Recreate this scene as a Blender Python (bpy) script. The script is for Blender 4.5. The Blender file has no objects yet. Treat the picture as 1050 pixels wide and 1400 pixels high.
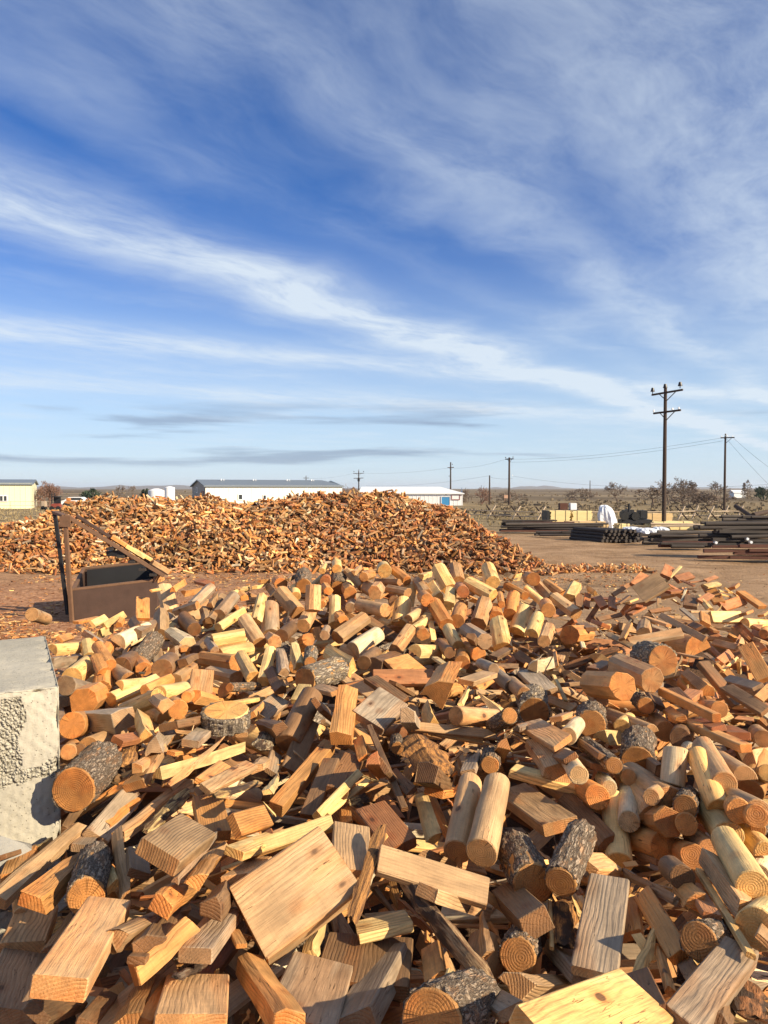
import bpy, bmesh, math, random
from mathutils import Vector, Matrix, Quaternion
TAU = 2 * math.pi
S = bpy.context.scene
COL = S.collection

# ------------------------------------------------------------------ camera
F_PX, PITCH, EYE = 1400 / 36 * 26, math.atan(32 / (1400 / 36 * 26)), Vector((0, 0, 2.5))
cam_data = bpy.data.cameras.new('camera')
cam_data.sensor_fit = 'VERTICAL'; cam_data.sensor_height = 36; cam_data.lens = 26
cam_data.clip_start = .05; cam_data.clip_end = 30000
cam = bpy.data.objects.new('camera', cam_data); COL.objects.link(cam)
cam.location = EYE; cam.rotation_euler = (math.pi / 2 - PITCH, 0, 0)
S.camera = cam

# ------------------------------------------------------------------ sun and exposure
SUN_EL, SUN_AZ = math.radians(28), math.atan2(.86, -.51)       # azimuth measured from +Y towards +X
sun_dir = Vector((math.sin(SUN_AZ) * math.cos(SUN_EL), math.cos(SUN_AZ) * math.cos(SUN_EL), math.sin(SUN_EL)))
sl = bpy.data.lights.new('sun', 'SUN'); sl.energy = 5.0; sl.angle = math.radians(.5); sl.color = (1, .85, .62)
so = bpy.data.objects.new('sun', sl); COL.objects.link(so)
so.rotation_euler = sun_dir.to_track_quat('Z', 'Y').to_euler(); so.location = (20, -10, 30)
S.view_settings.view_transform = 'Standard'; S.view_settings.look = 'None'
S.view_settings.gamma = 1; S.view_settings.exposure = .76
S.view_settings.use_curve_mapping = False
S.cycles.max_bounces = 6; S.cycles.diffuse_bounces = 3; S.cycles.volume_bounces = 1
S.cycles.volume_step_rate = 10

# ------------------------------------------------------------------ node helper
class N:
    """small wrapper that makes shader node graphs readable"""
    def __init__(s, tree): s.t = tree; s.t.nodes.clear()
    def new(s, typ, **kw):
        n = s.t.nodes.new(typ)
        for k, v in kw.items(): setattr(n, k, v)
        return n
    def put(s, sock, v):
        if v is None: return
        if isinstance(v, bpy.types.NodeSocket): s.t.links.new(v, sock)
        else:
            if hasattr(sock.default_value, '__len__') and not hasattr(v, '__len__'): v = [v] * len(sock.default_value)
            if hasattr(v, '__len__') and len(sock.default_value) == 4 and len(v) == 3: v = (*v, 1)
            sock.default_value = v
    def m(s, op, a, b=None, c=None, clamp=False):
        n = s.new('ShaderNodeMath', operation=op, use_clamp=clamp)
        for i, v in enumerate((a, b, c)): s.put(n.inputs[i], v)
        return n.outputs[0]
    def v(s, op, a, b=None, sc=None):
        n = s.new('ShaderNodeVectorMath', operation=op)
        s.put(n.inputs[0], a); s.put(n.inputs[1], b)
        if sc is not None: s.put(n.inputs[3], sc)
        return n.outputs[1] if op in ('LENGTH', 'DOT_PRODUCT', 'DISTANCE') else n.outputs[0]
    def sep(s, a): n = s.new('ShaderNodeSeparateXYZ'); s.put(n.inputs[0], a); return n.outputs
    def comb(s, x, y, z):
        n = s.new('ShaderNodeCombineXYZ')
        for i, v in enumerate((x, y, z)): s.put(n.inputs[i], v)
        return n.outputs[0]
    def noise(s, vec, scale=1., detail=4., rough=.55, dist=0., col=False):
        n = s.new('ShaderNodeTexNoise'); s.put(n.inputs['Vector'], vec)
        n.inputs['Scale'].default_value = scale; n.inputs['Detail'].default_value = detail
        n.inputs['Roughness'].default_value = rough; n.inputs['Distortion'].default_value = dist
        return n.outputs[1] if col else n.outputs[0]
    def vor(s, vec, scale=1., out=0, **kw):
        n = s.new('ShaderNodeTexVoronoi', **kw); s.put(n.inputs['Vector'], vec); n.inputs['Scale'].default_value = scale
        return n.outputs[out]
    def step(s, x, a, b, lo=0., hi=1.):
        n = s.new('ShaderNodeMapRange', interpolation_type='SMOOTHSTEP')
        for i, v in enumerate((x, a, b, lo, hi)): s.put(n.inputs[i], v)
        return n.outputs[0]
    def mix(s, f, a, b, mode='MIX'):
        n = s.new('ShaderNodeMix', data_type='RGBA', blend_type=mode)
        s.put(n.inputs[0], f); s.put(n.inputs[6], a); s.put(n.inputs[7], b)
        return n.outputs[2]
    def bump(s, h, dist=.01, strength=1.):
        n = s.new('ShaderNodeBump'); s.put(n.inputs['Height'], h)
        n.inputs['Distance'].default_value = dist; n.inputs['Strength'].default_value = strength
        return n.outputs[0]
    def coord(s, i=3): return s.new('ShaderNodeTexCoord').outputs[i]
    def surf(s, col, rough=.8, normal=None, metal=0., spec=.3):
        b = s.new('ShaderNodeBsdfPrincipled'); o = s.new('ShaderNodeOutputMaterial')
        s.put(b.inputs['Base Color'], col); s.put(b.inputs['Roughness'], rough); s.put(b.inputs['Metallic'], metal)
        b.inputs['Specular IOR Level'].default_value = spec
        if normal is not None: s.put(b.inputs['Normal'], normal)
        s.t.links.new(b.outputs[0], o.inputs[0])

# ------------------------------------------------------------------ world: blue sky with cirrus
W = bpy.data.worlds.new('World'); S.world = W; W.use_nodes = True
n = N(W.node_tree)
sky = n.new('ShaderNodeTexSky', sky_type='NISHITA', sun_disc=False)
sky.sun_elevation = SUN_EL; sky.sun_rotation = SUN_AZ
sky.altitude = 1300; sky.air_density = 1.0; sky.dust_density = .6; sky.ozone_density = 3.0
D = n.coord(0)
x, y, z = n.sep(D)
zc = n.m('MAXIMUM', z, .012)
u = n.m('DIVIDE', x, zc); v = n.m('DIVIDE', y, zc)
P = n.comb(u, v, 0)
warp = n.v('SUBTRACT', n.noise(P, .9, 3, .5, col=True), (.5, .5, .5))
Pw = n.v('ADD', P, n.v('SCALE', warp, sc=.6))
ux, vy, _ = n.sep(Pw)
# along / across the wind that combs the cirrus
across = n.m('ADD', n.m('MULTIPLY', ux, .82), n.m('MULTIPLY', vy, -.57))
along = n.m('ADD', n.m('MULTIPLY', ux, .57), n.m('MULTIPLY', vy, .82))
fib = n.noise(n.comb(n.m('MULTIPLY', along, .9), n.m('MULTIPLY', across, 1.9), 3.1), 1.0, 8, .66)
soft = n.noise(n.comb(n.m('MULTIPLY', along, .6), n.m('MULTIPLY', across, 1.0), 7.7), 1.0, 6, .6)
fine = n.noise(n.comb(n.m('MULTIPLY', along, 3.0), n.m('MULTIPLY', across, 7), 1.2), 1.0, 6, .65)
tex = n.m('ADD', n.m('MULTIPLY', fib, .68), n.m('MULTIPLY', fine, .32))
def band(w, c, hw, amt):
    d = n.m('DIVIDE', n.m('SUBTRACT', w, c), hw)
    g = n.m('POWER', 2.718, n.m('MULTIPLY', n.m('MULTIPLY', d, d), -1.))
    return n.m('MULTIPLY', g, amt)
a2 = n.m('ADD', n.m('MULTIPLY', ux, .47), n.m('MULTIPLY', vy, -.88))
dens = band(across, -2.55, .30, 1.0)
for w_, c_, hw_, am_ in ((across, -1.78, .16, .14), (across, -1.2, .20, .36), (across, -.45, .42, .62), (across, .5, .5, .6),
                         (across, 1.9, .6, .5), (a2, -5.3, .42, .62), (a2, -7.6, .7, .5), (across, -4.4, .5, .12)):
    dens = n.m('ADD', dens, band(w_, c_, hw_, am_))
dens = n.m('MULTIPLY', dens, n.step(tex, .30, .66, .30, 1.12))
veil = n.m('MULTIPLY', n.step(soft, .44, .74), .30)
dens = n.m('ADD', dens, n.m('MULTIPLY', veil, n.step(tex, .3, .6, .4, 1.)))
hz = n.step(z, .0, .42, .42, 0.)                                 # thin veil thickens low down
dens = n.m('ADD', dens, hz)
dens = n.m('MINIMUM', n.m('MULTIPLY', dens, .84), .92)
# flat grey-blue stratus streaks low over the horizon
az = n.m('ARCTAN2', x, y)
bar = n.noise(n.comb(n.m('MULTIPLY', az, 2.6), n.m('MULTIPLY', z, 34), 5.5), 1.0, 5, .5, .3)
bar = n.m('MULTIPLY', n.step(bar, .53, .66), n.m('MULTIPLY', n.step(z, .018, .04), n.step(z, .13, .085)))
gam = n.new('ShaderNodeHueSaturation'); n.put(gam.inputs['Color'], n.v('MULTIPLY', sky.outputs[0], (1.06, 0.99, 1.16)))
gam.inputs['Saturation'].default_value = 1.30; gam.inputs['Value'].default_value = 1.35
c0 = n.mix(n.step(z, .0, .30, .62, 0.), gam.outputs[0], (5.9, 8.7, 10.3))
c1 = n.mix(dens, c0, (8.4, 9.5, 10.6))
c2 = n.mix(n.m('MULTIPLY', bar, .62), c1, (2.6, 3.4, 5.0))
bg = n.new('ShaderNodeBackground'); n.put(bg.inputs[0], c2); bg.inputs[1].default_value = .053
wo = n.new('ShaderNodeOutputWorld'); n.t.links.new(bg.outputs[0], wo.inputs[0])

# ------------------------------------------------------------------ object helpers
def prop(o, label=None, cat=None, group=None, kind=None):
    if label: o['label'] = label
    if cat: o['category'] = cat
    if group: o['group'] = group
    if kind: o['kind'] = kind
    return o
def mesh_obj(name, V, F, mats, parent=None, smooth=None, midx=None):
    me = bpy.data.meshes.new(name); me.from_pydata(V, [], F)
    for m_ in (mats if isinstance(mats, (list, tuple)) else [mats]): me.materials.append(m_)
    if midx: me.polygons.foreach_set('material_index', midx)
    if smooth: me.shade_smooth(); me.set_sharp_from_angle(angle=math.radians(smooth))
    o = bpy.data.objects.new(name, me); COL.objects.link(o)
    if parent: o.parent = parent
    return o
def empty(name, loc=(0, 0, 0), rz=0):
    o = bpy.data.objects.new(name, None); COL.objects.link(o); o.location = loc; o.rotation_euler = (0, 0, rz); return o
def gx(px, d): return (px - 525) / F_PX * d                      # sideways position of a photo column at distance d
def gz(py, d): return 2.5 - (py - 668) / F_PX * d               # height of a photo row at distance d
class MB:
    """collects boxes, tubes and prisms into one mesh"""
    def __init__(s): s.V = []; s.F = []
    def add(s, V, F):
        b = len(s.V); s.V += [tuple(p) for p in V]; s.F += [tuple(i + b for i in f) for f in F]; return s
    def box(s, c, d, R=None, bev=0):
        hx, hy, hz_ = (k / 2 for k in d)
        if bev:
            bm = bmesh.new(); bmesh.ops.create_cube(bm, size=1)
            for p in bm.verts: p.co = Vector((p.co.x * d[0], p.co.y * d[1], p.co.z * d[2]))
            bmesh.ops.bevel(bm, geom=bm.edges[:], offset=bev, segments=2, affect='EDGES')
            V = [p.co.copy() for p in bm.verts]; bm.verts.index_update(); F = [[p.index for p in f.verts] for f in bm.faces]; bm.free()
        else:
            V = [Vector((a * hx, b * hy, e * hz_)) for a in (-1, 1) for b in (-1, 1) for e in (-1, 1)]
            F = [(0, 1, 3, 2), (4, 6, 7, 5), (0, 4, 5, 1), (2, 3, 7, 6), (0, 2, 6, 4), (1, 5, 7, 3)]
        if R is not None: V = [R @ p for p in V]
        return s.add([p + Vector(c) for p in V], F)
    def tube(s, a, b, r0, r1=None, n=8, cap=True):
        r1 = r0 if r1 is None else r1; a = Vector(a); b = Vector(b)
        d = (b - a)
        if d.length < 1e-6: return s
        q = d.to_track_quat('Z', 'Y'); V = []
        for p, r in ((a, r0), (b, r1)):
            for k in range(n): V.append(p + q @ Vector((r * math.cos(k * TAU / n), r * math.sin(k * TAU / n), 0)))
        F = [(k, (k + 1) % n, n + (k + 1) % n, n + k) for k in range(n)]
        if cap: F += [tuple(reversed(range(n))), tuple(range(n, 2 * n))]
        return s.add(V, F)
    def beam(s, a, b, w, h, roll=0, bev=0):
        a = Vector(a); b = Vector(b); d = b - a
        q = d.to_track_quat('X', 'Z') @ Quaternion((1, 0, 0), roll)
        return s.box((a + b) / 2, (d.length, w, h), q.to_matrix(), bev)
    def obj(s, name, mat, parent=None, smooth=None): return mesh_obj(name, s.V, s.F, mat, parent, smooth)
# ------------------------------------------------------------------ materials
def mat(name):
    m_ = bpy.data.materials.new(name); m_.use_nodes = True; return m_, N(m_.node_tree)
def simple(name, col, rough=.8, var=.18, scale=3., bump=0., metal=0., spec=.3):
    m_, n = mat(name); c = n.coord(3)
    f = n.noise(c, scale, 6, .6)
    k = n.m('MULTIPLY_ADD', f, 2 * var, 1 - var)
    n.surf(n.v('MULTIPLY', col, n.comb(k, k, k)), rough, n.bump(n.noise(c, scale * 6, 5, .6), bump) if bump else None, metal, spec)
    return m_
def wood(name, mode, attr=False):
    """solid wood: growth rings round a pith give rings on sawn ends and grain on the sides"""
    m_, n = mat(name)
    if attr:
        co = n.new('ShaderNodeAttribute', attribute_name='pco').outputs['Vector']
        rnd = n.new('ShaderNodeAttribute', attribute_name='prnd').outputs['Fac']
        tint = n.new('ShaderNodeAttribute', attribute_name='pcol').outputs['Color']
        end = n.new('ShaderNodeAttribute', attribute_name='pend').outputs['Fac']
    else:
        tc = n.new('ShaderNodeTexCoord'); co = tc.outputs['Object']
        oi = n.new('ShaderNodeObjectInfo'); rnd = oi.outputs['Random']; tint = oi.outputs['Color']
        end = n.step(n.m('ABSOLUTE', n.sep(tc.outputs['Normal'])[0]), .62, .85)
    r2 = n.m('FRACT', n.m('MULTIPLY', rnd, 17.31)); r3 = n.m('FRACT', n.m('MULTIPLY', rnd, 71.7))
    off = n.comb(n.m('MULTIPLY', rnd, 41), n.m('MULTIPLY', r2, 23), n.m('MULTIPLY', r3, 31))
    X, Y, Z = n.sep(co)
    lo = n.noise(n.v('ADD', n.v('MULTIPLY', co, (2.2, 5, 5)), off), 1, 3, .5, col=True)
    wob = n.v('SCALE', n.v('SUBTRACT', lo, (.5, .5, .5)), sc=.05 if mode == 'sawn' else .018)
    wv = n.sep(wob)
    if mode == 'sawn':
        py = n.m('MULTIPLY_ADD', r2, .3, -.15); pz = n.m('MULTIPLY_ADD', r3, -.16, -.02); sp = 6.28 / .0085
    else:
        py = n.m('MULTIPLY_ADD', r2, .02, -.01); pz = n.m('MULTIPLY_ADD', r3, .02, -.01); sp = 6.28 / .0075
    yy = n.m('ADD', n.m('SUBTRACT', Y, py), wv[1]); zz = n.m('ADD', n.m('SUBTRACT', Z, pz), wv[2])
    rad = n.m('SQRT', n.m('ADD', n.m('MULTIPLY', yy, yy), n.m('MULTIPLY', zz, zz)))
    ring = n.m('MULTIPLY_ADD', n.m('SINE', n.m('MULTIPLY', rad, sp)), .5, .5)
    ring = n.m('POWER', ring, 2.2)
    fibre = n.noise(n.v('ADD', n.v('MULTIPLY', co, (9, 190, 190)), off), 1, 4, .65)
    stain = n.noise(n.v('ADD', n.v('MULTIPLY', co, (5, 11, 11)), off), 1, 5, .6)
    # cracks along the grain, radial checks on the ends
    crk = n.noise(n.v('ADD', n.v('MULTIPLY', co, (3.2, 46, 46)), off), 1, 3, .55)
    crack = n.m('MULTIPLY', n.step(n.m('ABSOLUTE', n.m('SUBTRACT', crk, .5)), .010, .002), n.step(stain, .54, .66))
    ang = n.m('ARCTAN2', yy, zz)
    chk = n.noise(n.comb(n.m('MULTIPLY', n.m('SINE', ang), 6), n.m('MULTIPLY', n.m('COSINE', ang), 6), n.m('MULTIPLY', rnd, 50)), 1, 2, .5)
    check = n.m('MULTIPLY', n.step(n.m('ABSOLUTE', n.m('SUBTRACT', chk, .5)), .016, .003), n.m('MULTIPLY', n.step(rad, .012, .04), n.step(stain, .42, .6, .15, .8)))
    if mode == 'sawn': check = n.m('MULTIPLY', check, .25)
    # knots
    kv = n.new('ShaderNodeTexVoronoi'); n.put(kv.inputs['Vector'], n.v('ADD', n.v('MULTIPLY', co, (5.5, 9, 9)), off)); kv.inputs['Scale'].default_value = 1
    knot = n.step(kv.outputs['Distance'], .13, .07)
    halo = n.step(kv.outputs['Distance'], .26, .13)
    side = n.m('SUBTRACT', 1, end)
    # brightness
    k = n.m('SUBTRACT', 1.06, n.m('MULTIPLY', ring, n.m('MULTIPLY_ADD', n.m('MULTIPLY', r2, r2), .30 if mode == 'sawn' else .14, .05)))
    saw = n.noise(n.v('ADD', n.v('MULTIPLY', co, (260, 9, 9)), off), 1, 3, .6)
    k = n.m('MULTIPLY', k, n.m('MULTIPLY_ADD', saw, .30, .86))
    k = n.m('MULTIPLY', k, n.m('MULTIPLY_ADD', fibre, .66, .72))
    k = n.m('MULTIPLY', k, n.step(stain, .28, .72, .70, 1.25))
    k = n.m('MULTIPLY', k, n.m('MULTIPLY_ADD', r3, .34, .88))
    col = n.v('MULTIPLY', tint, n.comb(k, k, k))
    # weathered grey / sapwood patches
    wth = n.m('MULTIPLY', n.step(n.noise(n.v('ADD', n.v('MULTIPLY', co, (3, 14, 14)), off), 1.4, 5, .65), .46, .66), n.step(r2, .15, .9, .0, .9))
    col = n.mix(wth, col, n.v('MULTIPLY', col, (.74, .70, .66)))
    heart = n.m('MULTIPLY', n.step(n.noise(n.v('ADD', n.v('MULTIPLY', co, (1.5, 9, 9)), off), 1, 2, .5), .50, .60), .55)
    col = n.mix(heart, col, n.v('MULTIPLY', col, (.98, .72, .50)))
    col = n.mix(n.m('MULTIPLY', halo, n.m('MULTIPLY', side, .5)), col, n.v('MULTIPLY', col, (.8, .55, .4)))
    col = n.mix(n.m('MULTIPLY', knot, n.m('MULTIPLY', side, .85)), col, (.07, .032, .015))
    ends = n.v('MULTIPLY', col, (1.0, .80, .60))
    rr = n.m('MULTIPLY_ADD', n.m('SINE', n.m('MULTIPLY', rad, sp)), n.m('MULTIPLY', r3, .13), .90)
    ends = n.v('MULTIPLY', ends, n.comb(rr, rr, rr))
    ends = n.mix(n.m('MULTIPLY', check, .85), ends, (.045, .02, .01))
    col = n.mix(end, col, ends)
    col = n.mix(n.m('MULTIPLY', n.m('MULTIPLY', crack, side), .9), col, (.04, .02, .012))
    h = n.m('ADD', n.m('MULTIPLY', ring, -.3), n.m('MULTIPLY', fibre, .9))
    h = n.m('SUBTRACT', h, n.m('MULTIPLY', n.m('MAXIMUM', n.m('MULTIPLY', crack, side), n.m('MULTIPLY', check, end)), 1.6))
    n.surf(col, .62, n.bump(h, .003, 1.), spec=.35)
    return m_
WOOD_SAWN = wood('wood_sawn_grain', 'sawn'); WOOD_ROUND = wood('wood_round_log', 'round')
WOOD_STUFF = wood('wood_mixed_rubble', 'sawn', True)
def bark_mat(name, dark, light, flake):
    m_, n = mat(name); co = n.coord(3)
    rnd = n.new('ShaderNodeObjectInfo').outputs['Random']
    off = n.comb(n.m('MULTIPLY', rnd, 31), n.m('MULTIPLY', rnd, 17), 0)
    p = n.v('ADD', n.v('MULTIPLY', co, (20, 85, 85)), off)
    w_ = n.v('ADD', p, n.v('SCALE', n.noise(p, .7, 4, .6, col=True), sc=3.2))
    cell = n.vor(w_, .8, 0, feature='DISTANCE_TO_EDGE')
    pl = n.step(cell, .0, .26, .38, 1)
    f = n.noise(n.v('ADD', n.v('MULTIPLY', co, (12, 26, 26)), off), 1, 6, .62)
    g = n.noise(n.v('MULTIPLY', co, (90, 160, 160)), 1, 4, .6)
    c = n.mix(n.step(g, .3, .7), dark, light)
    c = n.mix(n.m('MULTIPLY', n.step(f, .52, .60), .85), c, flake)
    c = n.mix(pl, (.035, .022, .015), c)
    n.surf(c, .9, n.bump(n.m('ADD', n.m('MULTIPLY', pl, 1.), n.m('MULTIPLY', g, .5)), .008, 1.), spec=.15)
    return m_
BARK = bark_mat('bark_grey_brown', (.15, .10, .066), (.43, .34, .245), (.42, .25, .14))
BARK_PALE = bark_mat('bark_pale_flaky', (.22, .16, .11), (.48, .40, .30), (.60, .44, .26))
def splinter_mat(name, a, b):
    m_, n = mat(name); co = n.coord(3)
    rnd = n.new('ShaderNodeObjectInfo').outputs['Random']; off = n.comb(n.m('MULTIPLY', rnd, 31), n.m('MULTIPLY', rnd, 17), 0)
    tint = n.new('ShaderNodeObjectInfo').outputs['Color']
    f = n.noise(n.v('ADD', n.v('MULTIPLY', co, (7, 85, 85)), off), 1, 5, .7)
    g = n.noise(n.v('ADD', n.v('MULTIPLY', co, (6, 16, 16)), off), 1, 5, .6)
    c = n.mix(n.step(f, .38, .62), a, tint)
    c = n.mix(n.step(g, .50, .60), c, b)
    n.surf(c, .85, n.bump(n.m('ADD', f, n.m('MULTIPLY', g, .4)), .012, 1.), spec=.2)
    return m_
SPLINTER = splinter_mat('wood_torn_with_bark', (.14, .07, .035), (.075, .048, .032))

# concrete
m_, n = mat('concrete_weathered'); CONCRETE = m_
co = n.coord(3)
f = n.noise(co, 2.2, 7, .6); g = n.noise(co, 55, 5, .6); sx = n.sep(co)
streak = n.noise(n.v('MULTIPLY', co, (16, 16, 1.3)), 1, 5, .6)
c = n.mix(n.step(f, .3, .7), (.36, .33, .26), (.48, .44, .35))
c = n.mix(n.m('MULTIPLY', n.step(streak, .52, .68), .45), c, (.43, .40, .33))
c = n.mix(n.m('MULTIPLY', n.step(g, .58, .66), .35), c, (.24, .21, .17))
pits = n.step(n.vor(co, 60, 0), .16, .08)
c = n.mix(n.m('MULTIPLY', pits, .7), c, (.16, .14, .11))
n.surf(c, .92, n.bump(n.m('SUBTRACT', n.m('ADD', g, f), pits), .004, .9), spec=.2)
m_, n = mat('concrete_rough_aggregate'); AGGREGATE = m_
co = n.coord(3)
w_ = n.vor(co, 85, 0); w2 = n.noise(co, 30, 5, .6)
c = n.mix(n.step(w2, .35, .65), (.50, .46, .365), (.40, .365, .285))
c = n.mix(n.step(w_, .45, .75), c, (.33, .30, .23))
n.surf(c, .95, n.bump(n.m('SUBTRACT', w2, w_), .018, 1.), spec=.15)

# ground: red-brown bark-strewn dirt near the pile, tan yard dirt, dry grass farther out
m_, n = mat('dirt_and_dry_grass'); GROUND = m_
co = n.coord(3); gx_, gy_, gz_ = n.sep(co)
big = n.noise(co, .05, 5, .55); mid_ = n.noise(co, .6, 6, .6); fin = n.noise(co, 9, 6, .65); grit = n.noise(co, 60, 4, .6)
dirt = n.mix(n.step(mid_, .32, .68), (.27, .165, .088), (.44, .285, .165))
dirt = n.mix(n.m('MULTIPLY', n.step(fin, .5, .7), .5), dirt, (.36, .25, .15))
dirt = n.mix(n.m('MULTIPLY', n.step(fin, .46, .3), .5), dirt, (.085, .055, .032))
red = n.mix(n.step(fin, .35, .65), (.26, .115, .055), (.52, .28, .155))
dirt = n.mix(n.m('MULTIPLY', n.step(n.m('ADD', gx_, n.m('MULTIPLY', mid_, 3)), 2.5, -2.0), n.step(n.m('ADD', gy_, n.m('MULTIPLY', big, 12)), 34, 20)), dirt, red)
trk = n.noise(n.v('MULTIPLY', co, (.12, 2.4, 1)), 1, 4, .6)
dirt = n.mix(n.m('MULTIPLY', n.step(trk, .52, .66), .35), dirt, (.12, .08, .05))
grass = n.mix(n.step(n.noise(n.v('MULTIPLY', co, (.12, .5, 1)), 1, 6, .7), .35, .66), (.16, .115, .06), (.34, .26, .15))
grass = n.mix(n.m('MULTIPLY', n.step(fin, .55, .7), .5), grass, (.10, .085, .045))
far_ = n.mix(n.step(n.noise(n.v('MULTIPLY', co, (.008, .02, 1)), 1, 6, .65), .42, .62), (.12, .09, .058), (.26, .20, .125))
g1 = n.step(n.m('ADD', gy_, n.m('MULTIPLY', mid_, 18)), 58, 46, 1, 0)
g1 = n.m('MAXIMUM', g1, n.m('MULTIPLY', n.step(n.m('ADD', gy_, n.m('MULTIPLY', mid_, 14)), 36, 50), n.step(gx_, -10, -18)))
col = n.mix(g1, dirt, grass)
col = n.mix(n.step(gy_, 90, 190), col, far_)
hb = n.m('ADD', n.m('MULTIPLY', fin, .6), n.m('MULTIPLY', grit, .25))
n.surf(col, .95, n.bump(n.m('ADD', hb, mid_), .09, 1.), spec=.1)

STEEL = simple('steel_brown_primer', (.085, .050, .036), .55, .35, 5, .002, .2, .4)
STEEL_RUST = simple('steel_rust_bar', (.17, .095, .055), .7, .4, 9, .002, .1)
CREAM_PALE = simple('metal_siding_pale_cream', (.80, .78, .66), .6, .05, 1)
CREAM = simple('metal_siding_cream', (.72, .68, .45), .6, .04, 1)
WHITE = simple('siding_white', (.78, .78, .76), .6, .04, 1)
ROOF_GREY = simple('roof_blue_grey', (.16, .19, .22), .5, .1, 1)
ROOF_WHITE = simple('roof_white', (.74, .74, .73), .5, .04, 1)
GABLE_SHADED = simple('gable_shaded_grey', (.33, .31, .28), .7, .08, 1)  # shade on the long building's left end put into this grey
GLASS = simple('window_dark_glass', (.03, .035, .04), .15, .1, 1, 0, 0, .6)
BLUE_DOOR = simple('door_blue_paint', (.06, .26, .50), .5, .06, 1)
RED_TRIM = simple('trim_dark_red', (.28, .07, .05), .6, .1, 1)
TANK = simple('tank_white', (.80, .80, .80), .4, .03, 1)
POLE = simple('pole_creosote_wood', (.058, .038, .028), .85, .3, 3, .003)
CERAMIC = simple('insulator_brown', (.03, .025, .025), .3, .1, 5)
WIRE = simple('wire_dark', (.05, .05, .055), .5, .1, 1)
POST_DARK = simple('post_treated_dark', (.046, .037, .032), .8, .45, 2.5, .004)
POST_RED = simple('beam_red_brown', (.10, .042, .028), .8, .35, 2.5, .004)
LUMBER = simple('lumber_fresh_yellow', (.76, .60, .29), .7, .2, 6)
LUMBER_TAN = simple('lumber_tan', (.62, .43, .21), .7, .25, 6)
TARP = simple('tarp_pale_grey', (.62, .66, .72), .45, .12, 4, .02)
RAIL = simple('rail_weathered_wood', (.40, .31, .22), .85, .2, 4)
TWIG = simple('twig_grey_brown', (.17, .125, .095), .9, .25, 4)
TWIG_RED = simple('twig_red_brown', (.20, .115, .085), .9, .25, 4)
EVERGREEN = simple('foliage_dark_green', (.035, .05, .03), .9, .3, 2)
SAGE = simple('sagebrush_grey_green', (.22, .17, .11), .95, .45, .3)
HILL = simple('hill_brown', (.14, .115, .09), 1., .2, .002)
CHAR = simple('machine_black', (.02, .02, .022), .5, .3, 3)
MACHINE_RED = simple('machine_red', (.25, .06, .04), .5, .2, 3)
PAINT_ORANGE = simple('machine_orange', (.5, .2, .06), .5, .2, 3)
RUBBER = simple('tyre_rubber', (.02, .02, .02), .8, .1, 3)
ROCK = simple('rubble_grey_concrete', (.30, .285, .25), .95, .25, 9, .01)
CHIP = simple('bark_litter', (.24, .115, .055), .9, .5, 6, .01)
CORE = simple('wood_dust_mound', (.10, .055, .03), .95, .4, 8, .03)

# ------------------------------------------------------------------ shapes of firewood
COLS = {
    'y': (0.70, 0.47, 0.19), 't': (0.47, 0.285, 0.135), 'o': (0.53, 0.255, 0.080),
    'g': (0.31, 0.225, 0.145), 'd': (0.20, 0.11, 0.050), 'w': (0.64, 0.515, 0.32),
    'r': (0.37, 0.155, 0.060)}

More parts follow.
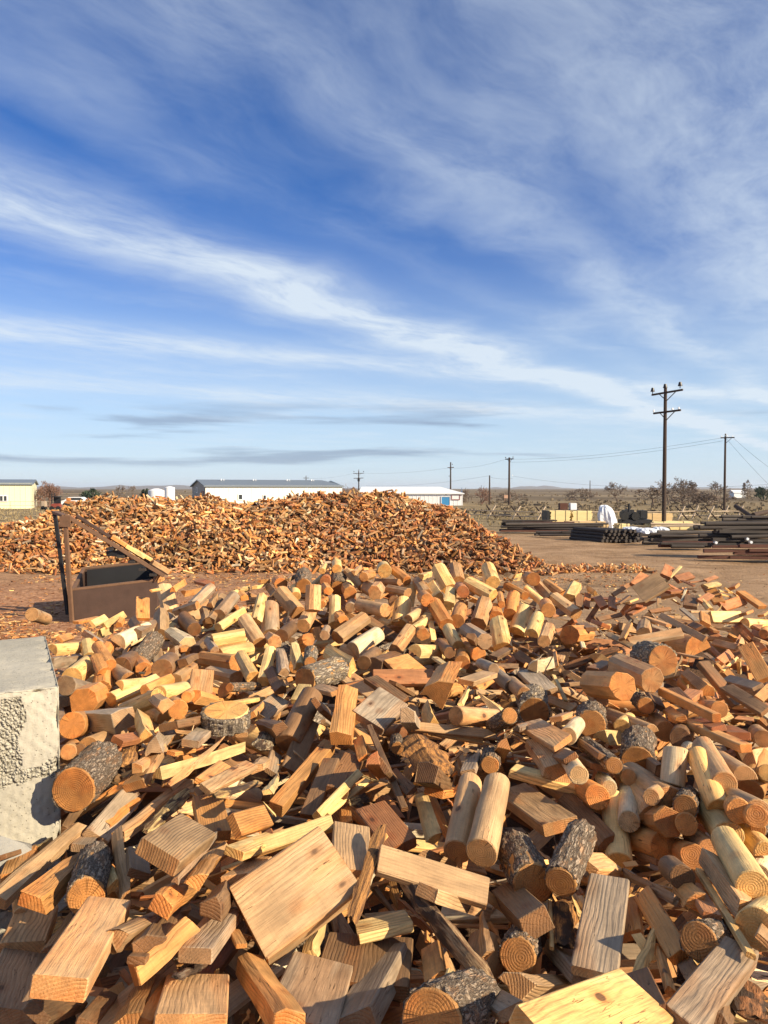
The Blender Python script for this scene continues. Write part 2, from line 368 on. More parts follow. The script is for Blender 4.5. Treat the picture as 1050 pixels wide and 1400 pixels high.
def section(kind, w, t, rg):
    """cross-section polygon (y, z), counter-clockwise, of a piece of wood w wide and t thick"""
    a, b = w / 2, t / 2
    if kind == 'r' or kind == 'c':
        n = 16 if w > .07 else 12
        e = rg.uniform(.93, 1.0); ph = rg.uniform(0, 6)
        return [(a * (1 + .025 * math.sin(2 * k * TAU / n + ph)) * math.cos(k * TAU / n), a * e * (1 + .02 * math.sin(3 * k * TAU / n + ph)) * math.sin(k * TAU / n)) for k in range(n)]
    if kind == 'o':                                   # peeled log with flats left by the peeler
        n = rg.choice((7, 8, 9, 10)); pts = []
        ph = rg.uniform(0, 1)
        for k in range(n):
            f = (k + ph + rg.uniform(-.22, .22)) * TAU / n; r = rg.uniform(.92, 1.06)
            pts.append((a * r * math.cos(f), b * r * math.sin(f)))
        return pts
    if kind == 'h':                                   # half round, flat side down or up
        n = 10; pts = [(a * math.cos(math.pi * k / n), -b + 2 * b * math.sin(math.pi * k / n)) for k in range(n + 1)]
        return pts
    if kind == 's':
        m = rg.random()
        if m < .4:                                    # quarter split: two flat faces, one curved
            pts = [(-a * rg.uniform(.2, .9), -b)]
            f0 = rg.uniform(-.55, -.2); f1 = rg.uniform(.6, 1.0)
            for k in range(5):
                f = f0 * math.pi / 2 + (f1 - f0) * math.pi / 2 * k / 4
                pts.append((-a + 2 * a * math.cos(f), -b + 2 * b * max(0, math.sin(f)) + (.25 * b if k == 0 else 0)))
            return pts
        if m < .7:                                    # wedge
            return [(-a, -b * rg.uniform(.4, 1)), (a * rg.uniform(.6, 1), -b), (a, -b * rg.uniform(-.1, .4)), (a * rg.uniform(-.3, .4), b), (-a * rg.uniform(.5, .9), b * rg.uniform(.2, .8))]
        return [(-a, -b * rg.uniform(.7, 1)), (a * rg.uniform(.8, 1), -b), (a, b * rg.uniform(.4, .9)), (a * rg.uniform(.0, .5), b), (-a * rg.uniform(.7, 1), b * rg.uniform(.4, 1))]
    if kind == 'p':
        return [(-a, -b * .6), (a * .7, -b), (a, b * .3), (-a * .2, b)]
    if kind == 'q':
        pts = []
        for k in range(8):
            f = k * TAU / 8; r = rg.uniform(.7, 1.1)
            pts.append((a * r * math.cos(f), b * r * math.sin(f)))
        return pts
    # board
    c = min(.004, t * .12)
    j = lambda: rg.uniform(.0, .03) * t
    if rg.random() < .12 and t > .03:                 # waney edge
        return [(-a, -b), (a * .93, -b), (a, -b * .3), (a * .9, b), (-a + c, b), (-a, b - c)]
    return [(-a, -b + c), (-a + c, -b - j()), (a - c, -b), (a, -b + c), (a + j(), b - c), (a - c, b + j()), (-a + c, b), (-a, b - c)]

def piece_geo(kind, L, w, t, rg):
    """verts, faces, end-face flags of one piece with its long axis on X"""
    sec = section(kind, w, t, rg)
    n = len(sec)
    m = max(w, t)
    ch = min(.0035, m * .05)
    obl = [rg.uniform(-.12, .12), rg.uniform(-.12, .12)] if kind in 'rokhc' else [rg.uniform(-.08, .08), rg.uniform(-.06, .06)]
    if kind == 's': obl = [rg.uniform(-.25, .25), rg.uniform(-.2, .2)]
    if kind == 'b' and rg.random() < .22 and w < .13: obl[0] = rg.uniform(-.5, .5)
    if kind == 'c': obl = [.05, .03]
    mid = {'r': 3, 'o': 1, 'h': 1, 's': 3, 'b': 1, 'p': 5, 'q': 9, 'c': 0}[kind]
    stations = [-.5] + [-.5 + (k + 1) / (mid + 1) for k in range(mid)] + [.5]
    tw = rg.uniform(-.25, .25) if kind in 'spq' else 0
    tap = rg.uniform(.9, 1.0) if kind in 'roh' else (rg.uniform(.8, 1) if kind == 's' else 1)
    rings = []
    cdx, cdy = 0, 0
    for i, u in enumerate(stations):
        sc = 1 - (1 - tap) * (u + .5)
        sy = sz = sc
        if kind == 'p': sy = 1 - .9 * max(0, u + .5) ** 1.6; sz = 1 - .75 * (u + .5)
        if kind == 's' and 0 < i < len(stations) - 1: sy *= rg.uniform(.90, 1.05); sz *= rg.uniform(.88, 1.06)
        if kind == 'r' and 0 < i < len(stations) - 1:
            sy *= rg.uniform(.985, 1.02)
        if kind == 'q': sy *= rg.uniform(.75, 1.1); sz *= rg.uniform(.6, 1.15)
        if kind == 'q' and i in (0, len(stations) - 1): sy *= .6; sz *= .5
        ang = tw * u; ca, sa = math.cos(ang), math.sin(ang)
        rings.append((u * L, sy, sz, ca, sa, rg.uniform(-1, 1) * (.004 if kind in 'sp' else .0 if kind in 'bo' else .0015)))
    V = []; F = []; E = []
    rag = rg.uniform(.004, .018) if kind in 'pq' or (kind == 's' and rg.random() < .4) else (.002 if kind == 'b' else 0)
    def ring(x, sy, sz, ca, sa, off, inset, ob, jit):
        base = len(V); x0 = x
        for (y, z) in sec:
            x = x0 + (rg.uniform(-rag, rag) * (1 if ob else 0))
            r = math.hypot(y, z) or 1e-6
            k = max(0, (r - inset) / r)
            yy, zz = y * sy * k, z * sz * k
            if jit: yy *= 1 + rg.uniform(-jit, jit); zz *= 1 + rg.uniform(-jit, jit)
            V.append((x + ob * (yy * obl[0] + zz * obl[1]), yy * ca - zz * sa + off, yy * sa + zz * ca + off * .5))
        return base
    jit = {'q': .16, 's': .02, 'p': .05}.get(kind, 0)
    bases = []
    x, *r = rings[0]; bases.append(ring(x, *r, ch, 1, 0)); bases.append(ring(x + ch, *r, 0, 1, 0))
    for rr in rings[1:-1]:
        x, *r = rr; bases.append(ring(x, *r, 0, 0.0, jit))
    x, *r = rings[-1]; bases.append(ring(x - ch, *r, 0, -1 if kind != 'p' else 0, 0)); bases.append(ring(x, *r, ch, -1, 0))
    for b0, b1 in zip(bases, bases[1:]):
        for k in range(n):
            F.append((b0 + k, b0 + (k + 1) % n, b1 + (k + 1) % n, b1 + k)); E.append(0)
    F.append(tuple(bases[0] + k for k in reversed(range(n)))); E.append(1)
    F.append(tuple(bases[-1] + k for k in range(n))); E.append(1)
    return V, F, E

def fbm3(x, y, z, s):
    """cheap smooth pseudo noise"""
    return (math.sin(x * 1.7 + s) * math.sin(y * 2.3 + s * 1.3) + math.sin(z * 2.9 + x * 1.1 + s * .7) * math.sin(y * 1.3 - z * 1.9 + s * 2.1)
            + .5 * math.sin(x * 5.3 + z * 3.1 + s * 3) * math.sin(y * 6.1 + s))

def bark_geo(L, w, t, rg):
    """bark sleeve round a log: a rough tube with thickness and ragged rims"""
    n, m = 36, 18
    s = rg.uniform(0, 50)
    V = []; F = []; E = []
    def rad(k, i):
        f = k * TAU / n; u = -.5 + i / m
        x = u * L
        fur = fbm3(x * 16, math.cos(f) * 8, math.sin(f) * 8, s) * .05 + .055 * (math.sin(f * 13 + 2.2 * math.sin(x * 31 + s) + s) > .1) + rg.uniform(-.03, .03)
        return (1.02 + fur) , f, x
    for i in range(m + 1):
        for k in range(n):
            r, f, x = rad(k, i)
            if i in (0, m): x += -math.copysign(rg.uniform(.002, .018), x)
            V.append((x, w / 2 * r * math.cos(f), t / 2 * r * math.sin(f)))
    for i in (0, m):                                   # inner rims
        for k in range(n):
            f = k * TAU / n
            V.append(((-.5 + i / m) * L * .96, w / 2 * .9 * math.cos(f), t / 2 * .9 * math.sin(f)))
    for i in range(m):
        for k in range(n):
            F.append((i * n + k, i * n + (k + 1) % n, (i + 1) * n + (k + 1) % n, (i + 1) * n + k)); E.append(0)
    a = (m + 1) * n; b = a + n
    for k in range(n):
        F.append((a + k, a + (k + 1) % n, (k + 1) % n, k)); E.append(0)
        F.append((m * n + k, m * n + (k + 1) % n, b + (k + 1) % n, b + k)); E.append(0)
    return V, F, E
# ------------------------------------------------------------------ ground, hills
rg = random.Random(5)
def line(a, n_, k): return [a * math.sinh(k * (i / n_ * 2 - 1)) / math.sinh(k) for i in range(n_ + 1)]
gxs, gys = line(9000, 170, 7.5), line(9000, 210, 7.5)
def ground_h(x, y):
    d = math.hypot(x, y)
    a = .045 if d < 80 else .0
    return a * fbm3(x * .6, y * .5, x * .13, 1.3) + (.25 * fbm3(x * .01, y * .02, 0, 2) if d > 250 else 0) - .03
V = [(x_, y_ + 12, ground_h(x_, y_ + 12)) for y_ in gys for x_ in gxs]
m1 = len(gxs)
F = [(j * m1 + i, j * m1 + i + 1, (j + 1) * m1 + i + 1, (j + 1) * m1 + i) for j in range(len(gys) - 1) for i in range(m1 - 1)]
prop(mesh_obj('ground', V, F, GROUND, smooth=60), kind='structure')
def hills(x0, x1, d, h, seed, name):
    V = []; F = []; k = 60
    for i in range(k + 1):
        u_ = i / k; x_ = x0 + (x1 - x0) * u_
        e = math.sin(math.pi * u_) ** .6
        hh = h * e * (.62 + .22 * math.sin(u_ * 9 + seed) + .12 * math.sin(u_ * 23 + seed * 2) + .06 * math.sin(u_ * 51))
        V += [(x_, d - 500, -2), (x_, d - 180, hh * .55), (x_, d, hh), (x_, d + 400, hh * .5), (x_, d + 800, -2)]
    for i in range(k):
        for j in range(4): a = i * 5 + j; F.append((a, a + 5, a + 6, a + 1))
    prop(mesh_obj(name, V, F, HILL, smooth=70), kind='structure')
hills(-3300, -1250, 6200, 42, 1.2, 'hills')
hills(-3500, 500, 7300, 26, 3.2, 'hills')
hills(850, 1700, 6500, 34, 2.1, 'hills')
hills(1500, 4600, 7000, 16, 4.1, 'hills')

# sagebrush: nobody could count it
V = []; F = []
for i in range(2900):
    d = 1 / rg.uniform(1 / 700, 1 / 62)
    x_ = rg.uniform(-.75, .75) * d
    if -26 < x_ < 14 and 90 < d < 118: continue
    if fbm3(x_ * .05, d * .03, 0, 3) + rg.uniform(-.9, .9) < 0: continue
    if x_ < -30 and d < 110: continue
    s_ = rg.uniform(.25, .75) * (1 + d / 300)
    for k in range(9):
        a = rg.uniform(0, TAU); r_ = rg.uniform(.1, .55) * s_; t_ = rg.uniform(.25, .65) * s_ * .8
        cx_, cy_ = x_ + rg.uniform(-.3, .3) * s_, d + rg.uniform(-.3, .3) * s_
        b = len(V)
        V += [(cx_, cy_, -.05), (cx_ + r_ * math.cos(a), cy_ + r_ * math.sin(a), t_), (cx_ + r_ * math.cos(a + .8), cy_ + r_ * math.sin(a + .8), t_ * rg.uniform(.5, 1)), (cx_ + .1 * r_, cy_, t_ * .9)]
        F += [(b, b + 1, b + 3), (b, b + 3, b + 2)]
prop(mesh_obj('sagebrush', V, F, SAGE), 'grey green and brown sagebrush covering the dry flats beyond the yard', 'sagebrush', kind='stuff')

# dry grass tufts on the near side of the field
V = []; F = []
for i in range(5000):
    d = rg.uniform(34, 90); x_ = rg.uniform(-.6, .6) * d
    if x_ > -14 and d < 50: continue
    for k in range(4):
        a = rg.uniform(0, TAU); b = len(V); l_ = rg.uniform(.08, .24)
        V += [(x_ + .05 * math.cos(a), d + .05 * math.sin(a), -.02), (x_ - .05 * math.cos(a), d - .05 * math.sin(a), -.02), (x_ + rg.uniform(-.1, .1), d + rg.uniform(-.1, .1), l_)]
        F.append((b, b + 1, b + 2))
DRYGRASS = simple('dry_grass_straw', (.36, .28, .15), .9, .25, .5)
prop(mesh_obj('dry_grass', V, F, DRYGRASS), 'short straw coloured dry grass on the field behind the wood heap', 'grass', kind='stuff')

# ------------------------------------------------------------------ far buildings
def shed(name, label, cx, cy, yaw, Lx, Dy, he, hr, wall_m, roof_m, gable_m, base=-.1, hip=0.):
    """gabled shed, ridge along its local X; local origin at the near left corner"""
    t = empty(name, (cx, cy, 0), yaw); prop(t, label, 'building')
    for (a, b) in (((0, 0), (Lx, 0)), ((0, Dy), (Lx, Dy))):
        w = MB()
        k = max(2, int(Lx / .6))
        for i in range(k):                               # ribbed sheet metal: shallow ribs
            x0, x1 = a[0] + Lx * i / k, a[0] + Lx * (i + 1) / k; s_ = -1 if a[1] == 0 else 1
            yv = a[1]
            w.add([(x0, yv, base), (x1 - .08, yv, base), (x1 - .08, yv, he), (x0, yv, he)], [(0, 1, 2, 3)])
            w.add([(x1 - .08, yv, base), (x1 - .04, yv + .04 * s_, base), (x1 - .04, yv + .04 * s_, he), (x1 - .08, yv, he)], [(0, 1, 2, 3)])
            w.add([(x1 - .04, yv + .04 * s_, base), (x1, yv, base), (x1, yv, he), (x1 - .04, yv + .04 * s_, he)], [(0, 1, 2, 3)])
        w.obj('wall', wall_m, t)
    for xx in (0, Lx):
        g_ = MB(); g_.add([(xx, 0, base), (xx, Dy, base), (xx, Dy, he), (xx, Dy / 2, hr - .05), (xx, 0, he)], [(0, 1, 2, 3, 4)])
        g_.obj('gable', gable_m if xx == 0 else wall_m, t)
    for s_ in (0, 1):
        r_ = MB(); y0 = -.25 if s_ == 0 else Dy + .25
        r_.add([(-.25, y0, he - .05), (Lx + .25, y0, he - .05), (Lx + .25 - hip, Dy / 2, hr), (-.25, Dy / 2, hr), (-.25, y0, he - .2), (Lx + .25, y0, he - .2), (Lx + .25 - hip, Dy / 2, hr - .15), (-.25, Dy / 2, hr - .15)],
               [(0, 1, 2, 3), (7, 6, 5, 4), (0, 4, 5, 1), (1, 5, 6, 2), (0, 3, 7, 4)])
        r_.obj('roof', roof_m, t)
    return t
def opening(t, name, x_, z_, w_, h_, glass, frame, y_=-.03, side=None):
    f = MB()
    def P_(a, b, c): return (a, b, c) if side is None else (side + (-b if side == 0 else b) * (1 if side == 0 else 1) * 0 + (-.06 if side == 0 else .06) * (1 if b < -.04 else .5), a, c)
    e = .09
    for (a0, a1, c0, c1) in ((x_ - e, x_ + w_ + e, z_ + h_, z_ + h_ + e), (x_ - e, x_ + w_ + e, z_ - e, z_), (x_ - e, x_, z_, z_ + h_), (x_ + w_, x_ + w_ + e, z_, z_ + h_)):
        if side is None: f.box(((a0 + a1) / 2, y_ - .04, (c0 + c1) / 2), (a1 - a0, .08, c1 - c0))
        else: f.box((side + math.copysign(.04, side - .1), (a0 + a1) / 2, (c0 + c1) / 2), (.08, a1 - a0, c1 - c0))
    fo = f.obj(name, frame, t)
    g_ = MB()
    if side is None: g_.box((x_ + w_ / 2, y_ - .015, z_ + h_ / 2), (w_, .03, h_))
    else: g_.box((side + math.copysign(.02, side - .1), x_ + w_ / 2, z_ + h_ / 2), (.03, w_, h_))
    g_.obj('pane' if name == 'window' else 'panel', glass, fo)
t = shed('cream_shed', 'cream metal shed with a small double window at the left edge', gx(43, 94) - 17.6, 94 - 7.1, math.radians(22), 19, 11, gz(660.5, 94), gz(655.5, 99), CREAM, ROOF_GREY, CREAM)
for k in (0, 1): opening(t, 'window', 19 - 3.6 + k * .45, .95, .32, .62, GLASS, WHITE)
f = MB()
for xx in range(0, 24, 3): f.tube((gx(-20, 88) + xx, 88, 0), (gx(-20, 88) + xx, 88, 1.0), .03, n=5)
for zz in (.5, .95): f.tube((gx(-20, 88), 88, zz), (gx(-20, 88) + 21, 88, zz), .018, n=4)
prop(f.obj('wire_fence', RAIL), 'thin post and wire fence in front of the cream shed', 'fence')

yaw = math.atan2(8, 17)
t = shed('long_storage_building', 'long cream storage building with blue grey metal roof', gx(281, 95), 95, math.atan2(8, 17), 18.9, 8.9, gz(663.4, 95), gz(655.6, 99), CREAM_PALE, ROOF_GREY, GABLE_SHADED, hip=1.6)
opening(t, 'window', 4.3, 1.1, .45, .6, GLASS, WHITE)
opening(t, 'window', 7.6, 1.1, .35, .5, GLASS, WHITE)
opening(t, 'door', 1.1, 0, 1.0, 2.1, GLASS, RED_TRIM, side=0)
opening(t, 'window', 5.2, 2.0, .5, .6, GLASS, WHITE, side=0)
for xx in (2.8, 7.2, 12.0, 15.6):
    v_ = MB(); v_.tube((xx, 3.4, gz(657, 99)), (xx, 3.4, gz(654.8, 99)), .09, n=8); v_.tube((xx + .4, 3.6, gz(657, 99)), (xx + .4, 3.6, gz(654.8, 99)), .05, n=8)
    v_.obj('roof_vent', TANK, t, 40)

t = shed('white_barn', 'low white barn with a blue door and red framed window', gx(492, 112), 112, math.radians(-4), 15.5, 10, gz(674, 108), gz(665.4, 112), WHITE, ROOF_WHITE, WHITE, hip=3.6)
opening(t, 'door', 12.35, 0, 1.2, 1.25, BLUE_DOOR, WHITE)
opening(t, 'window', 13.9, .9, 1.1, .62, WHITE, RED_TRIM)
l_ = MB(); l_.box((13.0, -.12, 1.62), (.16, .12, .12)); l_.obj('wall_lamp', CHAR, t)
t = MB(); a0 = (gx(481, 104), 104); t.add([(a0[0] - 1.2, 104, -.1), (a0[0] + 1.6, 104, -.1), (a0[0] + 1.5, 104, 1.4), (a0[0] + .2, 104, gz(665.5, 104)), (a0[0] - 1.1, 104, 1.6),
      (a0[0] - 1.2, 107, -.1), (a0[0] + 1.6, 107, -.1), (a0[0] + 1.5, 107, 1.4), (a0[0] + .2, 107, gz(665.5, 104)), (a0[0] - 1.1, 107, 1.6)],
      [(0, 1, 2, 3, 4), (9, 8, 7, 6, 5), (2, 7, 8, 3), (3, 8, 9, 4), (1, 6, 7, 2), (0, 4, 9, 5)])
prop(t.obj('brown_hut', simple('weathered_brown_boards', (.16, .10, .07), .9, .3, 2)), 'small dark brown hut behind the heap left of the white barn', 'hut')

def tank(px, d, r_, z1, label, n_='white_tank'):
    e = empty(n_, (gx(px, d), d, 0)); prop(e, label, 'tank')
    b = MB(); b.tube((0, 0, -.1), (0, 0, z1), r_, n=24); b.obj('shell', TANK, e, 40)
    c = MB(); c.tube((0, 0, z1), (0, 0, z1 + .25 * r_), r_, r_ * .25, n=24); c.obj('lid', TANK, e, 40)
tank(232, 120, .82, gz(666.5, 120), 'taller white storage tank behind the far wood heap')
tank(214, 124, 1.35, gz(670.5, 124), 'lower and wider white storage tank beside the tall one')

# vehicles at the shed
def car(px, d, label):
    e = empty('parked_car', (gx(px, d), d, 0), math.radians(8)); prop(e, label, 'car')
    prof = [(-2.1, .35), (-2.1, .85), (-1.5, .95), (-.9, 1.38), (.7, 1.38), (1.25, .95), (2.05, .8), (2.1, .35)]
    b = MB(); n_ = len(prof)
    b.add([(x_, -.85, z_) for x_, z_ in prof] + [(x_, .85, z_) for x_, z_ in prof], [tuple(range(n_)), tuple(range(2 * n_ - 1, n_ - 1, -1))] + [(k, n_ + k, n_ + (k + 1) % n_, (k + 1) % n_) for k in range(n_)])
    b.obj('body', TANK, e)
    g_ = MB(); g_.add([(-1.3, -.865, .98), (-.85, -.865, 1.3), (.62, -.865, 1.3), (1.05, -.865, .98)], [(0, 1, 2, 3)]); g_.obj('window', GLASS, e)
    for xx in (-1.35, 1.3):
        for yy in (-.88, .7):
            w = MB(); w.tube((xx, yy, .33), (xx, yy + .2, .33), .33, n=14); w.obj('wheel', RUBBER, e, 40)
car(106, 98, 'white car parked beside the bare bush near the cream shed')
e = empty('forklift', (gx(77, 84), 84, 0)); prop(e, 'black and red forklift standing right of the cream shed', 'forklift')
b = MB(); b.box((0, 0, .55), (1.0, .8, .5), bev=.08); b.obj('body', MACHINE_RED, e)
b = MB(); b.box((0, .35, 1.15), (.7, .1, .75)); b.box((.1, 0, 1.6), (.7, .8, .08)); b.tube((-.4, -.3, .7), (-.35, -.3, 2.0), .05, n=6); b.tube((-.4, .3, .7), (-.35, .3, 2.0), .05, n=6); b.obj('mast', CHAR, e)
for xx in (-.35, .38):
    w = MB(); w.tube((xx, -.5, .26), (xx, -.3, .26), .26, n=12); w.obj('wheel', RUBBER, e, 40)
e = empty('small_cart', (gx(60, 86), 86, 0)); prop(e, 'small grey cart between the cream shed and the forklift', 'cart')
b = MB(); b.box((0, 0, .7), (.5, .5, .7), bev=.06); b.obj('body', RAIL, e)
w = MB(); w.tube((0, -.3, .25), (0, .3, .25), .25, n=12); w.obj('wheel', RUBBER, e, 40)
e = empty('orange_tractor', (gx(96, 92), 92, 0)); prop(e, 'small orange machine between the forklift and the white car', 'tractor')
b = MB(); b.box((0, 0, .75), (1.3, .7, .45), bev=.1); b.box((-.2, 0, 1.15), (.4, .6, .4), bev=.06); b.obj('body', PAINT_ORANGE, e)
for xx in (-.4, .45):
    w = MB(); w.tube((xx, -.5, .35), (xx, .5, .35), .35, n=12); w.obj('wheel', RUBBER, e, 40)

# ------------------------------------------------------------------ bare trees and bushes
def bare_tree(px, d, top_py, spread, label, seed, n_main=4, levels=5, name='bare_tree', m_=None, up_=.35, cat='tree', thick=1., trunk=.18, wpx=40):
    r = random.Random(seed); H = gz(top_py, d) + .1
    e = empty(name, (gx(px, d), d, 0), 0); prop(e, label, cat)
    if name != 'bare_tree' or cat == 'bush': pass
    tr = MB(); cr = MB(); m_ = m_ or TWIG
    def grow(p, dr, L_, rad, lv):
        q = p; segs = 2
        for _ in range(segs):
            d2 = (dr + Vector((r.gauss(0, .22), r.gauss(0, .22), r.gauss(0, .12)))).normalized()
            q2 = q + d2 * L_ / segs
            if q2.z > H: q2.z = H - r.uniform(0, .15)
            (tr if lv == 0 else cr).tube(q, q2, rad, rad * .88, n=5 if lv < 2 else 3, cap=False)
            q = q2; dr = d2; rad = max(.026, rad * .88)
        if lv >= levels: return
        for _ in range(r.choice((2, 3, 3)) if lv else n_main):
            ax = Vector((r.gauss(0, 1), r.gauss(0, 1), r.gauss(0, .5))).normalized()
            nd = (dr * .75 + ax * (.62 + spread * .35) + Vector((0, 0, up_ * .3))).normalized()
            grow(q, nd, L_ * r.uniform(.62, .86) * (1 if lv else .95), rad * .68, lv + 1)
    k0 = 1 if cat == 'tree' else 4
    for i in range(k0):
        a = r.uniform(0, TAU)
        grow(Vector((0 if k0 == 1 else math.cos(a) * .3 * spread, math.sin(a) * .2, -.1)), Vector((math.cos(a) * spread * (.15 if k0 == 1 else .7), math.sin(a) * spread * .3, 1)).normalized(), H * trunk, H * .026 * thick, 0)
    mz = max(p[2] for p in cr.V); sx = sorted(abs(p[0]) for p in cr.V)[int(len(cr.V) * .96)]
    kz, kx = H / mz, wpx / 2 / F_PX * d / sx
    for q in (tr, cr): q.V = [(p[0] * kx, p[1] * kx, p[2] * kz if p[2] > 0 else p[2]) for p in q.V]
    tr.obj('trunk', m_, e); cr.obj('crown', m_, e)
TT = [ # px, d, top, spread, label, seed, kwargs
 (846, 132, 659, .9, 'lone spreading bare tree left of the tallest power pole', 3, dict(wpx=30, n_main=5, trunk=.26)),
 (955, 112, 651, 1.0, 'largest bare tree with a wide tangled crown', 11, dict(wpx=66, n_main=6, levels=6, trunk=.28)),
 (934, 116, 655, .9, 'bare tree overlapping the left of the largest one', 12, dict(wpx=48, n_main=5, levels=5, trunk=.27)),
 (972, 118, 658, .9, 'bare tree overlapping the right of the largest one', 15, dict(wpx=48, n_main=5, trunk=.26)),
 (915, 120, 656, .8, 'thin bare tree just right of the tallest power pole', 13, dict(wpx=34, n_main=4, trunk=.27)),
 (893, 108, 664, .9, 'low pale bare tree just left of the tallest power pole', 14, dict(wpx=44, n_main=4, trunk=.25)),
 (945, 106, 668, 1.2, 'dense brush at the foot of the largest bare tree', 21, dict(wpx=60, cat='bush', name='bare_bush', n_main=4, levels=4, trunk=.3)),
 (978, 106, 671, 1.2, 'low brush right of the largest bare tree', 22, dict(wpx=50, cat='bush', name='bare_bush', n_main=4, levels=4, trunk=.3)),
 (656, 118, 664, 1.1, 'bare bush right beside the white barn', 23, dict(wpx=28, cat='bush', name='bare_bush', n_main=5, levels=4, m_=TWIG_RED, trunk=.28)),
 (638, 135, 667, 1.1, 'bare bush behind the right end of the white barn', 24, dict(wpx=22, cat='bush', name='bare_bush', n_main=4, levels=4, trunk=.28)),
 (700, 130, 671, 1.3, 'low bush behind the crossarm pole right of the barn', 25, dict(wpx=40, cat='bush', name='bare_bush', n_main=4, levels=4, trunk=.3)),
 (795, 150, 667, 1.3, 'low rounded bush on the horizon between the poles', 26, dict(wpx=40, cat='bush', name='bare_bush', n_main=5, levels=4, trunk=.3)),
 (68, 100, 657.5, 1.0, 'round red brown bush beside the cream shed', 27, dict(wpx=31, cat='bush', name='bare_bush', n_main=7, levels=5, m_=TWIG_RED, trunk=.30, thick=1.3)),
 (474, 125, 662, 1.0, 'bare red brown bush between the long building and the barn', 28, dict(wpx=16, cat='bush', name='bare_bush', n_main=5, levels=4, m_=TWIG_RED, trunk=.3)),
 (165, 150, 663, .8, 'thin bare tree over the left of the far wood heap', 29, dict(wpx=14, n_main=4, trunk=.27)),
 (183, 160, 664, .8, 'second thin bare tree over the left of the heap', 30, dict(wpx=12, n_main=4, trunk=.27)),
 (1044, 150, 664, 1.0, 'dark bush at the right edge near the horizon', 31, dict(wpx=22, cat='bush', name='bare_bush', n_main=5, levels=4, m_=EVERGREEN, trunk=.3, thick=2)),
]
for px, d, top, sp_, lab, seed, kw in TT: bare_tree(px, d, top, sp_, lab, seed, **kw)
def leafy(px, d, top, w_, label, seed, name, m_=None, tall=False):
    r = random.Random(seed); e = empty(name, (gx(px, d), d, 0)); prop(e, label, 'tree' if tall else 'shrub'); H = gz(top, d)
    t = MB(); t.tube((0, 0, -.1), (0, 0, H * .8), .08, .03, n=6); t.obj('trunk', TWIG, e)
    V = []; F = []
    for i in range(420):
        z_ = r.uniform(.05, 1); rr = w_ / 2 * (math.sin(math.pi * min(1, z_ * .9 + .12)) ** .6) * r.uniform(.3, 1) * (1 + .25 * math.sin(z_ * 9 + seed))
        a = r.uniform(0, TAU); c = Vector((rr * math.cos(a), rr * math.sin(a), z_ * H)); b = len(V)
        for k in range(3): V.append(c + Vector((r.gauss(0, 1), r.gauss(0, 1), r.gauss(0, 1.2))) * .11 * (1 if tall else 1.4))
        F.append((b, b + 1, b + 2))
    mesh_obj('crown', V, F, m_ or EVERGREEN, e)
POPLAR = simple('poplar_twigs_brown', (.15, .11, .08), .9, .3, 2)
leafy(1022, 190, 656.5, 2.4, 'tall narrow poplar standing alone on the horizon', 1, 'poplar_tree', POPLAR, True)
leafy(1017, 192, 660, 1.3, 'smaller poplar leaning on the left of the tall one', 5, 'poplar_tree', POPLAR, True)
leafy(127, 118, 669, 3.2, 'dark green shrub above the left shoulder of the far heap', 2, 'evergreen_shrub')
leafy(201, 175, 669, 1.2, 'dark conifer just left of the white tanks', 3, 'evergreen_shrub')
leafy(196, 176, 670, 1.2, 'second dark conifer farther left of the white tanks', 4, 'evergreen_shrub')
leafy(118, 124, 673, 3.0, 'low dark shrub left of the dark green shrub', 6, 'evergreen_shrub')
leafy(1038, 205, 666, 3.0, 'dark shrub right of the poplars', 7, 'evergreen_shrub')
house = MB(); house.box((gx(1008, 200), 200, .7), (3.2, 3, 1.4)); house.add([(gx(1008, 200) - 1.8, 198.3, 1.4), (gx(1008, 200) + 1.8, 198.3, 1.4), (gx(1008, 200) + 1.8, 201.7, 1.4), (gx(1008, 200) - 1.8, 201.7, 1.4), (gx(1008, 200) - 1.8, 200, 2.1), (gx(1008, 200) + 1.8, 200, 2.1)], [(0, 1, 5, 4), (2, 3, 4, 5), (0, 4, 3), (1, 2, 5)])
prop(house.obj('far_house', WHITE), 'tiny white house near the poplar on the horizon', 'house')
sg = MB(); sg.box((gx(693.5, 128), 128, gz(679, 128)), (1.1, .08, .55)); sg.tube((gx(693.5, 128) - .4, 128.1, 0), (gx(693.5, 128) - .4, 128.1, gz(678, 128)), .04, n=5); sg.tube((gx(693.5, 128) + .4, 128.1, 0), (gx(693.5, 128) + .4, 128.1, gz(678, 128)), .04, n=5)
prop(sg.obj('roadside_board', simple('board_faded_orange', (.5, .3, .2), .7, .1, 2)), 'small faded orange board behind the crossarm pole', 'sign')

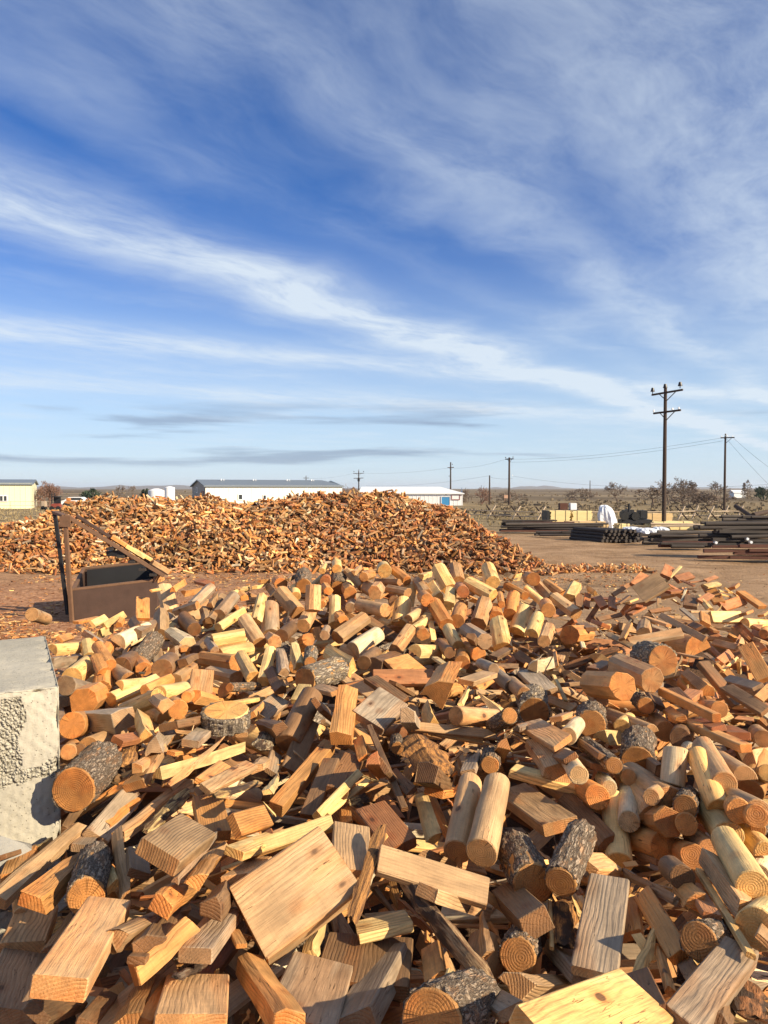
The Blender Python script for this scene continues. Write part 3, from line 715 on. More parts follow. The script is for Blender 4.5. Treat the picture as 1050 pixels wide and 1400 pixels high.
# ------------------------------------------------------------------ power poles and lines
def upole(px, d, top, label, rad=.14, arms=(), ins=(), lean=0, name='utility_pole', transformer=None):
    x0 = gx(px, d); zt = gz(top, d)
    e = empty(name, (x0, d, 0)); prop(e, label, 'utility pole')
    p = MB(); p.tube((0, 0, -.2), (lean, 0, zt), rad * 1.15, rad * .8, n=14); p.obj('pole', POLE, e, 50)
    for (pa, da, pb, db) in arms:
        a = Vector((gx(pa[0], da) - x0, da - d, gz(pa[1], da))); b = Vector((gx(pb[0], db) - x0, db - d, gz(pb[1], db)))
        off = Vector((0, -rad - .04, 0)); s_ = max(.09, rad * .8)
        q = MB(); q.beam(a + off, b + off, s_, s_ * 1.2, bev=.01); q.obj('crossarm', POLE, e)
        c = (a + b) / 2
        for tt in (.24, .76):
            br = MB(); br.beam(a.lerp(b, tt) + off * 1.6 + Vector((0, 0, -.06)), Vector((0, 0, c.z - .55)) + off * 1.3, .04, .04); br.obj('brace', POLE, e)
    for (pi, di, s_) in ins:
        c = Vector((gx(pi[0], di) - x0, di - d - rad * .3, gz(pi[1], di)))
        i_ = MB(); i_.tube(c, c + Vector((0, 0, .16 * s_)), .025 * s_, n=6); i_.tube(c + Vector((0, 0, .12 * s_)), c + Vector((0, 0, .22 * s_)), .13 * s_, .10 * s_, n=10); i_.tube(c + Vector((0, 0, .22 * s_)), c + Vector((0, 0, .34 * s_)), .10 * s_, .07 * s_, n=10)
        i_.obj('insulator', CERAMIC if s_ > .6 else TANK, e, 50)
    if transformer:
        c = Vector((gx(transformer[0], d) - x0, -.25, gz(transformer[1], d)))
        t_ = MB(); t_.tube(c - Vector((0, 0, .35)), c + Vector((0, 0, .35)), .26, n=12); t_.obj('transformer', CHAR, e, 50)
    return e
upole(908, 48.6, 531, 'tallest power pole with two crossarms right of the yard', .125,
      arms=[((888.5, 541), 50.0, (930, 534), 47.3), ((891, 566), 49.9, (927.5, 561.5), 47.4)],
      ins=[((890.3, 539), 50.0, 1.15), ((907.3, 534), 48.6, 1.15), ((927.5, 531.5), 47.4, 1.15), ((892, 564.5), 49.9, .55), ((917.5, 562), 48.2, .55), ((926, 561), 47.5, .55)])
upole(990.5, 79, 596.5, 'power pole by the right edge with white insulators on top', .12,
      arms=[((983, 599), 79.5, (1002, 598.5), 78.5)], ins=[((985, 598), 79.4, .5), ((993, 597.5), 79, .5), ((1000, 598), 78.6, .5), ((990.5, 597), 79, .9)])
upole(696, 112, 625.5, 'slender power pole with crossarm right of the white barn', .16, arms=[((690.5, 628), 112.5, (701.5, 627.5), 111.5)], ins=[((691, 627), 112.4, .7), ((701, 626.5), 111.6, .7), ((700.5, 651), 112, .6)])
upole(669.3, 116, 650, 'short bare pole just right of the white barn', .12)
upole(616, 150, 632, 'pole rising behind the roof of the white barn', .15, arms=[((611.5, 639.5), 150, (620.5, 639), 150)], ins=[((614, 652), 150, .8), ((618.3, 636), 150, .8)])
upole(490.5, 165, 644, 'pole with transformer between the long building and barn', .13, arms=[((483, 647.5), 165, (497.5, 647), 165), ((483.5, 654), 165, (497, 653.5), 165)], ins=[((484, 646), 165, .9), ((490.5, 644), 165, .9), ((497, 646), 165, .9)], transformer=(490.5, 656))
upole(418.5, 190, 650.5, 'faint crossarm pole above the long building roof', .10, arms=[((414.5, 653.5), 190, (422.5, 653.5), 190)])
upole(806.5, 210, 657, 'tiny far pole left of the tallest power pole', .12)
def wire(a, b, sag, label, r_=.011, k=26):
    w = MB(); a = Vector(a); b = Vector(b); prev = None
    for i in range(k + 1):
        t_ = i / k; p = a.lerp(b, t_) - Vector((0, 0, sag * 4 * t_ * (1 - t_)))
        if prev is not None: w.tube(prev, p, r_, n=4, cap=False)
        prev = p
    prop(w.obj('power_line', WIRE), label, 'power line')
def pt(px, py, d): return (gx(px, d), d, gz(py, d))
wire(pt(985, 599, 79.4), pt(701, 628, 111.6), .55, 'upper wire from the right pole to the slender pole')
wire(pt(987, 603, 79.2), pt(696, 632, 112), .55, 'lower wire from the right pole to the slender pole')
wire(pt(691, 628, 112.4), pt(620, 640, 150), .4, 'wire from the slender pole toward the barn pole')
wire(pt(612, 640, 150), pt(497, 647, 165), .4, 'wire from the barn pole to the transformer pole')
wire(pt(484, 647, 165), pt(422, 654, 190), .4, 'wire running left from the transformer pole')
wire(pt(701, 651, 112), pt(1080, 660, 86), 1.1, 'low wire crossing behind both tall poles')
wire(pt(701, 654, 112), pt(669.3, 652, 116), .2, 'short wire between the slender and the bare pole')
wire(pt(1001, 598.5, 78.5), pt(1052, 640, 70), .1, 'first guy wire slanting down from the right pole', .012)
wire(pt(992, 600, 79), pt(1052, 664, 72), .1, 'second guy wire slanting down from the right pole', .012)
wire(pt(669, 650.5, 116), pt(500, 664, 170), .6, 'faint wire running behind the barn roof', .012)

# ------------------------------------------------------------------ buck and rail fence across the yard
e = empty('buck_fence', (0, 0, 0)); prop(e, 'weathered buck and rail fence behind the yard stacks', 'fence')
bucks = [(672, 62), (706, 60), (740, 58), (932, 60), (951, 62), (972, 60), (992, 61), (1012, 61)]
for px, d in bucks:
    x_ = gx(px, d)
    for s_ in (-1, 1):
        l_ = MB(); l_.beam((x_ - .42 * s_, d - .3, -.05), (x_ + .38 * s_, d + .3, 1.08), .09, .09); l_.obj('leg', RAIL if s_ > 0 else POLE, e)
for (pa, da), (pb, db) in list(zip(bucks, bucks[1:])) + [((640, 64), (672, 62))]:
    for zz in ((.62, .25) if pa != 740 else (.62,)):
        r_ = MB(); r_.tube((gx(pa, da) - .3, da, zz + .03), (gx(pb, db) + .3, db, zz), .05, .04, n=7); r_.obj('rail', RAIL, e, 50)

# ------------------------------------------------------------------ lumber stacks, tarp, machine
def stack(px0, px1, py0, py1, d, label, m_=None, depth=1.2, dark_end=False, name='lumber_stack', yaw=.12, bt=.085):
    """stacked sawn boards on bearers; top row py0, foot py1"""
    m_ = m_ or LUMBER; z1 = gz(py0, d); z0 = max(0, gz(py1, d)); x0, x1 = gx(px0, d), gx(px1, d)
    e = empty(name, ((x0 + x1) / 2, d, 0), yaw); prop(e, label, 'lumber stack')
    r = random.Random(int(px0 * 7)); L_ = x1 - x0
    rows = max(2, int((z1 - z0) / bt)); th = (z1 - z0) / rows; cols = max(2, int(depth / .16))
    b = MB()
    for i in range(rows):
        for j in range(cols):
            b.box((r.uniform(-.05, .05), j * depth / cols + depth / cols / 2, z0 + (i + .5) * th), (L_ - r.uniform(0, .12), depth / cols - .012, th - .014))
    o = b.obj('board_rows', m_, e); prop(o, kind='stuff')
    for k in (-.32, .32):
        q = MB(); q.box((L_ * k, depth / 2, z0 - .05), (.1, depth, .1)); q.obj('bearer', POST_DARK, e)
    if dark_end:
        q = MB(); q.box((-L_ / 2 - .12, depth / 2, (z0 + z1) / 2), (.16, depth, z1 - z0)); q.obj('end_cover', CHAR, e)
    s_ = MB()
    for k in (-.25, .25): s_.box((L_ * k, -.004, (z0 + z1) / 2), (.03, .012, z1 - z0)); s_.box((L_ * k, depth / 2, z1 + .006), (.03, depth, .012))
    s_.obj('strap', CHAR, e)
stack(752, 781, 698, 717, 51.5, 'left half of the tall yellow lumber stack with dark end', dark_end=True)
stack(782, 810.5, 698.5, 714, 52, 'right half of the tall yellow lumber stack')
stack(779, 829, 713, 724, 44.5, 'low brown lumber stack in front of the yellow one', LUMBER_TAN)
stack(818, 833, 715, 726, 43, 'small orange tan lumber pile end under the grey tarp', LUMBER_TAN, .8)
stack(845.5, 862, 716, 727.5, 42.5, 'small yellow lumber pile right of the tarp', LUMBER, .8)
stack(882, 921, 702, 716, 51, 'square tan lumber stack behind the tallest pole', LUMBER_TAN)
stack(893, 950, 713, 720, 48, 'long low yellow lumber stack at the pole foot', LUMBER)
stack(915, 972, 718, 727, 45, 'front low yellow lumber stack right of the pole', LUMBER)
e = empty('wooden_crate', (gx(777, 60), 60, 0)); prop(e, 'dark wooden crate on bearers behind the yellow lumber', 'crate')
zc0, zc1 = gz(697, 60), gz(688, 60)
b = MB(); b.box((-.35, .3, (zc0 + zc1) / 2), (.62, .6, zc1 - zc0)); b.obj('box', POST_RED, e)
b = MB(); b.box((.45, .3, (zc0 + zc1) / 2), (.5, .6, (zc1 - zc0))); b.obj('panel', TANK, e)
b = MB(); b.box((0, .3, zc0 / 2), (1.8, .8, zc0)); b.obj('bench', POST_DARK, e)
# tarp: draped cone with folds
def tarp(px, d, w_, h_, label, seed):
    r = random.Random(seed); V = []; F = []; n_, m_ = 28, 12
    for i in range(m_ + 1):
        u_ = i / m_
        for k in range(n_):
            a = k * TAU / n_; rr = w_ / 2 * (.34 + .66 * math.sin(min(1, u_ * 1.25) * math.pi / 2) ** .8) * (1 + .22 * u_ * math.sin(a * 5 + seed) + .10 * math.sin(a * 11 + u_ * 5) + r.uniform(-.05, .05))
            V.append((rr * math.cos(a) - .22 * (1 - u_) * w_, rr * math.sin(a) * .7, h_ * (1 - u_ ** 1.7) * (1 + .05 * math.sin(a * 3)) + .03))
    for i in range(m_):
        for k in range(n_): F.append((i * n_ + k, (i + 1) * n_ + k, (i + 1) * n_ + (k + 1) % n_, i * n_ + (k + 1) % n_))
    F.append(tuple(range(n_)))
    o = mesh_obj('tarpaulin', V, F, TARP); o.location = (gx(px, d), d, 0); prop(o, label, 'tarpaulin')
    return o
o = tarp(831, 45.5, 1.0, gz(692.5, 45.5), 'pale grey tarpaulin draped over a tall object between lumber stacks', 2)
for i, (px, d, w_) in enumerate(((868, 41, 1.1), (888, 40, 1.2), (906, 41, .9))):
    tarp(px, d, w_, .34, ('left', 'middle', 'right')[i] + ' crumpled white plastic sheet lying on the dark posts', 5 + i)
e = empty('engine_unit', (gx(866, 47), 47, 0)); prop(e, 'black engine unit on skids left of the tan lumber', 'machine')
b = MB(); b.box((.1, 0, .42), (1.9, .9, .26), bev=.03); b.obj('skid', CHAR, e)
b = MB(); b.box((-.35, 0, .85), (.9, .7, .62), bev=.12); b.tube((-.35, -.2, 1.0), (-.35, -.2, 1.55), .07, n=10); b.box((.55, 0, .85), (.5, .7, .55), bev=.04); b.obj('engine', CHAR, e)
for xx in (-.7, .0):
    b = MB(); b.tube((xx, -.5, .75), (xx, -.4, .75), .26, n=16); b.obj('wheel', RUBBER, e, 40)
stn = MB()
for (px, d) in ((690, 66), (735, 110), (716, 118), (788, 100), (560, 80)): stn.box((gx(px, d), d, .1), (1.2, .8, .3), bev=.1)
prop(stn.obj('debris', POST_DARK), 'scraps of dark debris lying about the dry field', 'debris', kind='stuff')

# ------------------------------------------------------------------ stacks of treated posts: each post an object of its own
PS = random.Random(9)
POST_GREY = simple('post_weathered_grey', (.085, .07, .058), .85, .4, 2.5, .004)
NTH = ['first', 'second', 'third', 'fourth', 'fifth', 'sixth']
LVL = ['bottom layer', 'second layer up', 'third layer up', 'fourth layer up', 'fifth layer up', 'sixth layer up']
def post_row(px0, px1, py_top, d, rows, per, label, group, m_=POST_DARK, r_=.075, length=None, yaw=0, name='treated_post', sq=False, z0=.06, tilt=.0):
    xc = (gx(px0, d) + gx(px1, d)) / 2; L0 = length or (gx(px1, d) - gx(px0, d))
    for i in range(rows):
        for j in range(per - (i % 2)):
            L_ = L0 * PS.uniform(.55, 1.04); rr = r_ * PS.uniform(.62, 1.05); sqr = sq or PS.random() < .3
            c = Vector((xc + PS.uniform(-.5, .5) * (L0 * 1.05 - L_) + PS.uniform(-.03, .03) * L0, d + (j + .5 * (i % 2)) * r_ * 2.2 + PS.uniform(-.05, .05), z0 + rr + i * r_ * 1.75 - PS.uniform(0, .02)))
            a = yaw + PS.gauss(0, .05); dv = Vector((math.cos(a), math.sin(a), PS.gauss(0, .014) + tilt)) * L_ / 2
            b = MB()
            if sqr: b.beam(-dv, dv, rr * 2.1, rr * 1.5, bev=.01)
            else: b.tube(-dv, dv, rr, rr * PS.uniform(.75, .95), n=9)
            if not sq: m_ = PS.choice((POST_DARK, POST_DARK, POST_DARK, POST_GREY, POST_RED if PS.random() < .4 else POST_DARK)) if m_ != RAIL else m_
            o = b.obj(name, m_, None, 50); o.location = c
            prop(o, (NTH[j] + ' from the front, ' + LVL[min(i, 5)] + ', ' + label), 'post' if not sq else 'beam', group)
G1 = 'dark treated posts stacked in the yard'
post_row(688, 764, 712, 49, 3, 4, 'thin dark post of the far left pile', 'far left post row', r_=.07)
post_row(690, 826, 722, 41.5, 4, 4, 'long dark post before the lumber stacks', 'middle post row', r_=.075, yaw=-.05)
post_row(715, 790, 719, 42.2, 2, 2, 'red brown beam slanting over the dark posts', 'slanting red beams', m_=POST_RED, r_=.07, yaw=.06, sq=True, z0=.42)
post_row(736, 830, 731, 38, 2, 4, 'dark post left of the round-ended bundle', 'front post row', r_=.07, yaw=-.06)
NTHP = NTH + ['seventh', 'eighth', 'ninth']
for i in range(34):                                                  # bundle with ends facing the camera
    d = 34.2; px = 824 + (i % 9) * 6.4 + (i // 9) * 2; zz = .08 + (i // 9) * .15; lab = NTHP[i % 9] + ' from the left, ' + LVL[i // 9] + ', round dark post end in the bundle'
    b = MB(); b.tube((-.95, 2.2, 0), (0, 0, 0), .082, n=10); o = b.obj('treated_post', POST_DARK, None, 50); o.location = (gx(px, d), d + PS.uniform(-.1, .1), zz)
    prop(o, lab, 'post', 'end-on post bundle')
post_row(880, 1000, 733, 32.5, 4, 4, 'dark post under the white plastic', 'low post row', r_=.08, yaw=.02)
post_row(905, 985, 737, 30.2, 2, 3, 'short dark post before the low row', 'short front row', r_=.08, yaw=-.05)
post_row(962, 1100, 722, 26.6, 6, 4, 'dark post of the big right stack', 'big right post stack', r_=.085, yaw=.03, z0=.42)
post_row(966, 1110, 748, 25.3, 4, 3, 'red brown beam under the big right stack', 'red beams under the right stack', m_=POST_RED, r_=.075, yaw=-.10, sq=True)
post_row(985, 1110, 713, 36, 5, 4, 'dark post of the high rear stack', 'high rear post stack', r_=.09, z0=.42, yaw=.02)
post_row(890, 960, 713, 44, 2, 2, 'pale debarked pole on the dark posts', 'pale poles', m_=RAIL, r_=.07, z0=.2, yaw=.03)
for i, (a, b_, lab) in enumerate(((pt(1006, 692, 44), pt(1040, 714, 40), 'thick grey log leaning up over the rear stack'), (pt(1030, 704, 41), pt(1062, 697, 43), 'dark log at the right edge crossing the leaning one'))):
    q = MB(); q.tube(a, b_, .13, .11, n=10); prop(q.obj('leaning_log', POLE, None, 50), lab, 'log')
for (px, py, d, pl_) in ((980, 742, 26.4, 'leftmost'), (1028, 741.5, 26.4, 'middle'), (1037, 747, 26.4, 'lowest'), (1023, 737, 26.4, 'highest')):
    q = MB(); q.tube((gx(px, d), d - .02, gz(py, d)), (gx(px, d), d + .15, gz(py, d)), .05, n=8); prop(q.obj('end_tag', TANK, None, 50), pl_ + ' small white round tag on the big right post stack', 'tag', 'white tags on the right stack')

# ------------------------------------------------------------------ rusty steel bin with its uprights and slanting arm
e = empty('steel_bin', (gx(97, 14), 14, 0)); prop(e, 'rusty brown open steel bin with tall uprights and a slanting arm', 'steel bin')
FL, FR = Vector((-5.93, 14.0, .56)), Vector((-4.44, 14.4, .70)); BL, BR = Vector((-6.36, 15.55, .80)), Vector((-4.86, 15.95, .92))
O = Vector((gx(97, 14), 14, 0))
def wallp(a, b, name, z0=-.15, th=.05):
    n_ = (b - a).cross(Vector((0, 0, 1))).normalized() * th
    V = [Vector((a.x, a.y, z0)), Vector((b.x, b.y, z0)), b, a]; V = [p - O for p in V]; V += [p - n_ for p in V]
    mesh_obj(name, V, [(0, 1, 2, 3), (7, 6, 5, 4), (0, 4, 5, 1), (1, 5, 6, 2), (2, 6, 7, 3), (3, 7, 4, 0)], STEEL, e)
    r_ = MB(); r_.beam(a - O + Vector((0, 0, .02)) - n_ / 2, b - O + Vector((0, 0, .02)) - n_ / 2, .07, .05, bev=.008); r_.obj('rim', STEEL_RUST, e)
wallp(FL, FR, 'front_panel'); wallp(FR, BR, 'side_panel'); wallp(BR, BL, 'back_panel'); wallp(BL, FL, 'side_panel')
for (a_, b_) in ((BR, BL), (FR, BR)):  # added liner panels: the bin's inner shadow put into their near-black colour
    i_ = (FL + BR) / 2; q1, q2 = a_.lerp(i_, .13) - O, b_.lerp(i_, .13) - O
    mesh_obj('shade_liner', [(q1.x, q1.y, .0), (q2.x, q2.y, .0), (q2.x, q2.y, b_.z - .01), (q1.x, q1.y, a_.z - .01)], [(0, 1, 2, 3)], CHAR, e)
b = MB(); b.add([(p.x - O.x, p.y - O.y, .05) for p in (FL, FR, BR, BL)], [(0, 1, 2, 3)]); b.obj('floor_plate', STEEL, e)
TOPF, TOPB = Vector((-6.02, 13.95, 1.98)), Vector((-6.57, 14.75, 2.03))
b = MB(); b.beam(Vector((FL.x + .02, FL.y - .06, -.1)) - O, TOPF - O, .07, .07, bev=.006); b.obj('upright', STEEL_RUST, e)
b = MB(); b.beam(Vector((-6.33, 14.75, -.1)) - O, TOPB - O, .065, .065, bev=.006); b.obj('upright', CHAR, e)  # rear upright: its darker shading put into the near-black colour
b = MB(); b.beam(TOPF - O, TOPB - O, .12, .05, bev=.006); b.obj('top_plate', STEEL_RUST, e)
b = MB(); b.box(TOPF - O + Vector((.02, -.05, -.10)), (.20, .02, .20)); b.obj('gusset', STEEL_RUST, e)
LOW = Vector((-4.28, 14.35, .80))
b = MB(); b.beam(TOPF - O + Vector((0, 0, .02)), LOW - O, .09, .07, bev=.008); b.obj('arm', STEEL_RUST, e)
b = MB(); b.beam(TOPF - O + Vector((.1, .28, .0)), LOW - O + Vector((0, .28, 0)), .06, .06, bev=.008); b.obj('arm', STEEL, e)
for k in range(5):
    t_ = .45 + .11 * k; c = TOPF.lerp(LOW, t_) - O; b = MB(); b.box((c.x, c.y + .15, c.z - .10 - .02 * (k % 2)), (.13, .42, .05)); b.obj('cross_slat', POST_DARK, e)
b = MB(); c = TOPF.lerp(LOW, .50) - O; b.box((c.x - .02, c.y + .14, c.z - .14), (.34, .22, .10)); b.obj('bracket', CHAR, e)
b = MB(); b.beam(TOPF.lerp(LOW, .95) - O, FR - O + Vector((-.05, 0, 0)), .07, .07); b.obj('support', STEEL_RUST, e)

# ------------------------------------------------------------------ concrete block wall at the left
wall = empty('concrete_block', (-1.33, 3.0, 0), math.radians(27)); prop(wall, 'weathered grey concrete block with a rough vertical key', 'concrete block')
top = 1.69
rc = random.Random(8)
def cnoise(a, c, s_): return fbm3(a, c, a * .37 + c * .21, s_)
def slab(name, m2, face):
    """one face of the block as a fine grid so that chips, air holes and rough concrete are real relief"""
    V = []; F = []; MI = []; nx2, nz2 = (110, 110) if face == 'front' else (70, 60) if face == 'top' else (60, 70)
    W2, D2, H2 = 1.6, 1.18, 1.20
    for j in range(nz2 + 1):
        for i in range(nx2 + 1):
            a, c = i / nx2, j / nz2
            ed = min(a, 1 - a, c, 1 - c) * (W2 if face != 'side' else D2)
            chip = min(1, ed / .012) * max(0, .05 - ed) * max(0, cnoise(a * 17, c * 19, 5.3)) * .45 + (.004 if ed < .004 else 0)
            rough = 0 if ed < .004 else .0016 * cnoise(a * 60, c * 70, 1.7) + .0012 * rc.uniform(-1, 1)
            if face == 'front':
                a = a ** .5                                       # finer towards the visible end
                x_, z_ = -1.6 + a * W2, top - H2 + c * H2
                k1 = min(1, max(0, (.052 + .010 * math.sin(z_ * 37) - abs(x_ + .175 - (z_ - top) * .09)) / .015)) * (top - .03 > z_ > top - .36)
                k2 = min(1, max(0, (.026 + .012 * cnoise(x_ * 20, 1, 3) - abs(z_ - (top - .345 + .10 * (x_ + .1)))) / .02))
                k_ = max(k1, k2)
                dep = chip + rough - k_ * (.006 * rc.random() + .004 * cnoise(x_ * 90, z_ * 90, 4)) + k1 * .008
                if -.236 < x_ - (z_ - top) * .09 < -.222 and top - .04 > z_ > top - .3: dep += .014
                V.append((x_, dep, z_))
            elif face == 'top': V.append((-1.6 + a * W2, c * D2, top - chip - rough + .006 * max(0, 1 - abs(a * W2 - 1.42 + c * .10) / .02) - .012 * max(0, 1 - math.hypot(a * W2 - 1.40, (c - .35) * D2) / .015)))
            else: V.append((0 - chip - rough, a * D2, top - H2 + c * H2))
    for j in range(nz2):
        for i in range(nx2):
            k = j * (nx2 + 1) + i; F.append((k, k + 1, k + nx2 + 2, k + nx2 + 1))
            if face == 'front':
                x_, _, z_ = V[k]
                r1 = abs(x_ + .175 - (z_ - top) * .09) < .05 + .012 * math.sin(z_ * 37) and top - .03 > z_ > top - .36
                r2_ = abs(z_ - (top - .345 + .10 * (x_ + .1))) < .03 + .014 * cnoise(x_ * 20, 1, 3)
                MI.append(1 if r1 or r2_ else 0)
            else: MI.append(0)
    if face == 'side': F = [tuple(f) for f in F]
    mesh_obj(name, V, F, [CONCRETE, AGGREGATE], wall, 60, MI)
slab('front_face', None, 'front'); slab('top_face', None, 'top'); slab('side_face', None, 'side')
b = MB(); b.box((-.80, .61, top - .62), (1.57, 1.12, 1.15)); b.obj('core', CONCRETE, wall)
rk = random.Random(12)
def rock(c, s_, label):
    bm = bmesh.new(); bmesh.ops.create_icosphere(bm, subdivisions=2, radius=1)
    sd = rk.uniform(0, 9)
    for p in bm.verts:
        k = 1 + .28 * fbm3(p.co.x * 1.6, p.co.y * 1.6, p.co.z * 1.6, sd); p.co = Vector((p.co.x * s_[0] * k, p.co.y * s_[1] * k, p.co.z * s_[2] * k))
    V = [p.co.copy() for p in bm.verts]; bm.verts.index_update(); F = [[p.index for p in f.verts] for f in bm.faces]; bm.free()
    o = mesh_obj('concrete_rubble', V, F, ROCK, smooth=25); o.location = c; o.rotation_euler = (rk.uniform(-.5, .5), rk.uniform(-.5, .5), rk.uniform(0, 3)); prop(o, label, 'rubble')
rock((-1.42, 2.66, 1.10), (.14, .12, .12), 'largest grey rubble lump under the concrete block corner')
rock((-1.24, 2.62, 1.06), (.11, .10, .09), 'middle sized grey rubble lump right of the largest one')
rock((-1.50, 2.45, 1.02), (.12, .10, .08), 'flat grey rubble lump at the left edge')
rock((-1.18, 2.78, 1.00), (.10, .08, .07), 'small shaded rubble lump against the block face')

def BLK(x_, y_):
    """inside the concrete blocks or the bin"""
    return (x_ < -1.2 - .35 * (y_ - 3) and 2.4 < y_ < 4.4) or (-6.5 < x_ < -4.4 and 14 < y_ < 15.9)
SURF = [[0,0,0,0,1,12,21,30,36,50,36,63,57,58,50,54,62,38,44,39,48,27,28,29,24,18,12],
 [0,0,0,0,9,21,32,50,51,55,66,74,61,66,72,63,63,52,68,48,51,51,37,47,24,24,17],
 [0,0,0,2,16,32,38,62,54,78,75,86,90,77,89,80,82,67,74,75,62,53,56,49,28,28,22],
 [0,0,0,6,22,27,49,62,86,96,83,107,97,110,88,105,100,83,79,68,86,55,62,51,55,35,26],
 [0,0,0,9,26,51,64,69,94,99,109,98,113,112,107,115,94,107,89,90,84,77,81,49,51,40,30],
 [0,0,0,9,27,39,74,72,95,102,113,109,107,124,120,113,113,115,101,95,86,85,64,59,58,40,44],
 [0,0,0,8,26,40,62,72,107,107,106,118,121,130,106,123,113,114,97,95,106,83,82,61,71,41,27],
 [0,0,0,6,23,42,60,88,92,96,110,118,103,104,124,117,121,110,120,106,94,89,71,77,52,49,38],
 [0,0,0,3,20,35,49,76,83,114,119,120,127,113,119,104,113,110,103,118,96,97,86,77,60,41,41],
 [0,0,0,1,18,34,41,84,95,103,105,126,98,106,113,119,125,106,118,110,112,87,85,80,58,46,20],
 [0,0,0,1,18,45,53,65,93,110,121,110,120,125,124,121,114,126,108,109,99,101,91,67,62,51,36],
 [0,0,0,3,23,29,64,80,93,124,118,125,118,123,122,110,129,119,119,118,109,103,81,76,56,35,27],
 [0,0,0,6,30,52,82,78,111,110,110,113,109,133,114,132,127,132,118,103,114,95,82,59,62,40,22],
 [0,0,0,7,32,56,79,100,96,103,115,124,110,113,128,127,126,111,128,111,104,93,82,78,43,39,15],
 [0,0,0,6,36,55,94,98,106,120,114,113,107,112,111,111,124,123,118,125,113,97,77,58,44,24,7],
 [0,0,0,1,37,67,78,105,101,103,104,115,119,107,117,128,124,115,121,120,108,82,81,59,34,16,0],
 [0,0,0,0,29,73,97,98,112,104,124,99,118,114,117,114,105,134,117,124,102,106,78,42,26,6,0],
 [0,0,0,0,28,64,96,111,109,121,112,112,122,114,115,111,125,129,122,137,115,95,65,36,17,0,0],
 [0,0,0,0,25,61,98,106,127,121,126,124,122,134,121,116,113,124,127,123,119,101,57,32,8,0,0],
 [0,0,0,0,21,61,89,128,119,131,143,139,136,122,141,110,100,101,144,148,119,104,59,27,0,0,0],
 [0,0,0,0,16,39,86,116,126,145,136,156,139,147,140,118,117,101,143,145,130,89,41,17,0,0,0],
 [0,0,0,0,11,41,62,105,117,138,140,158,161,149,144,138,117,109,137,139,123,77,58,8,0,0,0],
 [0,0,0,0,6,39,71,85,101,114,140,130,140,142,152,131,115,126,127,122,90,78,38,5,0,0,0],
 [0,0,0,0,5,26,47,54,84,102,108,113,130,132,116,117,100,105,84,92,80,54,41,4,0,0,0],
 [0,0,0,0,5,20,43,44,72,62,78,78,75,92,80,87,75,81,71,56,58,42,22,1,0,0,0],
 [0,0,0,0,4,13,19,25,24,28,52,32,48,43,59,41,35,48,36,41,29,23,13,0,0,0,0],
 [0,0,0,0,0,3,4,4,5,6,7,7,7,8,8,8,7,7,6,6,5,5,2,0,0,0,0],
 [0,0,0,0,0,0,0,0,0,0,0,0,0,0,0,0,0,0,0,0,0,0,0,0,0,0,0],
 [0,0,0,0,0,0,0,0,0,0,0,0,0,0,0,0,0,0,0,0,0,0,0,0,0,0,0]]   # heap height in cm on a half-metre grid
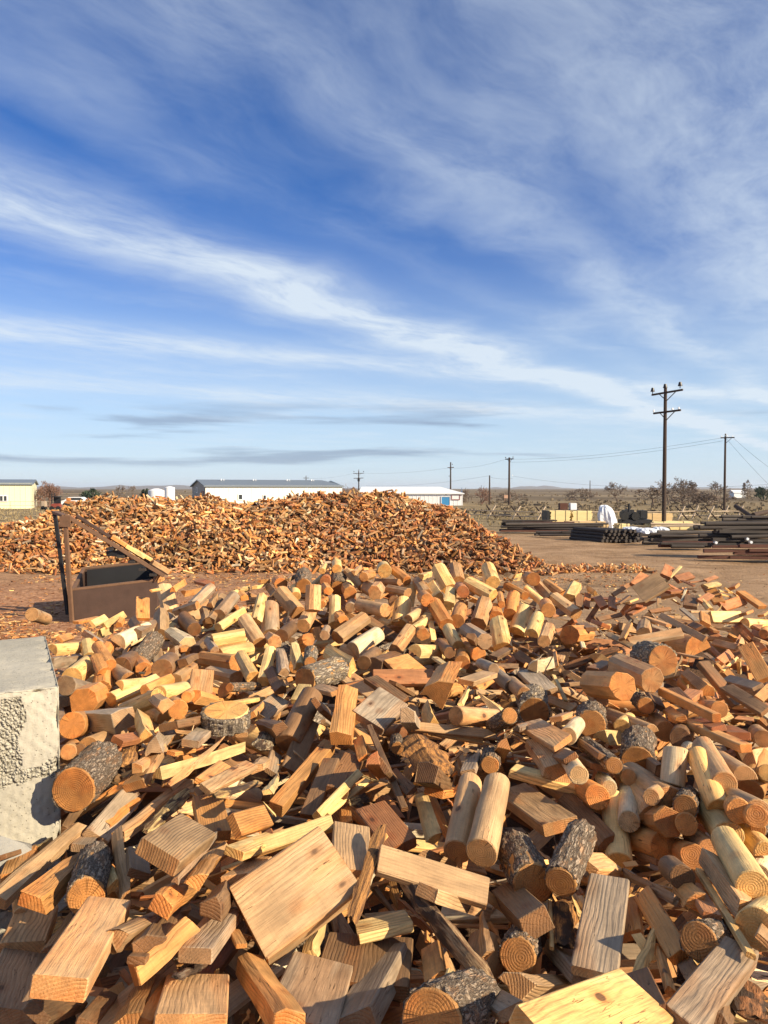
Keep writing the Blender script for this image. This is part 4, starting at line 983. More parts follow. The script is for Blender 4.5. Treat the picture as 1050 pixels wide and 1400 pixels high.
# every piece: kind colour layer, length width thickness, place, turn, label
PIECES = '''
3 1 0 300 102 97 630 2438 1272 491 -701 -465 227 short barked log with flaking bark
6 3 0 450 122 30 641 2130 1226 829 17 -32 558 weathered grey board with dark knot
6 0 0 460 145 40 429 1455 1430 902 88 208 368 wide pale board with knot
6 3 0 460 85 50 783 1724 1315 905 55 90 412 dark grey sawn board
7 0 0 328 42 21 749 2056 1195 869 50 -10 493
6 2 0 329 63 30 823 2161 1208 673 -262 -226 653
4 3 0 374 47 35 865 2379 1215 610 -289 -116 729
0 2 0 220 115 115 1039 2836 1122 47 666 722 -179
0 2 0 250 91 91 1119 2710 1146 760 -46 203 615
0 1 0 200 80 80 1179 2714 1182 713 205 322 588
4 1 0 351 81 77 1048 2227 1299 725 -213 -139 640
0 0 0 407 100 100 1119 2304 1322 55 -784 -607 113
0 0 0 360 109 109 1265 2785 1237 652 400 393 510
0 0 0 450 115 115 1122 2109 1264 474 751 449 100
3 1 0 220 94 89 879 1961 1283 495 736 460 39
6 0 0 650 22 15 976 2105 1289 778 23 130 614
0 4 0 150 82 82 944 2351 1261 38 -747 -627 219
4 2 0 200 63 61 938 2240 1254 753 -23 156 639
6 4 0 345 21 20 998 2808 1084 710 -3 226 667
0 0 0 369 106 106 936 2940 1126 650 436 196 591
4 4 0 379 84 75 825 2994 1145 626 57 20 777
6 1 0 250 92 30 739 2510 1205 882 80 250 392
6 4 0 387 94 70 435 2316 1163 638 -249 -45 727
3 1 0 300 134 127 487 2538 1186 117 -684 -697 181
3 3 0 220 102 97 404 2144 1142 773 -185 93 599
8 2 0 338 81 36 569 2292 1131 786 -21 84 613
6 0 0 375 12 10 522 2273 1141 775 5 116 621
6 3 0 300 90 40 546 2106 1115 693 23 248 677
4 1 0 404 99 81 457 2035 1106 858 141 341 356
6 2 0 250 70 28 776 2289 1147 773 -213 -82 592
6 4 0 332 45 18 791 1868 1255 726 -329 18 604
8 6 0 300 101 46 891 1788 1244 834 -66 159 524
0 5 0 250 86 86 1370 2639 1140 111 869 482 -1
2 0 0 384 83 50 1378 2766 1210 753 -84 -10 652
0 2 0 398 79 79 1329 2661 1323 438 678 572 142
6 2 0 388 23 20 745 1929 1224 789 104 262 546
6 4 0 310 62 25 624 1721 1301 727 -267 0 632
4 4 0 379 61 47 823 1748 1252 808 -286 38 513
6 1 0 338 39 16 1026 1944 1321 845 169 274 427
6 6 0 374 51 20 956 2189 1263 788 -45 136 598
6 1 0 326 236 80 -270 2227 1263 885 344 -93 299 biggest square-cut board with wavy growth rings
6 1 0 320 130 40 -111 2451 1282 689 50 55 721
6 0 0 329 50 50 -340 2566 1271 887 416 3 199
6 1 0 360 95 30 153 2295 1277 956 258 128 -62 long smooth tan board
6 1 0 350 84 40 224 2304 1193 871 -124 244 408
8 1 0 480 66 70 169 2119 1224 519 -3 -130 845 long plank with ragged dark bark edge
6 0 0 166 91 30 -1 2234 1153 991 -48 -54 110
7 0 0 280 52 26 -199 2264 1139 758 -65 -91 642
6 3 0 340 180 80 -195 1925 1133 739 -9 110 665
6 3 0 414 108 59 -22 2012 1118 768 -208 -61 603
6 4 0 250 265 38 -53 2123 1108 738 -17 33 674
4 2 0 450 84 60 -305 1889 1191 557 -5 225 799
6 6 0 278 130 46 7 2865 1166 527 17 -112 842
8 2 0 430 51 23 -47 2274 1310 763 132 -18 632
0 1 0 420 104 104 305 2771 1261 673 399 196 592 left one of two peeled posts lying side by side
0 1 0 420 112 112 387 2665 1307 30 -797 -595 -102 right one of two peeled posts lying side by side
6 2 0 250 64 26 145 2113 1117 655 -274 -95 697
6 0 0 185 58 23 179 1867 1219 758 45 287 583
3 4 0 400 142 135 172 1736 1248 808 -135 187 542 rough dark barked chunk
7 1 0 362 43 21 301 2190 1170 690 -264 -96 667
6 1 0 200 47 19 316 2648 1127 833 264 382 301
4 1 0 395 40 33 217 2718 1113 823 -118 232 504
6 3 0 380 65 26 288 1836 1197 621 -305 48 720
4 2 0 150 62 59 -157 3135 1094 622 232 199 721
6 1 0 300 136 50 -625 2204 1429 737 97 218 632 square-cut tan block with a split across
7 2 0 500 104 52 -1019 2377 1261 689 187 252 653 long orange wedge tapering to the upper right
4 1 0 550 63 53 -1216 2593 1174 726 60 74 681
3 3 0 320 110 105 -933 2314 1267 387 457 669 441 deeply furrowed barked chunk
6 1 0 500 122 50 -753 1838 1351 654 -20 124 746 long wide tan board
4 1 0 395 65 54 -636 2041 1287 727 249 411 491
4 2 0 176 61 80 -573 1891 1300 754 524 23 396 bright orange split log
6 3 0 350 93 40 -487 2056 1241 711 -89 91 691
6 1 0 280 127 50 -1100 2254 1126 594 -38 86 799
4 4 0 359 54 41 -960 2207 1171 644 40 219 732
6 3 0 389 148 50 -999 1971 1151 599 5 168 783
6 1 0 320 162 60 -466 1774 1232 632 -93 150 755
6 2 0 371 37 15 -571 1839 1207 672 -22 238 701
4 2 0 411 69 64 -626 1831 1202 635 -102 189 742
6 4 0 337 45 18 -720 1825 1190 645 0 324 692
6 2 0 250 91 37 -1304 2606 1154 578 -66 20 813
4 1 0 420 56 51 -857 2377 1275 541 -85 -170 819
6 4 0 200 69 27 -780 2307 1312 565 78 220 791
6 2 0 300 120 38 -671 2825 1229 583 50 26 811
4 3 0 417 35 28 -579 2282 1353 719 68 165 672
6 2 0 250 84 34 -486 2656 1289 753 282 359 473
6 0 0 365 72 29 -446 2515 1268 776 -18 189 602
6 1 0 300 79 32 -447 2421 1232 746 -135 69 649
4 2 0 361 66 51 -610 2124 1310 690 -10 270 671
6 0 0 150 53 21 -883 2340 1242 491 -204 -183 827
8 3 0 368 39 18 -512 1928 1221 695 -74 272 661
7 0 0 366 24 12 -704 1955 1261 711 173 490 473
4 0 0 150 67 58 -1318 2824 1116 680 45 210 702
6 4 0 325 41 17 -1344 2666 1167 625 -233 5 745
6 3 0 185 74 30 -1151 2821 1137 655 -18 103 748
2 1 0 180 40 24 -1208 2405 1130 518 -61 71 850
6 4 0 347 68 27 -826 1832 1189 670 10 386 634
4 4 0 350 89 69 -621 2027 1272 645 -133 63 750
4 2 0 401 60 52 -552 2265 1327 668 64 278 687
6 4 0 390 46 18 -640 1960 1254 638 -125 192 735
4 4 0 381 76 63 -489 2184 1279 679 -47 207 703
6 2 0 150 31 13 -417 2069 1218 578 -76 136 801
3 2 0 350 173 165 -1235 3055 1305 403 559 604 401 big barked log with sawn end beside the concrete block
0 4 0 405 107 107 -1558 3481 1108 541 223 438 682
8 2 0 300 112 50 -1174 3357 1282 621 41 64 780
6 1 0 300 106 40 -1082 3325 1234 718 -54 -180 670
4 3 0 360 131 118 -1506 3963 1253 320 -96 13 942
0 2 0 300 141 141 -1658 3972 1224 397 -504 -455 617
0 1 0 300 78 78 -1605 3748 1167 530 -253 -168 792
0 4 0 300 57 57 -1564 3787 1162 577 -138 17 805
2 1 0 372 114 69 -1465 3868 1187 728 98 197 650
1 3 0 396 149 130 -2090 5060 1119 138 -739 -553 360
1 2 0 350 186 167 -1846 4592 1187 323 556 712 282
2 0 0 397 118 71 -2738 6445 1114 804 226 214 507
4 3 0 375 106 85 -2488 5774 1157 743 216 282 568
1 0 0 220 140 130 -2584 6436 1079 518 152 -149 828
2 0 0 402 164 99 -2312 5621 1134 669 110 109 727
1 2 0 381 143 122 -2492 6621 1061 331 568 594 464
4 2 0 243 100 83 -2131 5533 1186 435 213 118 867
1 2 0 300 159 155 -2094 5481 1067 467 370 345 725
0 4 0 434 170 170 -2080 5928 1083 616 225 329 680
1 2 0 365 148 141 -1966 5950 1057 535 97 202 814
0 4 0 435 151 151 -1583 5345 1218 621 200 299 696
2 5 0 414 168 101 -2296 6767 1171 782 239 99 567
3 3 0 408 157 149 -2046 6332 1105 343 -662 -658 107
4 5 0 412 138 102 -1838 6590 1172 452 -5 -96 887
1 0 0 278 128 111 -1310 6201 1239 852 486 42 190 upper bright yellow log
2 0 0 357 126 76 -1232 6104 1163 850 251 136 442
1 2 0 414 153 136 -1314 5874 1124 323 89 325 884
1 1 0 388 120 103 -1171 5328 1150 402 -81 -92 908
1 0 0 419 107 100 -962 5164 1250 4 560 817 139
6 1 0 297 146 74 -1202 4806 1180 594 297 -103 741
5 0 0 90 234 234 -822 3798 1310 393 607 -444 529 flat pale round slice standing on its face
3 4 0 375 58 55 -913 4794 1205 129 807 574 -48
1 0 0 401 105 100 -1659 4873 1165 168 834 504 151
2 0 0 376 80 48 -1646 4931 1201 794 175 230 535
1 2 0 364 84 76 -1450 4713 1240 630 422 389 524
2 0 0 347 102 61 -1275 4444 1289 750 105 207 620
1 0 0 373 106 91 -1394 4184 1267 121 -337 -535 765
0 2 0 414 115 115 -1228 4290 1230 395 403 684 463
0 2 0 397 70 70 -1174 4431 1255 452 463 641 413
4 0 0 415 119 103 -1194 3657 1334 546 -95 -117 824
6 4 0 394 101 38 -989 3662 1330 748 -167 -1 643
4 3 0 371 115 98 -1067 3546 1309 663 -86 -15 743
6 2 0 200 48 19 -966 3488 1247 785 -37 130 605
4 0 0 650 74 61 -841 3433 1234 831 -66 41 551
4 1 0 600 57 45 -951 3056 1168 765 -1 34 644
8 0 0 450 67 30 -879 2977 1193 730 96 127 665
7 2 0 372 59 29 -1091 3108 1138 687 280 279 610
6 3 0 437 100 37 -1120 3048 1142 654 278 275 648
7 1 0 492 43 21 -850 3367 1251 753 252 115 597
6 2 0 327 64 26 -716 3077 1300 722 75 182 663
6 1 0 377 63 25 -641 3029 1305 801 114 145 569
8 0 0 340 52 24 -572 2883 1315 813 130 217 524
4 2 0 220 49 43 -1422 3153 1079 582 202 259 744
4 4 0 250 61 55 -1343 3131 1084 644 -41 -32 763
6 0 0 326 62 25 -858 4624 1162 817 -83 47 569
6 1 0 150 66 27 -768 3911 1207 602 20 36 797
6 2 0 353 87 35 -769 4326 1183 670 -212 -120 701
6 6 0 381 73 29 -1187 3455 1320 717 35 219 661
4 3 0 392 99 91 -2301 5327 977 632 -66 31 771
4 1 0 348 65 59 -1898 4320 1142 517 -130 -101 840
0 2 0 407 103 103 -2177 5700 1205 115 465 784 395
0 1 0 398 119 119 -1964 5495 1104 126 -448 -844 265
4 1 0 368 87 65 -1245 4042 1338 487 -144 -145 849
4 3 0 398 112 98 -1794 6407 1097 713 -113 -69 689
4 2 0 347 97 87 -1099 4570 1192 758 190 380 495
6 3 0 373 87 35 -912 3612 1280 699 -5 95 709
4 1 0 372 49 47 -1081 3297 1264 643 -132 32 753
0 1 0 438 122 122 -3114 6646 1342 52 651 743 -146
4 3 0 398 122 102 -2230 6907 1183 753 63 27 654
1 1 0 377 102 101 -1438 5287 1166 288 -667 -626 283
4 3 0 353 97 96 -2652 6718 1141 379 -49 -346 857
6 3 0 300 188 40 -20 3791 1354 817 226 51 528 square grey-brown board with an orange edge
4 2 0 280 181 175 343 4082 1440 765 248 47 592 shining orange end-grain block
6 6 0 425 116 40 136 5068 1194 925 375 34 46
6 2 0 300 221 30 161 5643 1132 879 225 103 408
4 2 0 400 115 81 -199 3701 1366 700 154 -84 692 square orange billet standing out
6 2 0 550 69 60 -368 3376 1176 812 127 -19 570
6 4 0 346 78 31 -281 3236 1177 776 84 -163 603
6 4 0 384 102 38 -430 3759 1178 689 322 36 648
0 4 0 370 136 136 -447 3916 1273 793 7 -273 545
6 0 0 167 86 34 -489 4331 1287 752 106 -110 641
3 5 0 350 159 151 -392 4663 1323 162 865 465 94 white flaky barked log
4 0 0 347 120 86 -312 5048 1328 468 -120 -360 798
4 4 0 405 118 115 22 5791 1135 845 25 57 531
6 1 0 343 101 38 -157 5152 1110 406 -16 -326 853
6 4 0 364 90 35 20 4576 1243 457 21 -159 875
6 1 0 426 50 25 355 3735 1265 929 365 54 -11 long narrow tan board
6 0 0 269 25 20 377 3778 1216 915 392 83 -42
8 2 0 300 199 120 192 3328 1277 581 59 -146 799 big splintered orange stump piece
0 1 0 364 100 100 481 3829 1308 764 -492 -94 408
4 0 0 200 127 100 257 4072 1240 641 -134 -285 700
7 0 0 391 72 36 598 4154 1286 619 -102 -155 764
7 0 0 345 37 18 476 4261 1312 797 -12 -74 600
6 1 0 371 101 30 563 4381 1369 866 -1 48 497
0 3 0 375 75 75 684 4885 1320 624 246 360 648
0 3 0 377 99 99 780 4778 1251 546 381 443 600
3 4 0 411 76 72 577 3628 1348 679 93 393 613
6 4 0 700 28 20 6 3284 1265 623 17 -117 773 thin dark lath leaning across the dark hollow
6 2 0 200 53 21 -111 3504 1257 636 -146 -260 711
8 0 0 150 69 31 -112 3216 1125 829 111 171 521
6 0 0 354 38 39 -193 3116 1196 777 345 130 511
6 0 0 378 28 12 -157 3221 1143 837 135 71 525
8 5 0 280 122 55 -618 3832 1180 713 52 98 692
6 3 0 220 68 27 -548 3614 1142 654 228 210 690
6 3 0 333 121 38 -707 4538 1142 771 188 126 596
7 0 0 340 45 23 -424 2803 1375 692 -46 77 716
4 0 0 376 65 62 183 2988 1162 653 155 143 727
3 4 0 150 63 60 63 3626 1238 434 -548 -551 456
3 4 0 180 84 80 492 3372 1250 218 -734 -599 233
8 1 0 200 49 22 400 3472 1256 868 143 284 381
6 2 0 150 47 19 115 3428 1168 755 245 134 593
6 0 0 185 50 20 496 5057 1265 897 -51 175 404
4 3 0 354 87 79 -709 5082 1300 583 266 146 754
4 0 0 397 97 90 -675 5686 1209 617 65 -92 779
3 5 0 246 94 89 -552 5543 1231 598 -362 -458 549
1 0 0 379 88 87 -814 5111 1272 241 661 535 469
6 4 0 314 65 26 39 3185 1238 788 135 464 380
6 4 0 332 102 38 -176 3339 1195 760 118 39 638
4 6 0 350 68 60 -26 3221 1279 695 -273 109 656
4 2 0 200 73 61 540 3417 1275 645 -180 293 683
6 3 0 370 69 28 406 3378 1235 764 -139 -37 629
4 4 0 335 100 91 215 3130 1256 783 -100 241 565
6 2 0 326 90 36 264 3280 1142 807 -48 174 563
6 4 0 343 65 26 125 4937 1152 836 -51 244 489
4 4 0 345 83 69 -715 4827 1242 573 100 28 813
6 1 0 338 69 28 -329 4192 1350 528 -147 -76 833
6 4 0 339 79 32 -314 3958 1293 759 160 423 468
4 4 0 360 82 77 -603 3924 1226 516 -196 -104 827
4 1 0 414 61 46 -579 3448 1201 673 -149 46 723
6 4 0 338 55 22 78 3218 1208 572 -241 -205 757
4 3 0 345 78 77 144 3734 1311 743 -190 171 618
1 1 0 420 161 138 1454 4275 1433 308 572 679 343 large smooth tan log with orange sawn end
1 2 0 380 161 159 1252 4120 1397 278 -586 -597 472 large orange log with a notched sawn end
3 5 0 350 187 177 1731 4726 1409 463 536 593 383
8 6 0 423 77 35 1546 5480 1235 929 322 -175 43 rusty red splintered bark stick
2 2 0 344 244 146 2497 6115 1216 628 -161 -101 755
6 1 0 402 107 30 2083 5637 1358 974 181 -124 -59
6 4 0 336 83 33 1443 4905 1311 877 -3 31 480
4 5 0 415 85 84 1062 4912 1329 854 -56 53 515
6 3 0 350 124 38 968 4635 1281 634 -25 -125 763
6 0 0 323 28 12 1094 4575 1259 676 199 35 709
6 2 0 338 25 12 1162 4967 1347 737 -215 -220 602
6 4 0 354 65 26 1241 4780 1229 909 -120 27 399
3 5 0 240 173 165 873 4303 1234 738 -155 -180 631
0 1 0 381 94 94 820 4494 1276 385 587 623 346
6 1 0 344 54 21 1086 4515 1175 567 -232 -234 755
0 1 0 180 93 93 1263 4343 1258 507 516 513 462
3 3 0 250 146 138 1097 3878 1284 772 -198 -109 594
4 0 0 390 105 74 1226 3835 1206 898 -27 136 418
0 0 0 220 86 86 1300 3944 1240 854 -63 21 516
2 1 0 600 79 48 1307 3977 1253 651 -134 -52 745
3 3 0 300 149 142 1226 3529 1240 807 -141 -123 560 upright dark barked round in the peeled posts
0 1 0 250 113 113 1548 4100 1169 467 -597 -471 451
6 2 0 510 41 46 1606 3885 1360 641 -9 -4 767
6 2 0 690 58 39 1581 3595 1310 675 -53 18 736
0 2 0 409 90 90 1791 4007 1300 425 657 592 193
4 2 0 401 100 76 1929 4524 1310 746 58 62 660
3 4 0 361 92 87 1490 4228 1266 67 -778 -601 169
6 4 0 347 96 38 2034 4442 1315 527 273 -124 795
6 4 0 343 73 29 1985 4030 1343 647 -94 -192 732
6 3 0 375 71 28 2127 4363 1344 667 -213 -129 702
6 2 0 369 53 21 2141 4127 1348 865 227 133 428
6 2 0 372 114 38 2640 5220 1264 730 -34 -333 596
0 5 0 250 89 89 919 3560 1327 623 -568 -336 420
6 1 0 400 120 30 774 3518 1325 620 -133 -92 768
4 1 0 361 145 108 760 3363 1275 676 125 123 716
0 5 0 388 79 79 804 3129 1318 738 -82 30 669
6 0 0 280 67 40 701 3213 1224 987 99 101 -82
6 1 0 450 153 50 641 3104 1141 601 -84 -32 794
0 2 0 250 103 103 874 3101 1212 708 105 263 647
0 5 0 200 70 70 962 3170 1225 622 -425 -268 601
0 5 0 380 85 85 1013 3026 1190 483 646 496 321
4 1 0 351 86 85 1060 3044 1217 745 -15 32 666
2 1 0 420 141 85 1128 3131 1239 683 -114 -30 721
0 5 0 149 103 103 1210 3054 1339 757 -224 -608 83 speckled pale upright peeled post
1 2 0 436 122 106 1076 2897 1183 104 -740 -568 345
3 4 0 359 88 84 1196 2876 1267 685 487 429 331
0 2 0 380 82 82 1166 2832 1218 691 432 449 366
2 0 0 333 89 53 1286 2903 1357 757 54 -134 638
0 1 0 364 104 104 1353 3012 1364 610 -470 -427 474
0 2 0 404 129 129 1762 3468 1144 210 854 450 157
0 1 0 380 91 91 1336 2728 1326 719 248 357 543
0 2 0 397 86 86 1311 2727 1314 527 633 531 202
2 1 0 414 98 59 1496 3179 1310 751 -107 14 652
0 1 0 389 89 89 1958 3819 1216 824 -66 81 557
3 3 0 370 57 54 1465 2826 1197 702 506 415 281
6 4 0 324 70 28 942 3331 1251 719 -10 148 679
0 4 0 392 105 105 1534 3759 1243 732 420 349 407
2 5 0 343 81 49 1496 3624 1233 774 -94 71 622
1 2 0 433 188 163 1679 6382 1234 232 845 479 48
6 6 0 360 80 32 1636 3701 1305 733 -154 4 663
4 2 0 388 58 49 1553 3911 1297 767 61 156 620
6 4 0 382 70 28 961 3342 1304 721 67 183 665
3 4 0 437 73 69 978 3332 1292 702 19 111 704
4 4 0 412 74 72 1223 3294 1249 772 -33 121 623
0 1 0 420 67 67 1114 2974 1265 646 549 446 286
6 4 0 337 66 27 783 3202 1331 661 -292 -87 686
6 6 0 330 89 36 1748 4202 1306 881 -18 27 471
6 4 0 333 75 30 1574 4266 1274 771 142 126 608
4 1 0 345 84 78 1842 3598 1187 892 -171 31 416
0 0 0 421 81 81 1776 3438 1151 3 810 535 -241
6 6 0 369 108 38 1743 3677 1276 785 -90 66 610
6 4 0 334 72 29 1645 4077 1342 751 -111 -72 647
0 1 0 362 74 74 1083 3317 1212 623 438 494 420
6 1 0 379 63 25 898 3692 1351 814 -163 20 556
4 3 0 378 38 28 674 3576 1339 806 -23 131 577
1 1 0 367 203 186 -2511 8544 1208 422 363 -130 820
6 2 0 370 144 38 -2553 7783 1230 557 233 -83 793
4 1 0 381 170 145 -2152 7098 1205 591 147 -159 777
6 0 0 392 78 31 -2837 7330 1182 629 286 305 655
6 0 0 377 80 32 -2772 7565 1149 665 395 238 588
6 2 0 359 69 28 -2945 7311 1193 794 9 28 608
4 0 0 200 109 107 -2799 7422 1071 783 2 -41 620
1 3 0 388 125 121 -1878 7602 1385 797 15 -215 564
4 1 0 363 106 79 -1731 7521 1371 682 126 34 720
0 4 0 434 135 135 -1875 7082 1203 27 -521 -851 -51
1 1 0 386 137 117 -1759 7274 1234 482 335 361 725
4 2 0 413 80 78 -2365 8486 1390 725 8 -64 686
4 2 0 402 90 77 -2195 8461 1325 747 233 209 586
6 6 0 350 99 38 -2140 8773 1381 420 -55 -137 895
4 1 0 409 79 79 -1988 7414 1300 332 -185 -105 919
6 2 0 352 71 29 -2862 6603 1161 613 223 339 677
4 2 0 386 74 69 -2713 7585 1136 610 28 31 791
6 0 0 337 37 15 -2468 7975 1401 681 208 260 652
4 4 0 335 101 101 -2361 6974 1222 526 50 11 849
4 1 0 392 72 50 -2971 7203 1138 456 -184 -252 834
4 2 0 333 66 55 -2668 6647 1167 451 -18 -59 891
6 2 0 388 89 36 -1789 6444 1112 497 -42 -1 867
4 4 0 344 93 75 -1640 6503 1107 688 -92 -66 716
4 3 0 342 72 63 -1436 6099 1208 557 37 12 830
4 4 0 358 79 66 -1452 5459 1231 694 -89 -25 714
1 3 0 435 132 117 -1594 7501 1315 633 419 189 622
1 0 0 411 98 96 -1452 6983 1261 1 -836 -532 -137
1 1 0 381 144 123 -1162 6487 1246 223 -456 -862 -10
2 3 0 369 183 110 -1101 7157 1247 600 292 -210 714
4 0 0 413 100 77 -1212 7175 1335 594 378 72 707
1 1 0 364 174 162 -978 7557 1335 203 413 400 793
0 0 0 200 108 108 -938 7808 1407 630 158 -59 758
1 1 0 254 165 164 -693 7197 1431 162 691 42 703 tan log with a dark crack down its side
1 0 0 409 128 118 -495 7410 1262 671 -180 -520 497
1 2 0 350 162 142 -380 7896 1408 370 537 605 457
3 3 0 346 171 162 -513 8319 1459 531 -435 -617 385
1 1 0 361 103 101 -332 8231 1489 68 -498 -804 -319
1 2 0 419 122 112 -179 8211 1528 694 345 297 558
0 0 0 379 116 116 -544 8506 1609 527 -437 -519 512
1 1 0 391 156 152 -76 7572 1457 447 592 537 402
1 3 0 300 113 105 -339 7578 1301 591 -397 -401 577
1 1 0 402 157 140 -302 6811 1214 879 200 -92 424
2 5 0 358 165 99 -156 6502 1168 853 270 -11 447
0 4 0 381 122 122 -114 5836 1157 782 -36 -20 622
4 0 0 370 82 79 -310 5061 1342 484 -81 -231 840
4 0 0 355 78 70 -659 5601 1228 604 164 15 780
4 3 0 387 70 59 -685 4997 1317 608 187 132 760
3 5 0 389 91 86 -558 5552 1229 455 -493 -545 503
1 1 0 406 154 138 -769 7416 1193 414 -619 -620 249
0 4 0 366 122 122 -867 6561 1223 727 168 142 650
1 2 0 369 123 122 -726 6617 1112 572 50 368 732
1 1 0 362 134 114 -966 6365 1191 206 -570 -717 344
1 3 0 416 95 91 -541 6820 1168 219 -664 -663 267
1 2 0 389 151 147 -1159 8183 1457 591 -214 -244 739
3 1 0 347 164 156 -869 7952 1514 669 -1 -184 720
1 0 0 369 87 77 -698 8512 1580 698 156 118 689
0 6 0 428 123 123 -654 8312 1478 609 -335 -325 642
1 2 0 411 107 96 -608 7825 1440 616 198 236 725
1 2 0 421 88 77 -628 7655 1324 123 697 699 102
4 0 0 344 84 66 -1571 8042 1383 758 318 173 543
4 3 0 370 94 93 -1239 8120 1382 574 28 -66 816
4 2 0 407 93 66 -1546 7993 1363 567 -11 -96 818
4 1 0 370 102 82 -1678 7197 1247 652 163 144 727
4 2 0 383 100 96 -423 7230 1249 617 -164 -200 744
4 0 0 404 66 46 -1378 8195 1418 744 -27 2 667
4 2 0 400 67 47 -1336 8279 1463 744 90 161 643
4 1 0 379 65 49 -993 8092 1533 754 130 92 638
1 0 0 388 190 186 712 8775 1428 589 70 -382 709
1 1 0 383 165 145 884 9007 1466 128 -689 -699 -142
1 2 0 369 126 119 193 8538 1490 453 -329 -625 544
0 0 0 416 168 168 -4 8668 1553 292 625 660 297
1 2 0 380 109 99 -207 7976 1560 685 233 252 643
1 1 0 431 87 74 42 8471 1425 380 213 514 739
1 1 0 432 141 131 421 8255 1393 611 -179 -377 673
0 2 0 379 135 135 412 7397 1401 481 -491 -500 527
1 2 0 420 147 142 537 7118 1295 197 584 606 503
4 0 0 367 149 142 561 8162 1368 641 142 -46 753
1 1 0 407 169 148 -129 7814 1428 439 -436 -539 571
1 1 0 406 108 94 146 7883 1410 420 -260 -450 744
2 0 0 360 179 107 179 7435 1266 718 231 -157 638
0 1 0 416 137 137 -114 7056 1359 426 117 251 861
2 1 0 361 99 60 322 7212 1294 832 206 23 515
1 0 0 373 97 87 367 7033 1211 859 143 -4 493
1 2 0 418 136 117 343 6923 1160 655 197 239 689
6 0 0 352 54 22 454 6936 1159 667 200 -56 715
2 0 0 375 118 71 596 6357 1234 652 58 -113 747
0 2 0 369 141 141 731 7179 1275 745 194 38 637
4 0 0 372 125 114 705 7802 1338 740 135 -75 654
0 6 0 411 137 137 837 7972 1407 223 -677 -660 237
1 0 0 392 164 158 1039 7938 1417 80 446 778 436
1 1 0 406 181 174 986 7439 1240 459 655 306 516
1 3 0 405 143 141 766 6167 1272 319 -517 -697 380
1 0 0 428 164 156 1011 6375 1225 19 -722 -652 -230
2 0 0 366 186 112 1410 7582 1155 793 240 -171 533
1 2 0 394 149 145 1151 7586 1214 325 -669 -616 261
0 2 0 380 145 145 1359 7817 1269 456 -652 -596 109
1 2 0 393 120 114 1545 8651 1299 475 282 282 785
1 0 0 412 181 175 1266 8749 1476 81 -699 -694 -151
1 2 0 438 90 77 1238 7816 1327 628 404 304 592
2 0 0 401 133 80 358 6056 1175 851 156 194 463
1 1 0 368 128 120 153 6168 1230 668 -486 -467 316
0 4 0 401 100 100 505 6128 1174 14 -660 -750 20
1 2 0 393 129 128 742 6158 1139 292 -583 -650 390
0 2 0 391 127 127 643 6039 1110 743 -13 0 669
6 4 0 350 79 32 933 5862 1184 859 51 33 508
6 0 0 301 46 19 391 5176 1285 648 -14 40 761
4 0 0 369 86 66 475 8420 1522 774 238 176 559
4 2 0 413 88 67 1129 9604 1516 762 234 173 578
4 1 0 372 76 56 -297 8365 1586 722 251 150 627
4 0 0 392 83 70 1597 8983 1416 841 163 158 491
4 4 0 343 84 68 743 6009 1246 791 86 343 500
0 2 0 425 178 178 1917 9601 1330 466 564 554 397
1 1 0 404 133 116 2066 9507 1170 211 582 590 519
1 2 0 428 128 114 2303 9978 1149 401 423 422 694
2 0 0 374 100 60 1766 8622 1255 543 55 -241 803
4 0 0 397 150 116 2326 9082 1240 841 68 -135 520
1 1 0 398 180 164 2082 8473 1151 299 -444 -829 162
4 0 0 370 76 72 2575 9131 1242 670 -227 -248 662
0 2 0 426 150 150 1664 7513 1290 685 331 293 579
2 0 0 405 140 84 1447 7048 1210 805 150 -63 571
1 1 0 361 113 112 1326 5991 1314 502 639 411 414
6 6 0 331 60 24 2488 8705 1053 798 407 -199 397
6 4 0 349 49 19 2153 7025 1276 880 366 98 287
6 6 0 336 98 38 2655 8548 1167 774 206 -10 599
6 4 0 372 101 38 2344 8876 1147 737 227 -2 636
6 6 0 338 82 33 2467 8956 1135 774 227 -51 589
6 6 0 350 99 37 2550 8654 1161 721 -105 -224 647
6 0 0 341 56 22 2704 8029 1275 866 -153 -71 470
6 1 0 358 46 19 1831 5708 1321 610 -97 -182 765
6 4 0 363 50 20 2796 8683 1309 848 388 7 362
6 6 0 332 110 35 2745 7917 1514 861 227 -30 453
6 2 0 351 54 21 1895 5763 1379 841 -136 -179 492
6 4 0 359 89 36 1786 6509 1277 714 -49 -3 698
6 6 0 373 93 37 1999 6781 1249 716 101 164 671
6 4 0 361 57 23 2668 8197 1259 890 -119 -135 419
6 6 0 376 66 26 2398 7075 1339 711 -76 157 681
4 1 0 353 92 79 1600 5433 1248 825 183 266 463
4 3 0 337 81 67 1512 8734 1465 838 143 214 482
4 0 0 387 61 58 1599 8828 1465 828 48 66 555
6 1 0 288 243 30 2668 7364 1514 907 309 -282 53 broad curved plank end on top of the right heap
6 6 0 360 113 38 3190 8309 1563 821 235 22 520
6 0 0 348 32 20 3236 8256 1541 918 122 -207 315
6 6 0 346 96 38 3317 8156 1517 880 322 92 338
6 6 0 317 31 12 3227 7830 1497 699 -75 -118 701
6 6 0 328 40 16 3397 8032 1486 934 -26 10 357
6 2 0 400 125 38 3484 7804 1384 730 76 -169 657
6 0 0 375 62 25 3479 7807 1478 904 191 86 373
6 0 0 369 28 15 3643 7857 1400 893 217 175 352
6 0 0 367 24 15 3625 7816 1365 886 174 183 388
6 0 0 339 22 15 3700 7852 1397 890 233 271 282
6 2 0 250 80 32 3752 7901 1447 872 -153 -103 454
6 2 0 337 110 38 3846 7716 1337 596 143 -99 784
6 6 0 371 109 38 3635 7678 1298 894 347 46 281
4 0 0 385 61 48 3172 7289 1367 740 -22 -160 653
